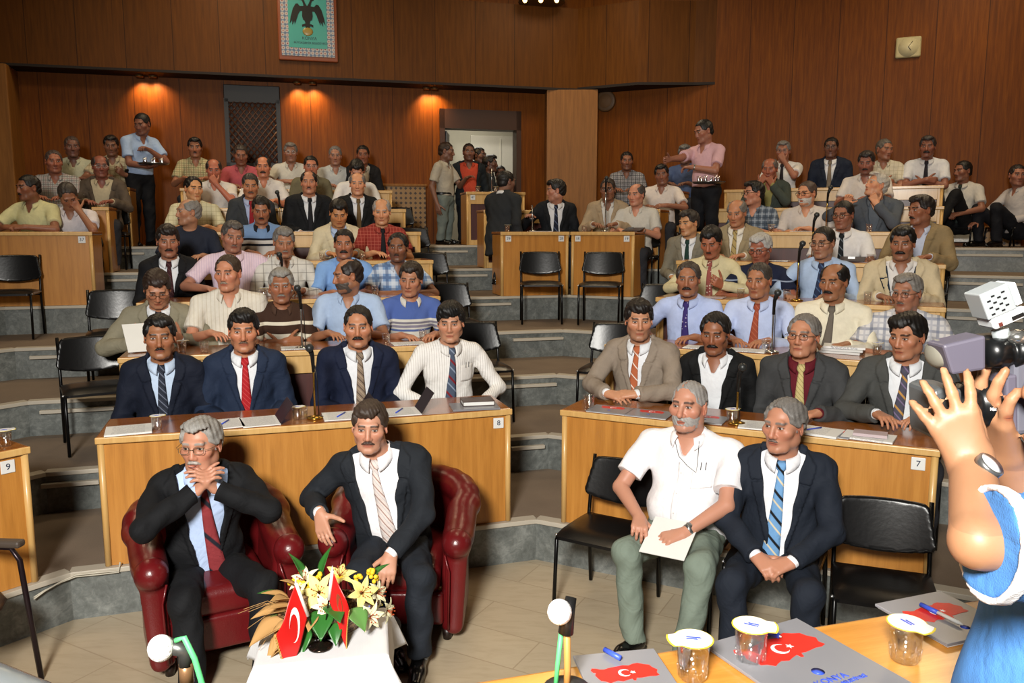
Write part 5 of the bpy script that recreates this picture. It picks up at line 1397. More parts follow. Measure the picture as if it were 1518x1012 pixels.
# ---- third row, left
seat('man in black suit with thick dark hair, third row at the left aisle', 249, 358, 3, 'L', 3, 8, skin='#a06c52', hair=('#1e1612', 'full', {'top': .024, 'hl': .066}), must=MU('#2a1c16', .029, .009), **SUIT, jc='#131316', tie=('#3a1c20', ('diag', '#5a3a3c', .03)), L='lap', R='lap')
seat('stout grey-templed man in pale pink shirt, arms spread on the desk', 345, 351, 3, 'L', 10, 12, r=5, skin='#a8745c', hair=('#4c4744', 'full', {'top': .014, 'hl': .088}), must=MU('#6a5a52', .026, .006), c='#dcc6d2', pat=('vstripe', '#c4aec4', .02, None, .25), bw=1.16, belly=.03, tie=('#2a2a30',), L=dict(w=(.30, -.25, .22), dir=(-.1, -1, -.3), pole=(.9, .3, -.2)), R=dict(w=(.22, -.34, .25), dir=(-.5, -.8, 0), pole=(.9, .3, -.4)), tieopts={'end': .40, 'w': .02})
seat('grey-haired man in white windowpane plaid shirt behind a microphone', 421, 359, 3, 'L', 6, 14, skin='#a87658', hair=('#6f6c68', 'full', {'top': .012}), must=MU('#7a726a', .026, .006), c='#cfccc4', pat=('plaid', '#76726c', .075, None, .10), bw=1.08, sleeve='long')
seat('black-mustached man in bright blue shirt with rolled sleeves', 510, 362, 3, 'L', -3, 4, skin='#a66e50', hair=(BLK, 'short', {'hl': .082}), must=MU(BLK, .030, .010), c='#7ea6dc', bw=1.04, L='desk', R='desk')
seat('dark thin-haired man in blue and white tartan shirt', 590, 367, 3, 'L', -10, 4, skin='#86583e', hair=(BLK, 'receding', {'hl': .098, 'rec': .036}), stubble=.6, must=MU('#2a1e18', .026, .006), c='#7e9cc4', pat=('plaid', '#dfe6ee', .11, '#3c5480', .34), L='cross', R='cross')
# ---- third row, right
seat('dark-haired man in yellow shirt with red patterned tie looking down at a booklet', 1054, 359, 3, 'R', -16, 24, skin='#a8694c', hair=(BLK, 'full', {'top': .024}), must=MU(BLK, .024, .006), c='#cfc49c', sleeve='long', tie=('#96504a', ('dots', '#d8c4b0', .026, None, .3)), lean=.16, L='read', R='read')
seat('white-haired man in navy T-shirt with white stripes', 1127, 369, 3, 'R', -24, 14, skin='#9c5f48', hair=('#a6a39e', 'full', {'top': .014}), glasses='#4a4a4a', c='#1c2236', bands=[(0, '#1c2238'), (.24, '#8e9ab0'), (.250, '#1c2238'), (.33, '#8e9ab0'), (.340, '#1c2238'), (.41, '#8e9ab0'), (.420, '#1c2238')], neck='crew', L='cross', R='cross')
seat('spectacled man in light blue shirt with navy tie behind a brass microphone', 1220, 360, 3, 'R', -26, 8, skin='#a87a5e', hair=('#1c1815', 'short', {'hl': .090}), glasses='#5a4a3a', c='#a8bedd', sleeve='long', tie=('#2a3450', ('diag', '#4a6488', .05)), bw=1.12, L='desk', R=dict(w=(.22, -.36, .24), dir=(-.4, -.9, 0)), tieopts={'swing': -.06})
seat('black-haired man in cream blouson with dark collar and black mustache', 1338, 361, 3, 'R', -10, 8, skin='#9a684c', hair=(BLK, 'full', {'top': .018, 'hl': .074}), must=MU(BLK, .032, .011), **{**SUIT, 'c': '#e0dcd8'}, jc='#c9b998', jopen=.045, lapcol='#1c2a3c', bw=1.16, L='desk', R='desk')
# ---- fourth row, left
seat('bald man in navy T-shirt in profile to the left, fourth row', 279, 315, 4, 'L', -70, 0, skin='#b08062', hair=('#77736f', 'bald', {'bx': .064}), stubble=.3, must=MU('#7a706a', .024, .005), c='#232836', neck='crew', bw=1.06)
seat('man in navy, blue and white banded polo with closed eyes', 387, 311, 4, 'L', 0, 20, skin='#a06a4c', hair=('#17120f', 'short', {'hl': .074}), must=MU('#1c1614', .027, .007), c='#1c2030', bands=[(0, '#c8c4c0'), (.33, '#1a1e2a'), (.352, '#c8c4c0'), (.385, '#1a1e2a'), (.405, '#6f8cb4')], neck='polo', jcol='#16181f')
seat('young dark-haired man in cream suit reading with bowed head', 502, 316, 4, 'L', 4, 26, skin='#96603f', hair=(BLK, 'full', {'top': .022}), **{**SUIT, 'c': '#a8bcdc'}, jc='#cdc2a4', tie=('#6a2a30',), lean=.18)
seat('grey-fringed man in red checked shirt with black tie', 566, 314, 4, 'L', -3, 10, skin='#a06a4e', hair=('#8a8682', 'bald', {'bx': .064}), c='#8c3028', pat=('plaid', '#c06a58', .035, None, .14), tie=('#1a1a1e',), bw=1.06)
# ---- fourth row, right
seat('man in grey suit with green tie looking left, fourth row right at the aisle', 1021, 331, 4, 'R', -42, 8, off=.75, skin='#9c6a4c', hair=('#2a2522', 'full', {'top': .016}), **SUIT, jc='#7e7868', tie=('#1e3a34',), L='lap', R='lap')
seat('bald man in beige suit with gold striped tie, eyes lowered', 1092, 316, 4, 'R', -20, 14, skin='#b8805e', hair=('#6a645e', 'bald', {'bx': .07, 'by': -.01}), **{**SUIT, 'c': '#ddd8cc'}, jc='#96876a', tie=('#b09a64', ('diag', '#6a5a40', .05)), bw=1.1, tieopts={'swing': -.03})
seat('man in white shirt with black tie and dark glasses, fourth row right', 1250, 319, 4, 'R', -24, 8, skin='#9c6850', hair=('#1a1614', 'short', {'hl': .080}), glasses='#2a2624', c='#e0dedc', tie=('#1c2024', ('diag', '#6a747c', .05)), bw=1.06)
seat('mustached man in camel jacket in near profile at the right aisle', 1365, 312, 4, 'R', -52, 4, skin='#9a6448', hair=('#231c1a', 'full', {'top': .016}), must=MU(BLK, .028, .008), **{**SUIT, 'c': '#c0c8dc'}, jc='#8c7856', bw=1.1, dface=-8)
# ---- fifth row, left
seat('balding man in cream checked shirt looking right, fifth row left', 287, 280, 5, 'L', 22, 6, skin='#a5704f', hair=(BLK, 'receding', {'hl': .102, 'rec': .04}), c='#d0caa8', pat=('plaid', '#a8a07c', .05, None, .14), bw=1.08)
seat('tanned man in dark grey suit with red tie looking down', 371, 275, 5, 'L', 2, 14, skin='#8e5a40', hair=('#35302c', 'short', {'hl': .078}), must=MU('#5a4a42', .028, .008), **{**SUIT, 'c': '#a8b4d4'}, jc='#363a3e', tie=('#8a1e26',), L='lap', R='lap')
seat('broad man in black suit with black tie, fifth row', 458, 271, 5, 'L', -2, 2, skin='#96604a', hair=(BLK, 'bald', {'bx': .05, 'by': -.04}), must=MU('#2a201c', .026, .006), **SUIT, jc='#15171a', tie=('#1e1e22',), bw=1.14, L='lap', R='lap')
seat('bald older man in black suit with bronze tie, fifth row', 530, 273, 5, 'L', -2, 4, skin='#a66e54', hair=('#6a6460', 'bald', {'bx': .068}), **SUIT, jc='#16181a', tie=('#6a5638',), bw=1.06, L='lap', R='lap')
# ---- fifth row, right
seat('dark-haired man in blue plaid shirt in profile, fifth row right', 1117, 287, 5, 'R', -60, 2, skin='#96604c', hair=(BLK, 'full', {'top': .014}), glasses='#222222', must=MU('#6a5a52', .024, .006), c='#54606e', pat=('plaid', '#9aa4b0', .07, '#2a3240', .24), bw=1.06)
seat('white-bearded man in white shirt with dark glasses', 1196, 287, 5, 'R', -36, 6, skin='#a0684e', hair=('#4a3c34', 'short', {'hl': .090}), beard=('#bdb8b0', .006), glasses='#1a1614', c='#cdc4bc', bw=1.1, L=dict(w=(.06, -.30, .30), dir=(-.9, -.3, .1)), R='desk')
seat('grey-haired man in slate jacket raising one hand and holding his chin', 1299, 275, 5, 'R', -56, -16, skin='#a87056', hair=('#b0aaa0', 'full', {'top': .014, 'hl': .09}), **{**SUIT, 'c': '#5a626c'}, jc='#50565e', bw=1.16, L=dict(ARMS['chin'], w=(.02, -.24, .48)), R=dict(w=(.26, -.34, .48), dir=(-.3, -.5, .8), palm=(0, -1, 0), curl=.8, pole=(.9, .2, -.5)))
# ---- sixth row
seat('balding man in white shirt resting his chin on his hand, sixth row left', 317, 252, 6, 'L', 0, 12, skin='#8c4e3c', hair=(DRK, 'bald', {'bx': .066}), must=MU('#2c1e1a', .026, .006), c='#d6d0c8', bw=1.08, L=dict(ARMS['chin'], w=(.02, -.27, .50)), R='desk')
seat('mustached man in white shirt with open collar, sixth row left', 390, 248, 6, 'L', -3, 4, skin='#9c5e46', hair=(DRK, 'bald', {'bx': .06}), must=MU('#2a1c16', .030, .010), c='#d8d4ce', bw=1.06)
seat('spectacled man in khaki jacket, sixth row left', 461, 247, 6, 'L', 4, 6, skin='#965a44', hair=(BLK, 'short', {}), glasses='#aaaaaa', top='jacket', jc='#6c664e', c='#9c9680', sleeve='long', L='lap', R='lap')
seat('black-haired man in white shirt with bowed head, sixth row left', 529, 253, 6, 'L', 0, 38, skin='#9c6450', hair=(BLK, 'full', {'top': .02}), c='#dedcd8', lean=.2, bw=1.06)
seat('balding man in green-grey jacket with both hands at his mouth', 1141, 251, 6, 'R', -12, 8, skin='#7c4534', hair=('#5a504a', 'bald', {'bx': .064}), **{**SUIT, 'c': '#8a8450'}, jc='#3c443e', L=dict(ARMS['chin'], w=(.06, -.26, .48)), R=dict(ARMS['chin'], w=(.08, -.24, .50)))
seat('dark-bearded man in white polo shirt looking down, sixth row right', 1284, 241, 6, 'R', -8, 16, skin='#7a4a3c', hair=('#26211f', 'full', {'top': .014}), must=MU('#221c1a', .028, .009), stubble=.7, c='#d6cfc8', bw=1.14, dface=-10)
# ---- seventh row
seat('dark-haired man in green checked shirt against the back wall, left', 289, 219, 7, 'L', -2, 6, skin='#7c4c38', hair=(BLK, 'full', {'top': .014}), must=MU(BLK, .024, .006), c='#b8b088', pat=('plaid', '#6a6c4c', .06, '#8c6a50', .2))
seat('man in red-pink shirt in front of the lattice grille', 357, 230, 7, 'L', 2, 16, skin='#6e4232', hair=('#37302c', 'short', {}), c='#b0545c', bw=1.06)
seat('spectacled grey-haired man in white shirt, last row left', 431, 226, 7, 'L', 0, 6, skin='#7c5040', hair=('#6c6660', 'full', {'top': .010}), glasses='#bbbbbb', c='#c8c6bc', bw=1.06, L='cross', R='cross')
seat('grey-haired man in pale blue-grey open shirt, last row left', 497, 231, 7, 'L', 0, 8, skin='#805444', hair=('#6a6664', 'short', {'hl': .092}), c='#b4b8b8', bw=1.02)
seat('dark man in black jacket and checked shirt at the end of the last row', 538, 230, 7, 'L', 0, 6, skin='#6a3c2c', hair=(BLK, 'short', {}), top='jacket', jc='#1c1c1e', c='#b8b4a8', jopen=.03, sleeve='long', L='lap', R='lap')
seat('grey-haired man in white shirt with black tie touching his face', 1161, 224, 7, 'R', -8, 6, skin='#7c4c3c', hair=('#6e6a66', 'full', {'top': .012}), glasses='#888888', c='#dad8d4', tie=('#241c22',), L=dict(ARMS['chin'], w=(.03, -.24, .54)), R='desk', bw=1.06)
seat('man in dark navy suit with pale tie against the right wall', 1232, 219, 7, 'R', -4, 4, skin='#5a382c', hair=(BLK, 'short', {}), glasses='#555555', **SUIT, jc='#1c2434', tie=('#7c7060',), bw=1.06, L='lap', R='lap')
seat('grey-haired man in cream checked shirt with crossed arms looking right', 1311, 222, 7, 'R', 38, 6, skin='#7a4c3a', hair=('#55504a', 'short', {}), c='#c8c2ae', pat=('plaid', '#a49c84', .05), L='fold', R=dict(ARMS['fold'], w=(-.02, -.26, .27)))
seat('mustached man in white shirt with black tie, right end of the last row', 1375, 218, 7, 'R', -6, 4, skin='#6c4032', hair=('#302a28', 'full', {'top': .014}), must=MU('#1a1412', .032, .011), c='#d0d2d6', tie=('#24222a',), L='fold', R=dict(ARMS['fold'], w=(-.02, -.26, .27)), bw=1.06)
# ---- far right, beside the wall
P = at_y(1427, 254, 10.75)
f = FR_-.3
o, i_ = person('man in white shirt and dark tie sitting cross-legged at the far right', P, ZT+.004, f, (math.atan2(-P[0], P[1])+D2(-46), D2(6), 0), res=.012, hres=.008, skin='#6e4232', hair=(BLK, 'short', {}), c='#c4bfb6', tie=('#2a3430',), neck='closed', tc='#141416', L='clasp', R='clasp', shoes=True, legs=dict(kl=(.05, -.44, .06), kr=(-.14, -.43, -.01), fl=(-.10, -.62, .25), fr=(-.16, -.42, .075), zl=.14))
put_chair(i_['loc'][0], i_['loc'][1]+.05, ZT+.002, f, 'low chair under the cross-legged man in white at the far right').scale = (1, 1, .55)
P = at_y(1508, 260, 10.5)
o, i_ = person('man in white long-sleeved shirt cut by the right edge, hands on knees', P, ZT+.004, f-.6, (math.atan2(-P[0], P[1])+D2(20), D2(6), 0), res=.012, hres=.008, skin='#7c4c3c', hair=('#221c1a', 'short', {}), c='#b8b2b0', sleeve='long', tc='#15161c', L='lap', R=dict(w=(.15, -.42, .12), dir=(0, -.9, -.4)), shoes=True)
put_chair(i_['loc'][0], i_['loc'][1]+.05, ZT+.002, f-.6, 'low chair under the man cut by the right edge').scale = (1, 1, .55)
# ---- far left block
seat('mustached man in pale yellow shirt in profile at the far left desk', 42, 279, 5, 'L', -62, 4, skin='#6e4230', hair=(BLK, 'short', {}), must=MU(BLK, .026, .007), c='#cfcb9a', bw=1.1, L='cross', R='cross', dface=-20)
seat('man in white shirt leaning his head on his hand at the far left desk', 101, 290, 5, 'L', 12, 42, r=-14, skin='#7a4c38', hair=('#38322e', 'short', {'hl': .09}), c='#d2ccd0', bw=1.08, L=dict(ARMS['chin'], w=(.10, -.24, .50)), R='desk', lean=.22)
seat('smiling man in white plaid shirt, sixth row far left', 80, 240, 6, 'L', 8, 4, skin='#7a4636', hair=('#463a36', 'short', {'hl': .092}), c='#a8a8a4', pat=('plaid', '#5c5c60', .05, '#8c6468', .2), bw=1.08)
seat('spectacled man in brown jacket over a cream shirt, far left block', 149, 247, 6, 'L', 6, 4, skin='#6e3c30', hair=('#352a26', 'bald', {}), glasses='#bbbbbb', top='jacket', jc='#54493e', c='#b8ac90', sleeve='long', jopen=.05, bw=1.06)
seat('grey-haired man in cream shirt, rear of the far left block', 107, 218, 7, 'L', 4, 4, skin='#5e3a30', hair=('#4a3c36', 'short', {'hl': .088}), c='#b4b49c', bw=1.0)
seat('dark-haired man in cream checked shirt reading, rear of the far left block', 165, 216, 7, 'L', -6, 12, skin='#6a4232', hair=('#1e1816', 'full', {'top': .012}), c='#bcb092', pat=('plaid', '#8c7c60', .06, None, .2), L='read', R='cross', bw=1.1)
# ---- centre block
seat('young man in black jacket and white shirt turned away in profile to the left', 824, 283, 5, 'L', -86, 4, skin='#8c5a48', hair=(BLK, 'full', {'top': .018, 'hl': .072}), **{**SUIT, 'c': '#d6d6d8'}, jc='#15171b', tie=('#1c2030', ('diag', '#55607c', .06)), jopen=.035, dface=-16, L='lap', R=dict(w=(.30, -.34, .36), dir=(.4, -.8, .2), pole=(.6, .4, -.6)), bw=1.08)
seat('man in tan jacket behind a microphone, centre block', 901, 281, 5, 'R', -8, 6, skin='#6e4432', hair=('#2c2420', 'short', {'hl': .084}), glasses='#4a3c34', **{**SUIT, 'c': '#cccac4'}, jc='#a08d72', bw=1.06, dface=14)
seat('bald man in white shirt with grey fringe, centre block', 943, 289, 5, 'R', -30, 6, skin='#9c6450', hair=('#4c4642', 'bald', {'bx': .066}), c='#c6c2b8', bw=1.1, L='desk', R='desk', dface=6, watch=(1,))
seat('dark-haired man in white shirt leaning on his elbow, centre block', 981, 259, 6, 'R', -4, 8, r=-8, skin='#6e4232', hair=(BLK, 'full', {'top': .014}), c='#d6ccc4', bw=1.06, L='cross', R='desk', dface=10)
seat('man in black and white patterned shirt by the pillar', 929, 239, 7, 'R', 6, 4, skin='#6a3f2f', hair=(BLK, 'short', {}), stubble=.5, c='#a8a8aa', pat=('plaid', '#23242c', .055, '#4a4450', .36), bw=1.06, dface=14)
seat('grey-haired man in blue T-shirt behind the waiter in pink', 1015, 229, 7, 'R', -12, 8, skin='#5e3c30', hair=('#62605c', 'full', {'top': .014}), c='#48587c', neck='crew', bw=1.08)
# ---- people standing
def stand(label, u, v, Y, zf, face, y=0, p=4, r=0, **kw):
    P = at_y(u, v, Y); th = math.atan2(-P[0], P[1]); kw.setdefault('L', 'side'); kw.setdefault('R', 'side')
    return person(label, P, zf+.004, th+D2(face), (th+D2(y), D2(p), D2(r)), pose='stand', res=.011, hres=.0075, shoes=True, **kw)
TRAY = []
i_ = stand('waiter in light blue shirt standing with a tray of glasses, left aisle', 211, 184, 10.9, ZT, 28, -34, 22, skin='#6a4032', hair=(BLK, 'short', {}), c='#9fb6d8', tc='#0f1014', belt='#0c0c0c', L=dict(w=(.02, -.24, .34), dir=(-.9, -.1, .3), palm=(0, 0, -1), curl=.9, pole=(1, .3, -.3)), R=dict(w=(.06, -.36, .12), dir=(-.1, -1, 0), palm=(0, 0, 1), curl=.2, pole=(.6, .6, -.6)), lean=.16, bw=1.04)
TRAY.append(i_[1])
i_ = stand('waiter in pink shirt reaching out with a tray of tea glasses', 1043, 195, 9.9, ZT-.05, -36, -58, 20, skin='#7c4c3c', hair=(BLK, 'short', {}), c='#cfa6ac', tc='#101116', belt='#0c0c0c', R=dict(w=(.10, -.56, .34), dir=(.1, -1, -.2), palm=(-1, 0, -.3), curl=.8, pole=(.6, .5, -.6)), L=dict(w=(.02, -.30, .26), dir=(-1, -.2, 0), palm=(0, 0, -1), curl=.7, pole=(.9, .3, -.4)), lean=.06, watch=(1,), bw=1.04)
TRAY.append(i_[1])
stand('dark-suited man walking with his back to the camera by the centre desk', 751, 270, 10.1, tier_z(5)+.12, 146, 126, 6, skin='#5e3c30', hair=(BLK, 'short', {'hl': .07}), top='jacket', c='#d8d8d8', jc='#24272a', tc='#22252a', R='side', L=dict(w=(.12, -.40, .34), dir=(.1, -1, .1), pole=(.7, .4, -.5)), lean=.14, bw=1.06, legs=dict(fl=(.09, -.16, .075), fr=(-.10, .20, .09)))
stand('man in grey short-sleeved shirt and grey trousers in profile by the door', 662, 225, 12.3, ZT, 62, 78, 8, skin='#5e3c30', hair=('#2a1c14', 'short', {}), c='#a8a294', tc='#6a7470', belt='#15120e', R='side', L=dict(w=(.05, -.32, .30), dir=(-.2, -.9, .3), pole=(.6, .4, -.7)), bw=1.04)
stand('man in orange shirt and dark jacket standing in the doorway', 695, 226, 12.6, ZT, 8, 10, 4, skin='#5e3a2e', hair=('#1c1412', 'short', {'hl': .088}), stubble=.6, top='jacket', c='#b8452e', jc='#1c2226', tc='#12151c', jopen=.075, jbut=.02, R='side', L='side', bw=1.06)
stand('man partly hidden behind the orange-shirted man at the door', 711, 231, 13.4, ZT, 20, 60, 4, skin='#4e3026', hair=(BLK, 'short', {}), c='#3a4248', tc='#20242a')
stand('man with a cap-like dark hairstyle in profile in the doorway', 727, 243, 13.3, ZT-.12, 70, 80, 2, skin='#4a2c22', hair=('#0c0a0a', 'full', {'top': .012}), c='#2c3034', tc='#181a1e')
stand('dark-haired man at the back of the doorway, only his hair visible', 742, 258, 13.6, ZT-.28, 10, 10, 4, skin='#4a2c22', hair=(BLK, 'short', {}), c='#33383a', tc='#181a1e')
# trays with glasses
M_tray = plain('steel_tray', '#8c8c8a', .25, .9); M_glass = cup_mat('tumbler_glass', .3); M_tea = plain('dark_tea', '#3a120a', .2)
def tray(label, P, r=.19, n=6, glabel=''):
    o = empty('serving_tray', tuple(P)); tag(o, label, 'tray')
    b = MB(); b.lathe([(r-.02, 0), (r, .018), (r+.006, .02), (r-.014, .006), (.001, .006)], n=26); b.build('plate', M_tray, o)
    for i in range(n):
        q = 2*PI*i/n; g = empty('tea_glass', (P[0]+r*.6*math.cos(q), P[1]+r*.6*math.sin(q), P[2]+.008)); tag(g, glabel, 'glass', glabel)
        b = MB(); b.lathe([(.018, 0), (.022, .02), (.017, .045), (.024, .075)], n=12); b.build('glass_wall', M_glass, g)
        b = MB(); b.lathe([(.016, .003), (.019, .02), (.0145, .045), (.001, .045)], n=10); b.build('tea', M_tea, g)
for inf, lb, gl in ((TRAY[0], 'round tray on the hand of the waiter in light blue', 'tea glass on the tray of the waiter in blue'), (TRAY[1], 'round tray held low by the waiter in pink', 'tea glass on the tray of the waiter in pink')):
    side = -1 if inf is TRAY[0] else 1
    S_, E_2, W_, f_, n_, d_ = inf['arm'][side]; w = inf['world'](W_+f_*.09)
    if inf is TRAY[1]: w = at_y(1050, 272, 9.55)
    else: w = w+np.array([0, 0, .022])
    tray(lb, w, glabel=gl)
# ---- front row people
INF = {}
def front(key, label, P, face, look, **kw):
    res, hres = RES[0]
    if kw.get('tie'): kw.setdefault('neck', 'closed')
    INF[key] = person(label, P, .004, face, look, res=res, hres=hres, gres=.0068, shoes=True, **kw)[1]
thc = lambda P: math.atan2(-P[0], P[1])
P = at_y(298, 660, 3.90)
front('A1', 'grey-haired spectacled man in black suit with fingers laced at his chin, in the left armchair', P, .46, (thc(P)+D2(-24), D2(4), 0), lean=.16, skin='#c08a70', hair=('#8a8782', 'full', {'top': .012, 'hl': .090}), glasses='#8a7a66', must=MU('#a49c94', .028, .008), stubble=.1, **{**SUIT, 'c': '#b4c8ea'}, jc='#101114', jopen=.05, jbut=.10, tie=('#8a3438', ('diag', '#20222c', .12)), tc='#121316', jcol=None,
      L=dict(w=(.045, -.265, .475), dir=(-.62, -.1, .78), palm=(-.75, .3, -.5), curl=.38, pole=(1.0, -.15, -.5), curls=(.25, .5, .55, .6)), R=dict(w=(.045, -.265, .475), dir=(-.62, -.1, .78), palm=(-.75, .3, -.5), curl=.38, pole=(1.0, -.15, -.5), curls=(.25, .5, .55, .6)),
      legs=dict(kl=(.22, -.44, .03), kr=(-.13, -.44, .02), fl=(.20, -.56, .085), fr=(-.12, -.53, .085), dl=.3, dr=-.1), bw=1.06, hs=.99, tieopts={'swing': .06, 'end': .0}, watch=(1,))
P = at_y(548, 633, 4.15)
front('A2', 'man in charcoal suit with pale striped tie leaning in the right armchair', P, -.06, (thc(P)+D2(-6), D2(6), D2(2)), lean=.15, roll=-.13, skin='#c28e74', hair=('#3a2e26', 'full', {'top': .018, 'hl': .076, 'part': -.6}), must=MU('#4a3830', .030, .007), stubble=.1, **{**SUIT, 'c': '#ebe8ea'}, jc='#1e2228', jopen=.055, jbut=.04, tie=('#d8ccc6', ('diag', '#9c7a70', .032, '#b8b4b8')), tc='#1f242c',
      R=dict(elbow=at_y(462, 736, 4.26), at=at_y(474, 760, 3.99), tip=at_y(482, 806, 3.90), palmw=(.35, .9, -.2), curl=.3, pole=(.8, .6, .1), thumb=(.5, 1, .2)), L=dict(w=(.07, -.42, .11), dir=(-.12, -.45, -.9), palm=(-.2, .9, -.4), curl=.35, pole=(1, .3, -.1)),
      legs=dict(kl=(.22, -.46, .0), kr=(-.07, -.47, .02), fl=(.22, -.52, .085), fr=(.06, -.40, .085), dl=.05, dr=.5), sock='#7c8288', bw=1.14, belly=.015, hs=.97, tieopts={'swing': .04, 'w': .048, 'end': -.01})
P = at_y(1021, 602, 4.22)
front('F3', 'heavy man in white short-sleeved shirt and green trousers with cropped grey beard', P, FR_-.06, (thc(P)+D2(-22), D2(0), 0), lean=.0, skin='#bd8870', hair=('#8c8884', 'short', {'hl': .104, 'side': .003, 'top': .003, 'rec': .03}), beard=('#9a9692', .003), brow='#3a302c', stubble=.2, c='#edeaec', neck='open', tc='#748074', bw=1.24, belly=.07,
      L=dict(w=(.10, -.37, .13), dir=(-.75, -.62, -.2), palm=(-.2, .2, -1), curl=.95, pole=(1, .25, -.3)), R=dict(w=(.14, -.33, .15), dir=(-.35, -.9, -.2), palm=(.1, .1, -1), curl=.8, pole=(1, .25, -.3)),
      legs=dict(kl=(.22, -.46, .01), kr=(-.16, -.47, .01), fl=(.17, -.52, .085), fr=(-.12, -.46, .085), dl=-.1, dr=-.25), sock='#4a4c50', watch=(1,), hs=1.01, nose=1.12)
P = at_y(1162, 631, 3.97)
front('F4', 'grey-haired man in dark suit with blue, black and cream striped tie', P, FR_+.06, (thc(P)+D2(-30), D2(4), 0), lean=.03, skin='#b88268', hair=('#6c6864', 'receding', {'hl': .104, 'rec': .035, 'side': .012}), must=MU('#6a5a52', .026, .006), stubble=.15, **{**SUIT, 'c': '#e6e6ea'}, jc='#1b212c', jopen=.032, jbut=.05, tie=('#6c9ac8', ('diag', '#16181c', .085, '#d2c4a4')), tc='#1b212c',
      L=dict(w=(.085, -.35, .115), dir=(-.8, -.5, -.25), palm=(-.2, .4, -.9), curl=.8, pole=(1, .35, -.25)), R=dict(w=(.075, -.34, .115), dir=(-.7, -.6, -.3), palm=(-.2, .4, -.9), curl=.7, pole=(1, .35, -.25)),
      legs=dict(kl=(.17, -.45, .0), kr=(-.17, -.45, .0), fl=(.16, -.42, .085), fr=(-.15, -.47, .085), dl=.1, dr=-.2), bw=1.06, hs=1.0, tieopts={'swing': -.035, 'w': .044, 'end': -.02})
# pocket, pens, placket and spectacle cord of the heavy man; pens of the young man in stripes
def on_chest(inf, x_, z_, d=.004): return inf['T'](x_, float(inf['front_y']([x_], [z_])[0])-d/inf['s'], z_)
for inf, big in ((INF['F3'], True), (SEATS['young man in white striped shirt with grey-red striped tie and thick dark hair'], False)):
    b = MB(); b.grid(lambda u, v_: tuple(on_chest(inf, .055+.095*u, .285+.11*v_, .0045)), 8, 8); b.build('pocket', cloth('#e9e7e8' if big else '#dedbd6'), inf['root'], solid=.0015)
    for j in range(2): b = MB(); b.tube([tuple(on_chest(inf, .095+.022*j, .375, .008)), tuple(on_chest(inf, .097+.022*j, .412, .009))], .0022, 6); b.build('pen', plain('dark_pen', '#23242c', .3), inf['root'])
inf = INF['F3']
b = MB(); b.grid(lambda u, v_: tuple(on_chest(inf, -.016+.032*u, .03+.37*v_, .0035)), 3, 24); b.build('placket', cloth('#e6e4e6'), inf['root'], solid=.001)
for z_ in (.08, .17, .26, .35): b = MB(); b.ball(tuple(on_chest(inf, 0, z_, .007)), .0045, 6); b.build('button', plain('white_button', '#d6d4d2', .3), inf['root'])
b = MB(); b.tube([tuple(inf['T'](-.055, -.075, .50))]+[tuple(on_chest(inf, x_, z_, .008)) for x_, z_ in ((-.02, .43), (.03, .39), (.075, .36), (.078, .40), (.075, .45))]+[tuple(inf['T'](.07, -.07, .51))], .0018, 5); b.build('spectacle_cord', plain('dark_cord', '#2a2a2a', .5), inf['root'])
# papers in hands
w = SEATS['man in olive-grey suit bowed over white papers at the left']; q = at_y(208, 500, 5.68); o = empty('paper_sheet', tuple(q), w['face']+.3); tag(o, 'white papers held up by the man in the olive-grey suit', 'paper')
b = MB(); M = Matrix.Rotation(.75, 4, 'X'); b.box((-.10, -.13, -.002), (.10, .13, .002), M); b.build('sheet', M_paper, o)
# papers in the heavy man's hands, glasses cord
w = INF['F3']['world'](INF['F3']['O']+np.array([.03, -.42, .115])); o = empty('paper_sheet', tuple(w), INF['F3']['face']); tag(o, 'white sheets held on the lap of the heavy man in white', 'paper')
b = MB(); M = Matrix.Rotation(.45, 4, 'X'); b.box((-.10, -.13, -.002), (.13, .12, .002), M); b.build('sheet', M_paper, o)
# ------------------------------------------------------------------ coffee table with cloth, flowers and flags
tc_ = at_z(483, 935, .50); TX, TY = -.77, 3.13; TA = .18; TZ = .50; TW, TD = .50, .40
o = empty('coffee_table', (TX, TY, .002), TA); tag(o, 'low coffee table with turned reddish wooden legs under a white cloth', 'coffee table')
M_red_wood = plain('reddish_turned_wood', '#7a2f14', .25, coat=.4)
b = MB(); b.box((-TW/2, -TD/2, TZ-.035), (TW/2, TD/2, TZ-.006)); b.build('tabletop', M_red_wood, o, bevel=.008)
b = MB(); b.box((-TW/2+.03, -TD/2+.03, TZ-.10), (TW/2-.03, TD/2-.03, TZ-.035)); b.build('apron', M_red_wood, o)
for sx in (1, -1):
    for sy in (1, -1):
        b = MB(); b.lathe([(.016, 0), (.024, .03), (.020, .06), (.030, .12), (.036, .17), (.028, .22), (.020, .235), (.032, .255), (.034, .30), (.024, .33), (.030, .36), (.030, .42)], (sx*(TW/2-.055), sy*(TD/2-.055), 0), 16); b.build('leg', M_red_wood, o)
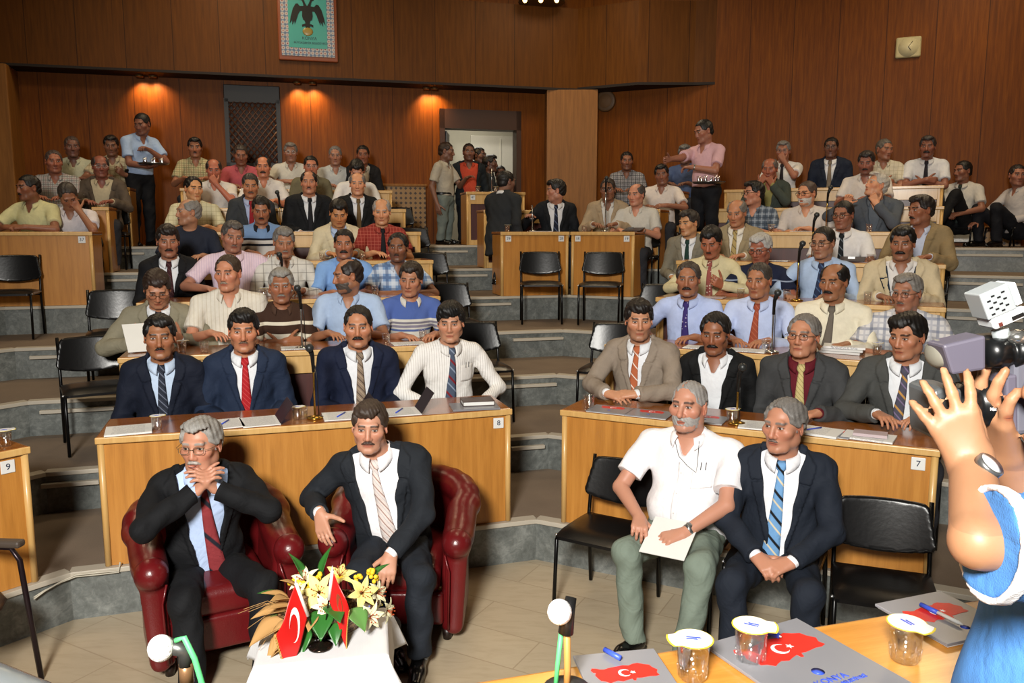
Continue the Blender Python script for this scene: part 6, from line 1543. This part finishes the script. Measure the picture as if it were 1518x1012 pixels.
# cloth: drapes over the edges, points at the corners
CL = Field(); m, nt, bs = new_mat('white_cotton_cloth'); x = N(nt); v = x.tex('Object')
wv = x.add(x.math('SINE', x.mul(x.xyz(v)[0], 1400.0)), x.math('SINE', x.mul(x.xyz(v)[1], 1400.0)))
bs.inputs['Base Color'].default_value = rgba('#e6e6e8'); bs.inputs['Roughness'].default_value = .85; x.link(x.bump(x.add(x.noise(v, 6, 3), x.mul(wv, .02)), .3, .015), bs.inputs['Normal'])
CW, CD = TW+.42, TD+.24
def clothp(u, v_):
    x_, y_ = (u-.5)*CW, (v_-.5)*CD
    ex, ey = max(0, abs(x_)-TW/2-.006), max(0, abs(y_)-TD/2-.006)
    drop = math.hypot(ex, ey) if (ex and ey) else ex+ey
    px = max(-TW/2-.006, min(TW/2+.006, x_)); py = max(-TD/2-.006, min(TD/2+.006, y_))
    sx, sy = (1 if x_ > 0 else -1), (1 if y_ > 0 else -1)
    fl = .16*drop+.010*math.sin(9*(x_-y_)+1)*min(1, drop/.06)
    if ex: px += sx*(fl+(.25*ex if ey else 0))
    if ey: py += sy*(fl+(.25*ey if ex else 0))
    return (px, py, TZ+.001-drop*.97)
b = MB(); b.grid(clothp, 60, 50); o = b.build('tablecloth', m, None, (TX, TY, .006), TA, solid=.002)
tag(o, 'white cotton cloth with hanging corners on the coffee table', 'tablecloth')
def tw(x_, y_, z_=0.0): return (TX+x_*math.cos(TA)-y_*math.sin(TA), TY+x_*math.sin(TA)+y_*math.cos(TA), TZ+.011+z_)
# flower basket
bx, by, bz = tw(.015, .045)
fb = empty('flower_basket', (bx, by, bz), TA); tag(fb, 'wicker basket of yellow lilies, green leaves and dried wheat on the coffee table', 'flower arrangement')
m, nt, bs = new_mat('dark_wicker'); x = N(nt); v = x.tex('Object', (60, 60, 90)); f = x.noise(v, 1.2, 3, .5, 1.5)
x.link(x.ramp(f, [(.35, rgba('#1c1008')), (.5, rgba('#5a3a20')), (.65, rgba('#b08c60'))]), bs.inputs['Base Color']); bs.inputs['Roughness'].default_value = .45; x.link(x.bump(f, .9, .01), bs.inputs['Normal'])
b = MB()
b.grid(lambda u, v_: ((.09+.075*v_)*1.25*math.cos(2*PI*u), (.09+.075*v_)*.8*math.sin(2*PI*u), .002+.10*v_**.8+.006*math.sin(40*PI*u)*math.sin(6*PI*v_)), 60, 10)
b.lathe([(.09, .003), (.001, .003)], n=24); b.build('basket', m, fb, solid=.008)
b = MB(); b.tube([(.205*math.cos(2*PI*i/40), .132*math.sin(2*PI*i/40), .103) for i in range(40)], .008, 6, closed=True); b.build('rim', m, fb)
M_leafg = plain('green_leaf', '#2f6a2a', .35); M_leafv = plain('variegated_leaf', '#5f8c48', .35); M_wheat = plain('dried_wheat', '#b98f58', .7); M_lily = plain('yellow_lily', '#efe08a', .6); M_lily2 = plain('pale_lily', '#f0ecc4', .6); M_stam = plain('lily_stamen', '#a03c12', .6); M_yfl = plain('golden_flower', '#f0c62c', .6)
rg = random.Random(7)
def fr_(dirn, up=(0, 0, 1)):
    d = Vector(dirn).normalized(); u = Vector(up); w_ = d.cross(u)
    w_ = w_.normalized() if w_.length > 1e-4 else Vector((1, 0, 0)); u = w_.cross(d)
    return Matrix((w_, d, u)).transposed()
def leaf(parent, p, d, L, w_, mat, nm='leaf', cup_=.25, bend=.3):
    M = fr_(d); b = MB()
    def g(u, v_):
        wd = w_*math.sin(PI*min(1, v_**.75))*(1-.25*v_)+.0005; xx = (u-.5)*2*wd
        q = Vector((xx, L*v_, cup_*abs(xx)-bend*L*v_*v_)); return tuple(Vector(p)+M @ q)
    b.grid(g, 6, 10); return b.build(nm, mat, parent, solid=.0008)
def lily(p, d, s_, mat):
    h = leaf(fb, p, d, .001, .0005, mat, 'lily') if False else None
    M = fr_(d); b = MB()
    for i in range(6):
        q = 2*PI*i/6; out = Vector((math.cos(q), 0, math.sin(q)))
        def g(u, v_, out=out, q=q):
            wd = s_*(.26 if i % 2 else .2)*math.sin(PI*min(1, .06+.94*v_**.8))
            tn = Vector((-math.sin(q), 0, math.cos(q)))
            r_ = s_*(.08+.92*v_**1.25); ax_ = s_*(.55*v_-.42*v_**2.4)
            k = (u-.5)*2
            return tuple(Vector(p)+M @ (out*r_+tn*k*wd+Vector((0, ax_-.05*s_*(1-k*k), 0))))
        b.grid(g, 4, 8)
    fl = b.build('lily', mat, fb, solid=.0006)
    b = MB()
    for i in range(6):
        q = 2*PI*i/6+.3; e = Vector(p)+M @ Vector((math.cos(q)*s_*.28, s_*.55, math.sin(q)*s_*.28)); b.tube([p, e], .0011, 4); b.ball(tuple(e), .0032, 5)
    b.build('stamens', M_stam, fl)
cen = np.array([0, 0, .11])
for p, d, s_, mt in (((-.03, -.06, .19), (-.1, -.8, .5), .085, M_lily), ((.14, -.03, .16), (.4, -.8, .45), .075, M_lily), ((.20, .02, .13), (.8, -.5, .3), .065, M_lily2), ((.17, -.09, .085), (.5, -.9, .1), .065, M_lily2), ((-.09, .02, .21), (-.3, -.4, .8), .07, M_lily2), ((.05, .03, .21), (.1, -.3, .9), .075, M_lily), ((.24, -.02, .07), (.9, -.5, .0), .055, M_lily2), ((-.005, -.10, .15), (-.1, -1, .2), .06, M_lily2)): lily(p, d, s_, mt)
for i in range(13):
    p = Vector((rg.uniform(-.16, .20), rg.uniform(-.02, .09), rg.uniform(.17, .235))); b = MB()
    for j in range(6):
        b.ball(tuple(p+Vector((rg.uniform(-.014, .014), rg.uniform(-.014, .014), rg.uniform(-.01, .014)))), (.010, .008, .010), 5)
    b.build('golden_blossom', M_yfl, fb)
for p, d, L, w_, mt in (((-.02, -.09, .13), (.0, -.75, -.25), .13, .055, M_leafg), ((.02, -.10, .15), (.25, -.8, .1), .12, .05, M_leafg), ((.10, -.10, .13), (.5, -.8, -.3), .11, .048, M_leafv), ((-.08, -.10, .07), (-.2, -.9, -.6), .11, .035, M_leafg), ((-.13, -.09, .03), (-.35, -.8, -.15), .10, .026, M_leafg),
                        ((-.09, .04, .20), (-.25, .1, 1), .13, .032, M_leafg), ((-.03, .05, .21), (.15, .1, 1), .125, .026, M_leafg), ((-.19, .02, .15), (-.9, 0, .5), .09, .03, M_leafg), ((.18, .05, .19), (.6, .2, .6), .09, .026, M_leafg), ((-.18, -.02, .10), (-.9, -.3, .1), .08, .028, M_leafv), ((.03, -.13, .09), (.1, -.9, -.5), .09, .03, M_leafg)): leaf(fb, p, d, L, w_, mt)
for p, d, L, w_ in (((-.13, -.05, .13), (-.7, -.5, .35), .13, .035), ((-.15, -.02, .15), (-.75, -.2, .5), .12, .033), ((-.15, -.08, .08), (-.9, -.45, -.15), .17, .075), ((-.10, -.10, .09), (-.7, -.7, -.3), .16, .065), ((-.12, -.11, .05), (-.85, -.6, -.35), .15, .06), ((-.16, -.04, .11), (-.95, -.2, .1), .14, .05), ((-.14, -.06, .16), (-.6, -.6, .5), .11, .04), ((-.11, -.02, .19), (-.6, -.3, .7), .10, .03), ((-.05, -.10, .11), (-.2, -1, -.1), .09, .03)):
    leaf(fb, p, d, L, w_, M_wheat, 'dried_leaf', .5, .15)
for i in range(9):
    a0 = Vector((-.12, -.04, .10)); d = Vector((-1, rg.uniform(-.9, .25), rg.uniform(-.45, .65))).normalized(); L = rg.uniform(.12, .26)
    e = a0+d*L+Vector((0, 0, -.05*L/.2)); b = MB(); b.tube([tuple(a0), tuple(a0+d*L*.55+Vector((0, 0, .01))), tuple(e)], .0011, 4)
    b.build('wheat_stalk', M_wheat, fb)
# two table flags on one metal base
fx, fy_, fz = tw(-.01, -.10); fs = empty('table_flags', (fx, fy_, fz), TA+.05); tag(fs, 'metal stand with two small red flags, one with a white crescent, on the coffee table', 'flag stand')
b = MB(); b.lathe([(.048, 0), (.047, .006), (.030, .012), (.012, .022), (.006, .03)], n=24); b.build('base', plain('dark_nickel', '#4a4038', .15, .9), fs)
M_flag = plain('red_satin', '#cf1f1c', .35); M_fringe = plain('gold_fringe', '#c39a4a', .6); M_pole = plain('white_pole_sleeve', '#e8e4dc', .4)
def tflag(p0, p1, wdir, W_, H_, nm, cres):
    p0, p1 = Vector(p0), Vector(p1); b = MB(); b.tube([tuple(p0), tuple(p1)], .0035, 8); po = b.build('pole', plain('dark_nickel', '#4a4038', .15, .9), fs)
    ax_ = (p1-p0).normalized(); wd = Vector(wdir).normalized()
    b = MB(); b.tube([tuple(p1-ax_*H_), tuple(p1)], .007, 8); b.build('sleeve', M_pole, po)
    b = MB(); b.lathe([(.006, 0), (.003, .01), (.0005, .02)], tuple(p1), 8); b.build('finial', M_pole, po)
    def g(u, v_):
        s_ = u*W_; hang = Vector((0, 0, -1))*(s_*.95*(.75+.25*v_)) + wd*(s_*.42)
        rip = .016*math.sin(u*7+v_*2.2)*u
        q = p1-ax_*(H_*v_)+hang+Vector((.35, -1, 0)).normalized()*(-rip+.02*u)
        return tuple(q)
    b = MB(); b.grid(lambda u, v_: g(u, v_), 16, 14); fo = b.build(nm, M_flag, fs, solid=.001)
    b = MB()
    for i in range(17): q = Vector(g(1, i/16)); b.tube([tuple(q), tuple(q+Vector((-.003, -.002, -.014)))], .0022, 4)
    b.build('fringe', M_fringe, fo)
    if cres:
        b = MB(); off = Vector((.35, -1, 0)).normalized()*.0022
        def gg(x_, y_): return tuple(Vector(g(x_, y_))+off)
        n_ = 18; ou = [(.42+.22*math.cos(q), .50+.30*math.sin(q)) for q in np.linspace(.65, 2*PI-.65, n_)]; inn = [(.42+.055+.175*math.cos(q), .50+.24*math.sin(q)) for q in np.linspace(.80, 2*PI-.80, n_)]
        b._add([gg(*q) for q in ou]+[gg(*q) for q in inn], [(i, i+1, n_+i+1, n_+i) for i in range(n_-1)]); b.build('crescent', M_white, fo)
    else:
        b = MB(); off = Vector((.35, -1, 0)).normalized()*.0022
        b._add([tuple(Vector(g(.45+.16*math.cos(q), .45+.22*math.sin(q)))+off) for q in np.linspace(0, 2*PI, 14)[:-1]], [tuple(range(13))]); b.build('round_emblem', plain('flag_emblem', '#8a3a20', .5), fo)
tflag((-.01, -.005, .02), (-.085, -.02, .285), (-.62, -.25, -.2), .22, .15, 'crescent_flag', True)
tflag((.012, .0, .02), (.055, .01, .31), (.5, -.2, -.3), .17, .12, 'emblem_flag', False)
q = tw(.19, .06); cup('water cup with foil lid behind the flowers on the coffee table', q, True)
# ------------------------------------------------------------------ dais and table in the foreground
dz = .57
b = MB(); fl0 = np.array([-.07, 1.41]); fl1 = np.array([.86, 1.69]); td = (fl1-fl0)/np.hypot(*(fl1-fl0)); tn = np.array([-td[1], td[0]]); ta = math.atan2(td[1], td[0])
M_dais = plain('dark_dais_carpet', '#4a3f36', .9)
A0 = fl0-td*2.4+tn*.02; A1 = fl1+td*.5+tn*.02
b.prism([tuple(A0), (A0[0], -3.8), (A1[0]+1.5, -3.8), (A1[0]+1.5, A1[1]-.2), tuple(A1)], .0, dz); structure(b.build('floor', M_dais))
W_fg = wood('golden_oak_table', '#b0722c', '#c8883a', '#dba04e', (1.2, 13, 13), .25, .4)
to = fl0-td*2.2; TL = 2.2+1.02+.18; tt = empty('dais_table', (to[0], to[1], dz+.004), ta); tag(tt, 'golden oak dais table in the foreground with folders and water cups', 'table')
th_ = 1.32-dz-.004
b = MB(); b.box((0, -.52, th_-.035), (TL, 0, th_)); b.build('tabletop', W_fg, tt, bevel=.012, seg=3)
b = MB(); b.box((.02, -.05, 0), (TL-.02, -.025, th_-.036)); b.build('front_panel', W_desk, tt)
for xx in (.02, TL-.05): b = MB(); b.box((xx, -.48, 0), (xx+.03, -.05, th_-.036)); b.build('side_panel', W_desk, tt)
TZ2 = 1.3225
def fgp(u, v): return at_z(u, v, TZ2)
P = np.array([.218, 1.385, TZ2]); map_folder('grey folder with red map at the near left of the dais table', P, .17, .165, .22, .125, my=.03, mx=.0)
P = np.array([.565, 1.44, TZ2]); map_folder('large grey folder with red map and blue print in the middle of the dais table', P, .46, .25, .31, .19, lines=True, my=.07, mx=0)
P = fgp(1398, 918); map_folder('grey folder with red map at the right end of the dais table', P, .35, .19, .19, .145, my=.015)
cup('water cup with foil lid at the front edge of the dais table, left one', at_z(1026, 1004, TZ2), True, 2.6, 'water cups on the dais table', 1.0, True)
cup('water cup with foil lid between the two left folders on the dais table', at_z(1112, 982, TZ2), True, -.9, 'water cups on the dais table', 1.0, True)
cup('water cup with foil lid at the right of the dais table', at_z(1341, 978, TZ2), True, -1.6, 'water cups on the dais table', 1.0, True)
def pen(label, u0, v0, u1, v1, z=TZ2+.016):
    A, B = at_z(u0, v0, z), at_z(u1, v1, z); L = float(np.hypot(*(B-A)[:2])); o = empty('ballpoint_pen', tuple(A), math.atan2(B[1]-A[1], B[0]-A[0])); tag(o, label, 'pen', 'ballpoint pens')
    b = MB(); b.tube([(.02, 0, 0), (L, 0, 0), (L+.012, 0, 0)], [.0042, .0042, .0012], 10); b.build('barrel', M_paper, o)
    b = MB(); b.tube([(-.012, 0, 0), (.03, 0, 0)], .0052, 10); b.build('cap', M_blue, o)
pen('white ballpoint pen with blue cap on the right folder', 1372, 899, 1420, 922)
pen('blue-capped pen at the top of the middle folder', 1134, 936, 1150, 941); pen('blue-capped pen at the top of the left folder', 903, 966, 912, 971)
# two stage microphones with white windscreens
M_green = plain('green_cable', '#58c878', .5); M_foam = plain('white_foam_windscreen', '#ececec', .7, bump=(160, .5)); M_wand = plain('tan_gooseneck', '#b98444', .5); M_gm = plain('grey_metal', '#5a5c5a', .35, .7)
P = at_y(840, 1030, 1.36); o = empty('microphone', (P[0], P[1], 1.3235)); tag(o, 'gooseneck microphone with white windscreen and green cable on the dais table', 'microphone', 'dais microphones')
hz_ = at_y(834, 902, 1.36)-np.array([P[0], P[1], 1.3235])
b = MB(); b.lathe([(.045, 0), (.043, .012), (.012, .02)], n=20); b.build('base', M_gm, o)
b = MB(); b.tube([(0, 0, .012), (.001, 0, .05), (hz_[0]+.008, 0, hz_[2]-.035)], .0062, 10); b.build('gooseneck', M_wand, o)
b = MB(); b.tube([(hz_[0]+.006, 0, hz_[2]-.045), (hz_[0]+.010, 0, hz_[2]-.005), (hz_[0]+.016, .012, hz_[2]+.016)], [.014, .012, .010], 12); b.build('holder', M_micblk, o)
b = MB(); b.ball((hz_[0]-.006, -.012, hz_[2]), (.022, .024, .022), 12); b.build('windscreen', M_foam, o)
b = MB(); b.tube([(-.02, .004, .01), (-.016, .004, .06), (hz_[0]-.002, .006, hz_[2]-.05)], .0045, 8); b.build('cable', M_green, o)
P = at_y(280, 1060, 1.42); o = empty('microphone', (P[0], P[1], dz+.003)); tag(o, 'microphone with striped white windscreen on a stand at the lower left', 'microphone', 'dais microphones')
hz_ = at_y(246, 958, 1.42)-np.array([P[0], P[1], dz])
b = MB(); b.lathe([(.11, 0), (.10, .02), (.015, .03)], n=20); b.build('base', M_gm, o)
b = MB(); b.tube([(0, 0, .02), (.0, 0, hz_[2]-.07)], .008, 10); b.tube([(0, 0, hz_[2]-.075), (0, 0, hz_[2]-.035)], .013, 12); b.build('pole', plain('tan_pole', '#8c6a4a', .35, .5), o)
b = MB(); b.tube([(.0, 0, hz_[2]-.04), (.0, 0, hz_[2]-.01), (hz_[0], -.004, hz_[2]+.002)], [.013, .015, .016], 12); b.build('holder', M_gm, o)
b = MB(); b.ball((hz_[0]-.004, -.012, hz_[2]), (.024, .022, .025), 14); b.build('windscreen', M_foam, o)
b = MB(); b.tube([(hz_[0]+.022, -.006, hz_[2]+.012), (.004, -.01, hz_[2]+.020), (.022, -.012, hz_[2]-.02), (.040, -.012, hz_[2]-.10), (.045, -.01, hz_[2]-.35)], .0055, 8); b.build('cable', M_green, o)
# blurred silver machine housing at the lower left corner
P = at_y(20, 1000, 1.1); K = Field(); K.cone((-.16, 0, 0), (.045, -.01, -.042), .075, .045, .02); K.ell((.035, -.03, -.035), (.03, .02, .02), .01)
V, Q = K.mesh(.008); o = link_obj('silver_housing', quads_mesh('silver_housing', V, Q), plain('silver_plastic', '#8c9294', .25, .5), None, (P[0]-.02, P[1], P[2]-.01)); tag(o, 'blurred rounded silver equipment housing in the lower left corner', 'equipment housing')
# ------------------------------------------------------------------ camera operator and camcorder
CYY = 1.22
Pc = at_y(1636, 548, 1.16)
face = -1.42
root, infc = person('camera operator in blue T-shirt filming with a shoulder camcorder at the right edge', Pc, dz+.003, face, (face-.02, .05, 0), pose='stand', lean=-.06, armk=.8, slf=.955, slr=.064, res=.006, hres=.005, gres=.0065, skin='#a97c5b', hair=(BLK, 'full', {}), stubble=.3, c='#4f86c8', neck='crew', tc='#20242c', shoes=True, belly=.02,
      L=dict(at=at_y(1442, 694, 1.13), elbow=at_y(1450, 803, 1.0), tip=at_y(1408, 612, 1.14), palmw=(.25, 1, .1), size=.82, wk=.92, curl=.25, spread=.36, thumb=(.6, .3, .9), curls=(.30, .24, .22, .26)),
      R=dict(at=at_y(1490, 672, 1.24), elbow=at_y(1556, 800, 1.30), tip=at_y(1470, 622, 1.215), palmw=(-.1, -.3, 1), curl=.35, wk=.95))
# sleeve trim and watch
S, E, W, f_, n_, d_ = infc['arm'][1]; ax_ = nrm(E-S); e = S+(E-S)*.955
K = Field(); K.cone(e-ax_*.014, e+ax_*.014, .0755, .0765, .002, cut=[(e+ax_*.003, ax_), (e-ax_*.016, -ax_)]); K.cone(e-ax_*.05, e+ax_*.05, .0675, .0675, .002, 's')
V, Q = K.mesh(.0035); link_obj('white_sleeve_trim', quads_mesh('white_sleeve_trim', V, Q), cloth('#e8e8ea'), root)
u = nrm(W-E); w0 = W-u*.022; up = nrm(-np.array(n_)); up = nrm(up-u*(up@u))
K = Field(); K.cone(w0-u*.007, w0+u*.007, .0305, .0305, .002, cut=[(w0-u*.008, -u), (w0+u*.008, u)]); V, Q = K.mesh(.0035); wb = link_obj('wristwatch', quads_mesh('wristwatch', V, Q), plain('watch_bracelet', '#77787a', .35, .8), root)
b = MB(); side_ = np.cross(u, up); R3 = Matrix((tuple(side_), tuple(u), tuple(up))).transposed().to_4x4(); R3.translation = Vector(w0+up*.030)
b.lathe([(.0195, -.006), (.0195, .004), (.0165, .006)], n=22, M=R3); b.build('watch_case', plain('watch_steel', '#8a8a88', .3, .8), wb)
b = MB(); b.lathe([(.0165, .0062), (.001, .0066)], n=22, M=R3); b.build('watch_dial', plain('watch_face', '#f0f0ee', .3), wb)
# camcorder (world frame, lens axis towards -X)
CYY = 1.22
L0 = at_y(1374, 606, 1.22); L1 = at_y(1480, 596, 1.22)
vc = empty('video_camera', tuple(L1)); tag(vc, 'black professional camcorder with lens hood, viewfinder and top light on the operator shoulder', 'video camera')
axv = nrm(L1-L0); yv = nrm(np.cross((0, 0, 1), axv)); zv = np.cross(axv, yv)
Mv = Matrix((tuple(axv), tuple(yv), tuple(zv))).transposed().to_4x4()
XR = Mv @ Matrix.Rotation(PI/2, 4, 'Y')
LN = float(np.linalg.norm(L1-L0))
M_lens = plain('lens_barrel_black', '#121314', .3, .2); M_gry = plain('camcorder_grey', '#5c5c66', .45); M_lav = plain('viewfinder_lavender_grey', '#56525f', .5); M_sil = plain('light_housing_silver', '#9ea4a6', .4, .2); M_wht = plain('light_housing_white', '#dfe3e4', .4)
def vb(nm, lo, hi, mat, M2=None, bev=.004):
    b = MB(); b.box(lo, hi, Mv @ (M2 if M2 is not None else Matrix())); return b.build(nm, mat, vc, bevel=bev)
b = MB(); b.lathe([(.034, .0), (.036, -.008), (.036, -.034), (.033, -.036), (.033, -.046), (.035, -.048), (.035, -.060), (.031, -.062), (.031, -LN+.02)], n=30, M=XR); b.build('lens_barrel', M_lens, vc)
b = MB(); 
for i in range(36):
    q = 2*PI*i/36; b.box((-.0012, .0345, -.058), (.0012, .0368, -.050), XR @ Matrix.Rotation(q, 4, 'Z'))
b.build('focus_ring_ribs', M_micblk, vc)
b = MB(); b.prism([(-LN-.010, -.038), (-LN-.010, .036), (-LN+.004, .040), (-LN+.034, .036), (-LN+.034, -.036), (-LN+.004, -.042)], -.040, .040, Mv @ Matrix.Rotation(PI/2, 4, 'X')); b.build('lens_hood', plain('lens_hood_grey', '#4a4e50', .4), vc, bevel=.006)
vb('hood_side_plate', (-LN-.002, -.0435, -.030), (-LN+.026, -.040, .026), M_gm, bev=.004)
text_obj('16x', .007, tuple(Mv @ Vector((-.030, -.037, .0))), (PI/2, 0, 0), M_white, vc)
vb('body', (.002, -.035, -.045), (.26, .075, .075), M_gry, bev=.008); vb('body_front', (-.012, -.040, -.040), (.006, .06, .050), M_lav, bev=.004)
vb('top_handle', (-.05, .0, .085), (.22, .03, .105), M_micblk, bev=.006)
V0 = at_y(1402, 528, 1.17)-L1; V1 = at_y(1458, 512, 1.17)-L1
b = MB(); q0 = at_y(1398, 512, 1.17)-L1; q1 = at_y(1462, 497, 1.17)-L1; q2 = at_y(1462, 548, 1.17)-L1; q3 = at_y(1412, 556, 1.17)-L1
pl4 = [tuple(q) for q in (q0, q1, q2, q3)]; bk = [(x_, y_+.05, z_) for x_, y_, z_ in pl4]
b._add(pl4+bk, [(3, 2, 1, 0), (4, 5, 6, 7), (0, 1, 5, 4), (1, 2, 6, 5), (2, 3, 7, 6), (3, 0, 4, 7)]); b.build('viewfinder_box', M_lav, vc, bevel=.004)
b = MB(); e0 = at_y(1459, 524, 1.195)-L1; e1 = at_y(1488, 522, 1.195)-L1; e2 = at_y(1500, 522, 1.195)-L1; e3 = at_y(1526, 520, 1.195)-L1
b.tube([tuple(e0), tuple(e1), tuple(e1), tuple(e2), tuple(e2), tuple(e3)], [.022, .023, .019, .019, .023, .017], 20); b.build('eyepiece_tube', M_lens, vc)
K = Field(); q = at_y(1390, 524, 1.21)-L1; K.ell(q, (.014, .03, .022), .005); V, Q = K.mesh(.004); link_obj('viewfinder_front_pad', quads_mesh('viewfinder_front_pad', V, Q), plain('cream_pad', '#77756a', .6), vc)
# camera light
c0 = at_y(1476, 452, 1.20)-L1; Ml = Matrix.Translation(Vector(c0)) @ Matrix.Rotation(-.42, 4, 'Y') @ Matrix.Scale(.86, 4)
def lb_(nm, lo, hi, mat, bev=.002):
    b = MB(); b.box(lo, hi, Ml); return b.build(nm, mat, vc, bevel=bev)
lb_('light_head', (-.030, -.02, -.014), (.022, .03, .034), M_sil); lb_('light_side', (.0225, -.02, -.010), (.034, .03, .030), M_wht); lb_('light_base', (-.026, -.022, -.034), (.036, .03, -.0145), M_wht, .004)
b = MB()
for i in range(4):
    for j in range(6):
        if (i+j) % 2 == 0: b.box((-.022+i*.009, -.0212, -.008+j*.006), (-.016+i*.009, -.0198, -.0055+j*.006), Ml)
b.build('vent_slots', M_micblk, vc); lb_('switch', (.006, -.0232, -.030), (.028, -.0218, -.023), M_micblk, .0005); lb_('knob', (-.018, -.0235, -.031), (-.011, -.0218, -.024), plain('knob_red', '#5a2a24', .4), .0005)
b = MB(); e0 = at_y(1482, 488, 1.2)-L1; e1 = at_y(1486, 508, 1.2)-L1; b.tube([tuple(e0), tuple(e1)], .012, 10); b.build('light_shoe', M_sil, vc)
b = MB(); e0 = at_y(1507, 500, 1.19)-L1; b.ball(tuple(e0), (.016, .016, .012), 10); b.build('chrome_knob', M_chrome, vc)
print('built in %.1f s' % (time.time()-T00))
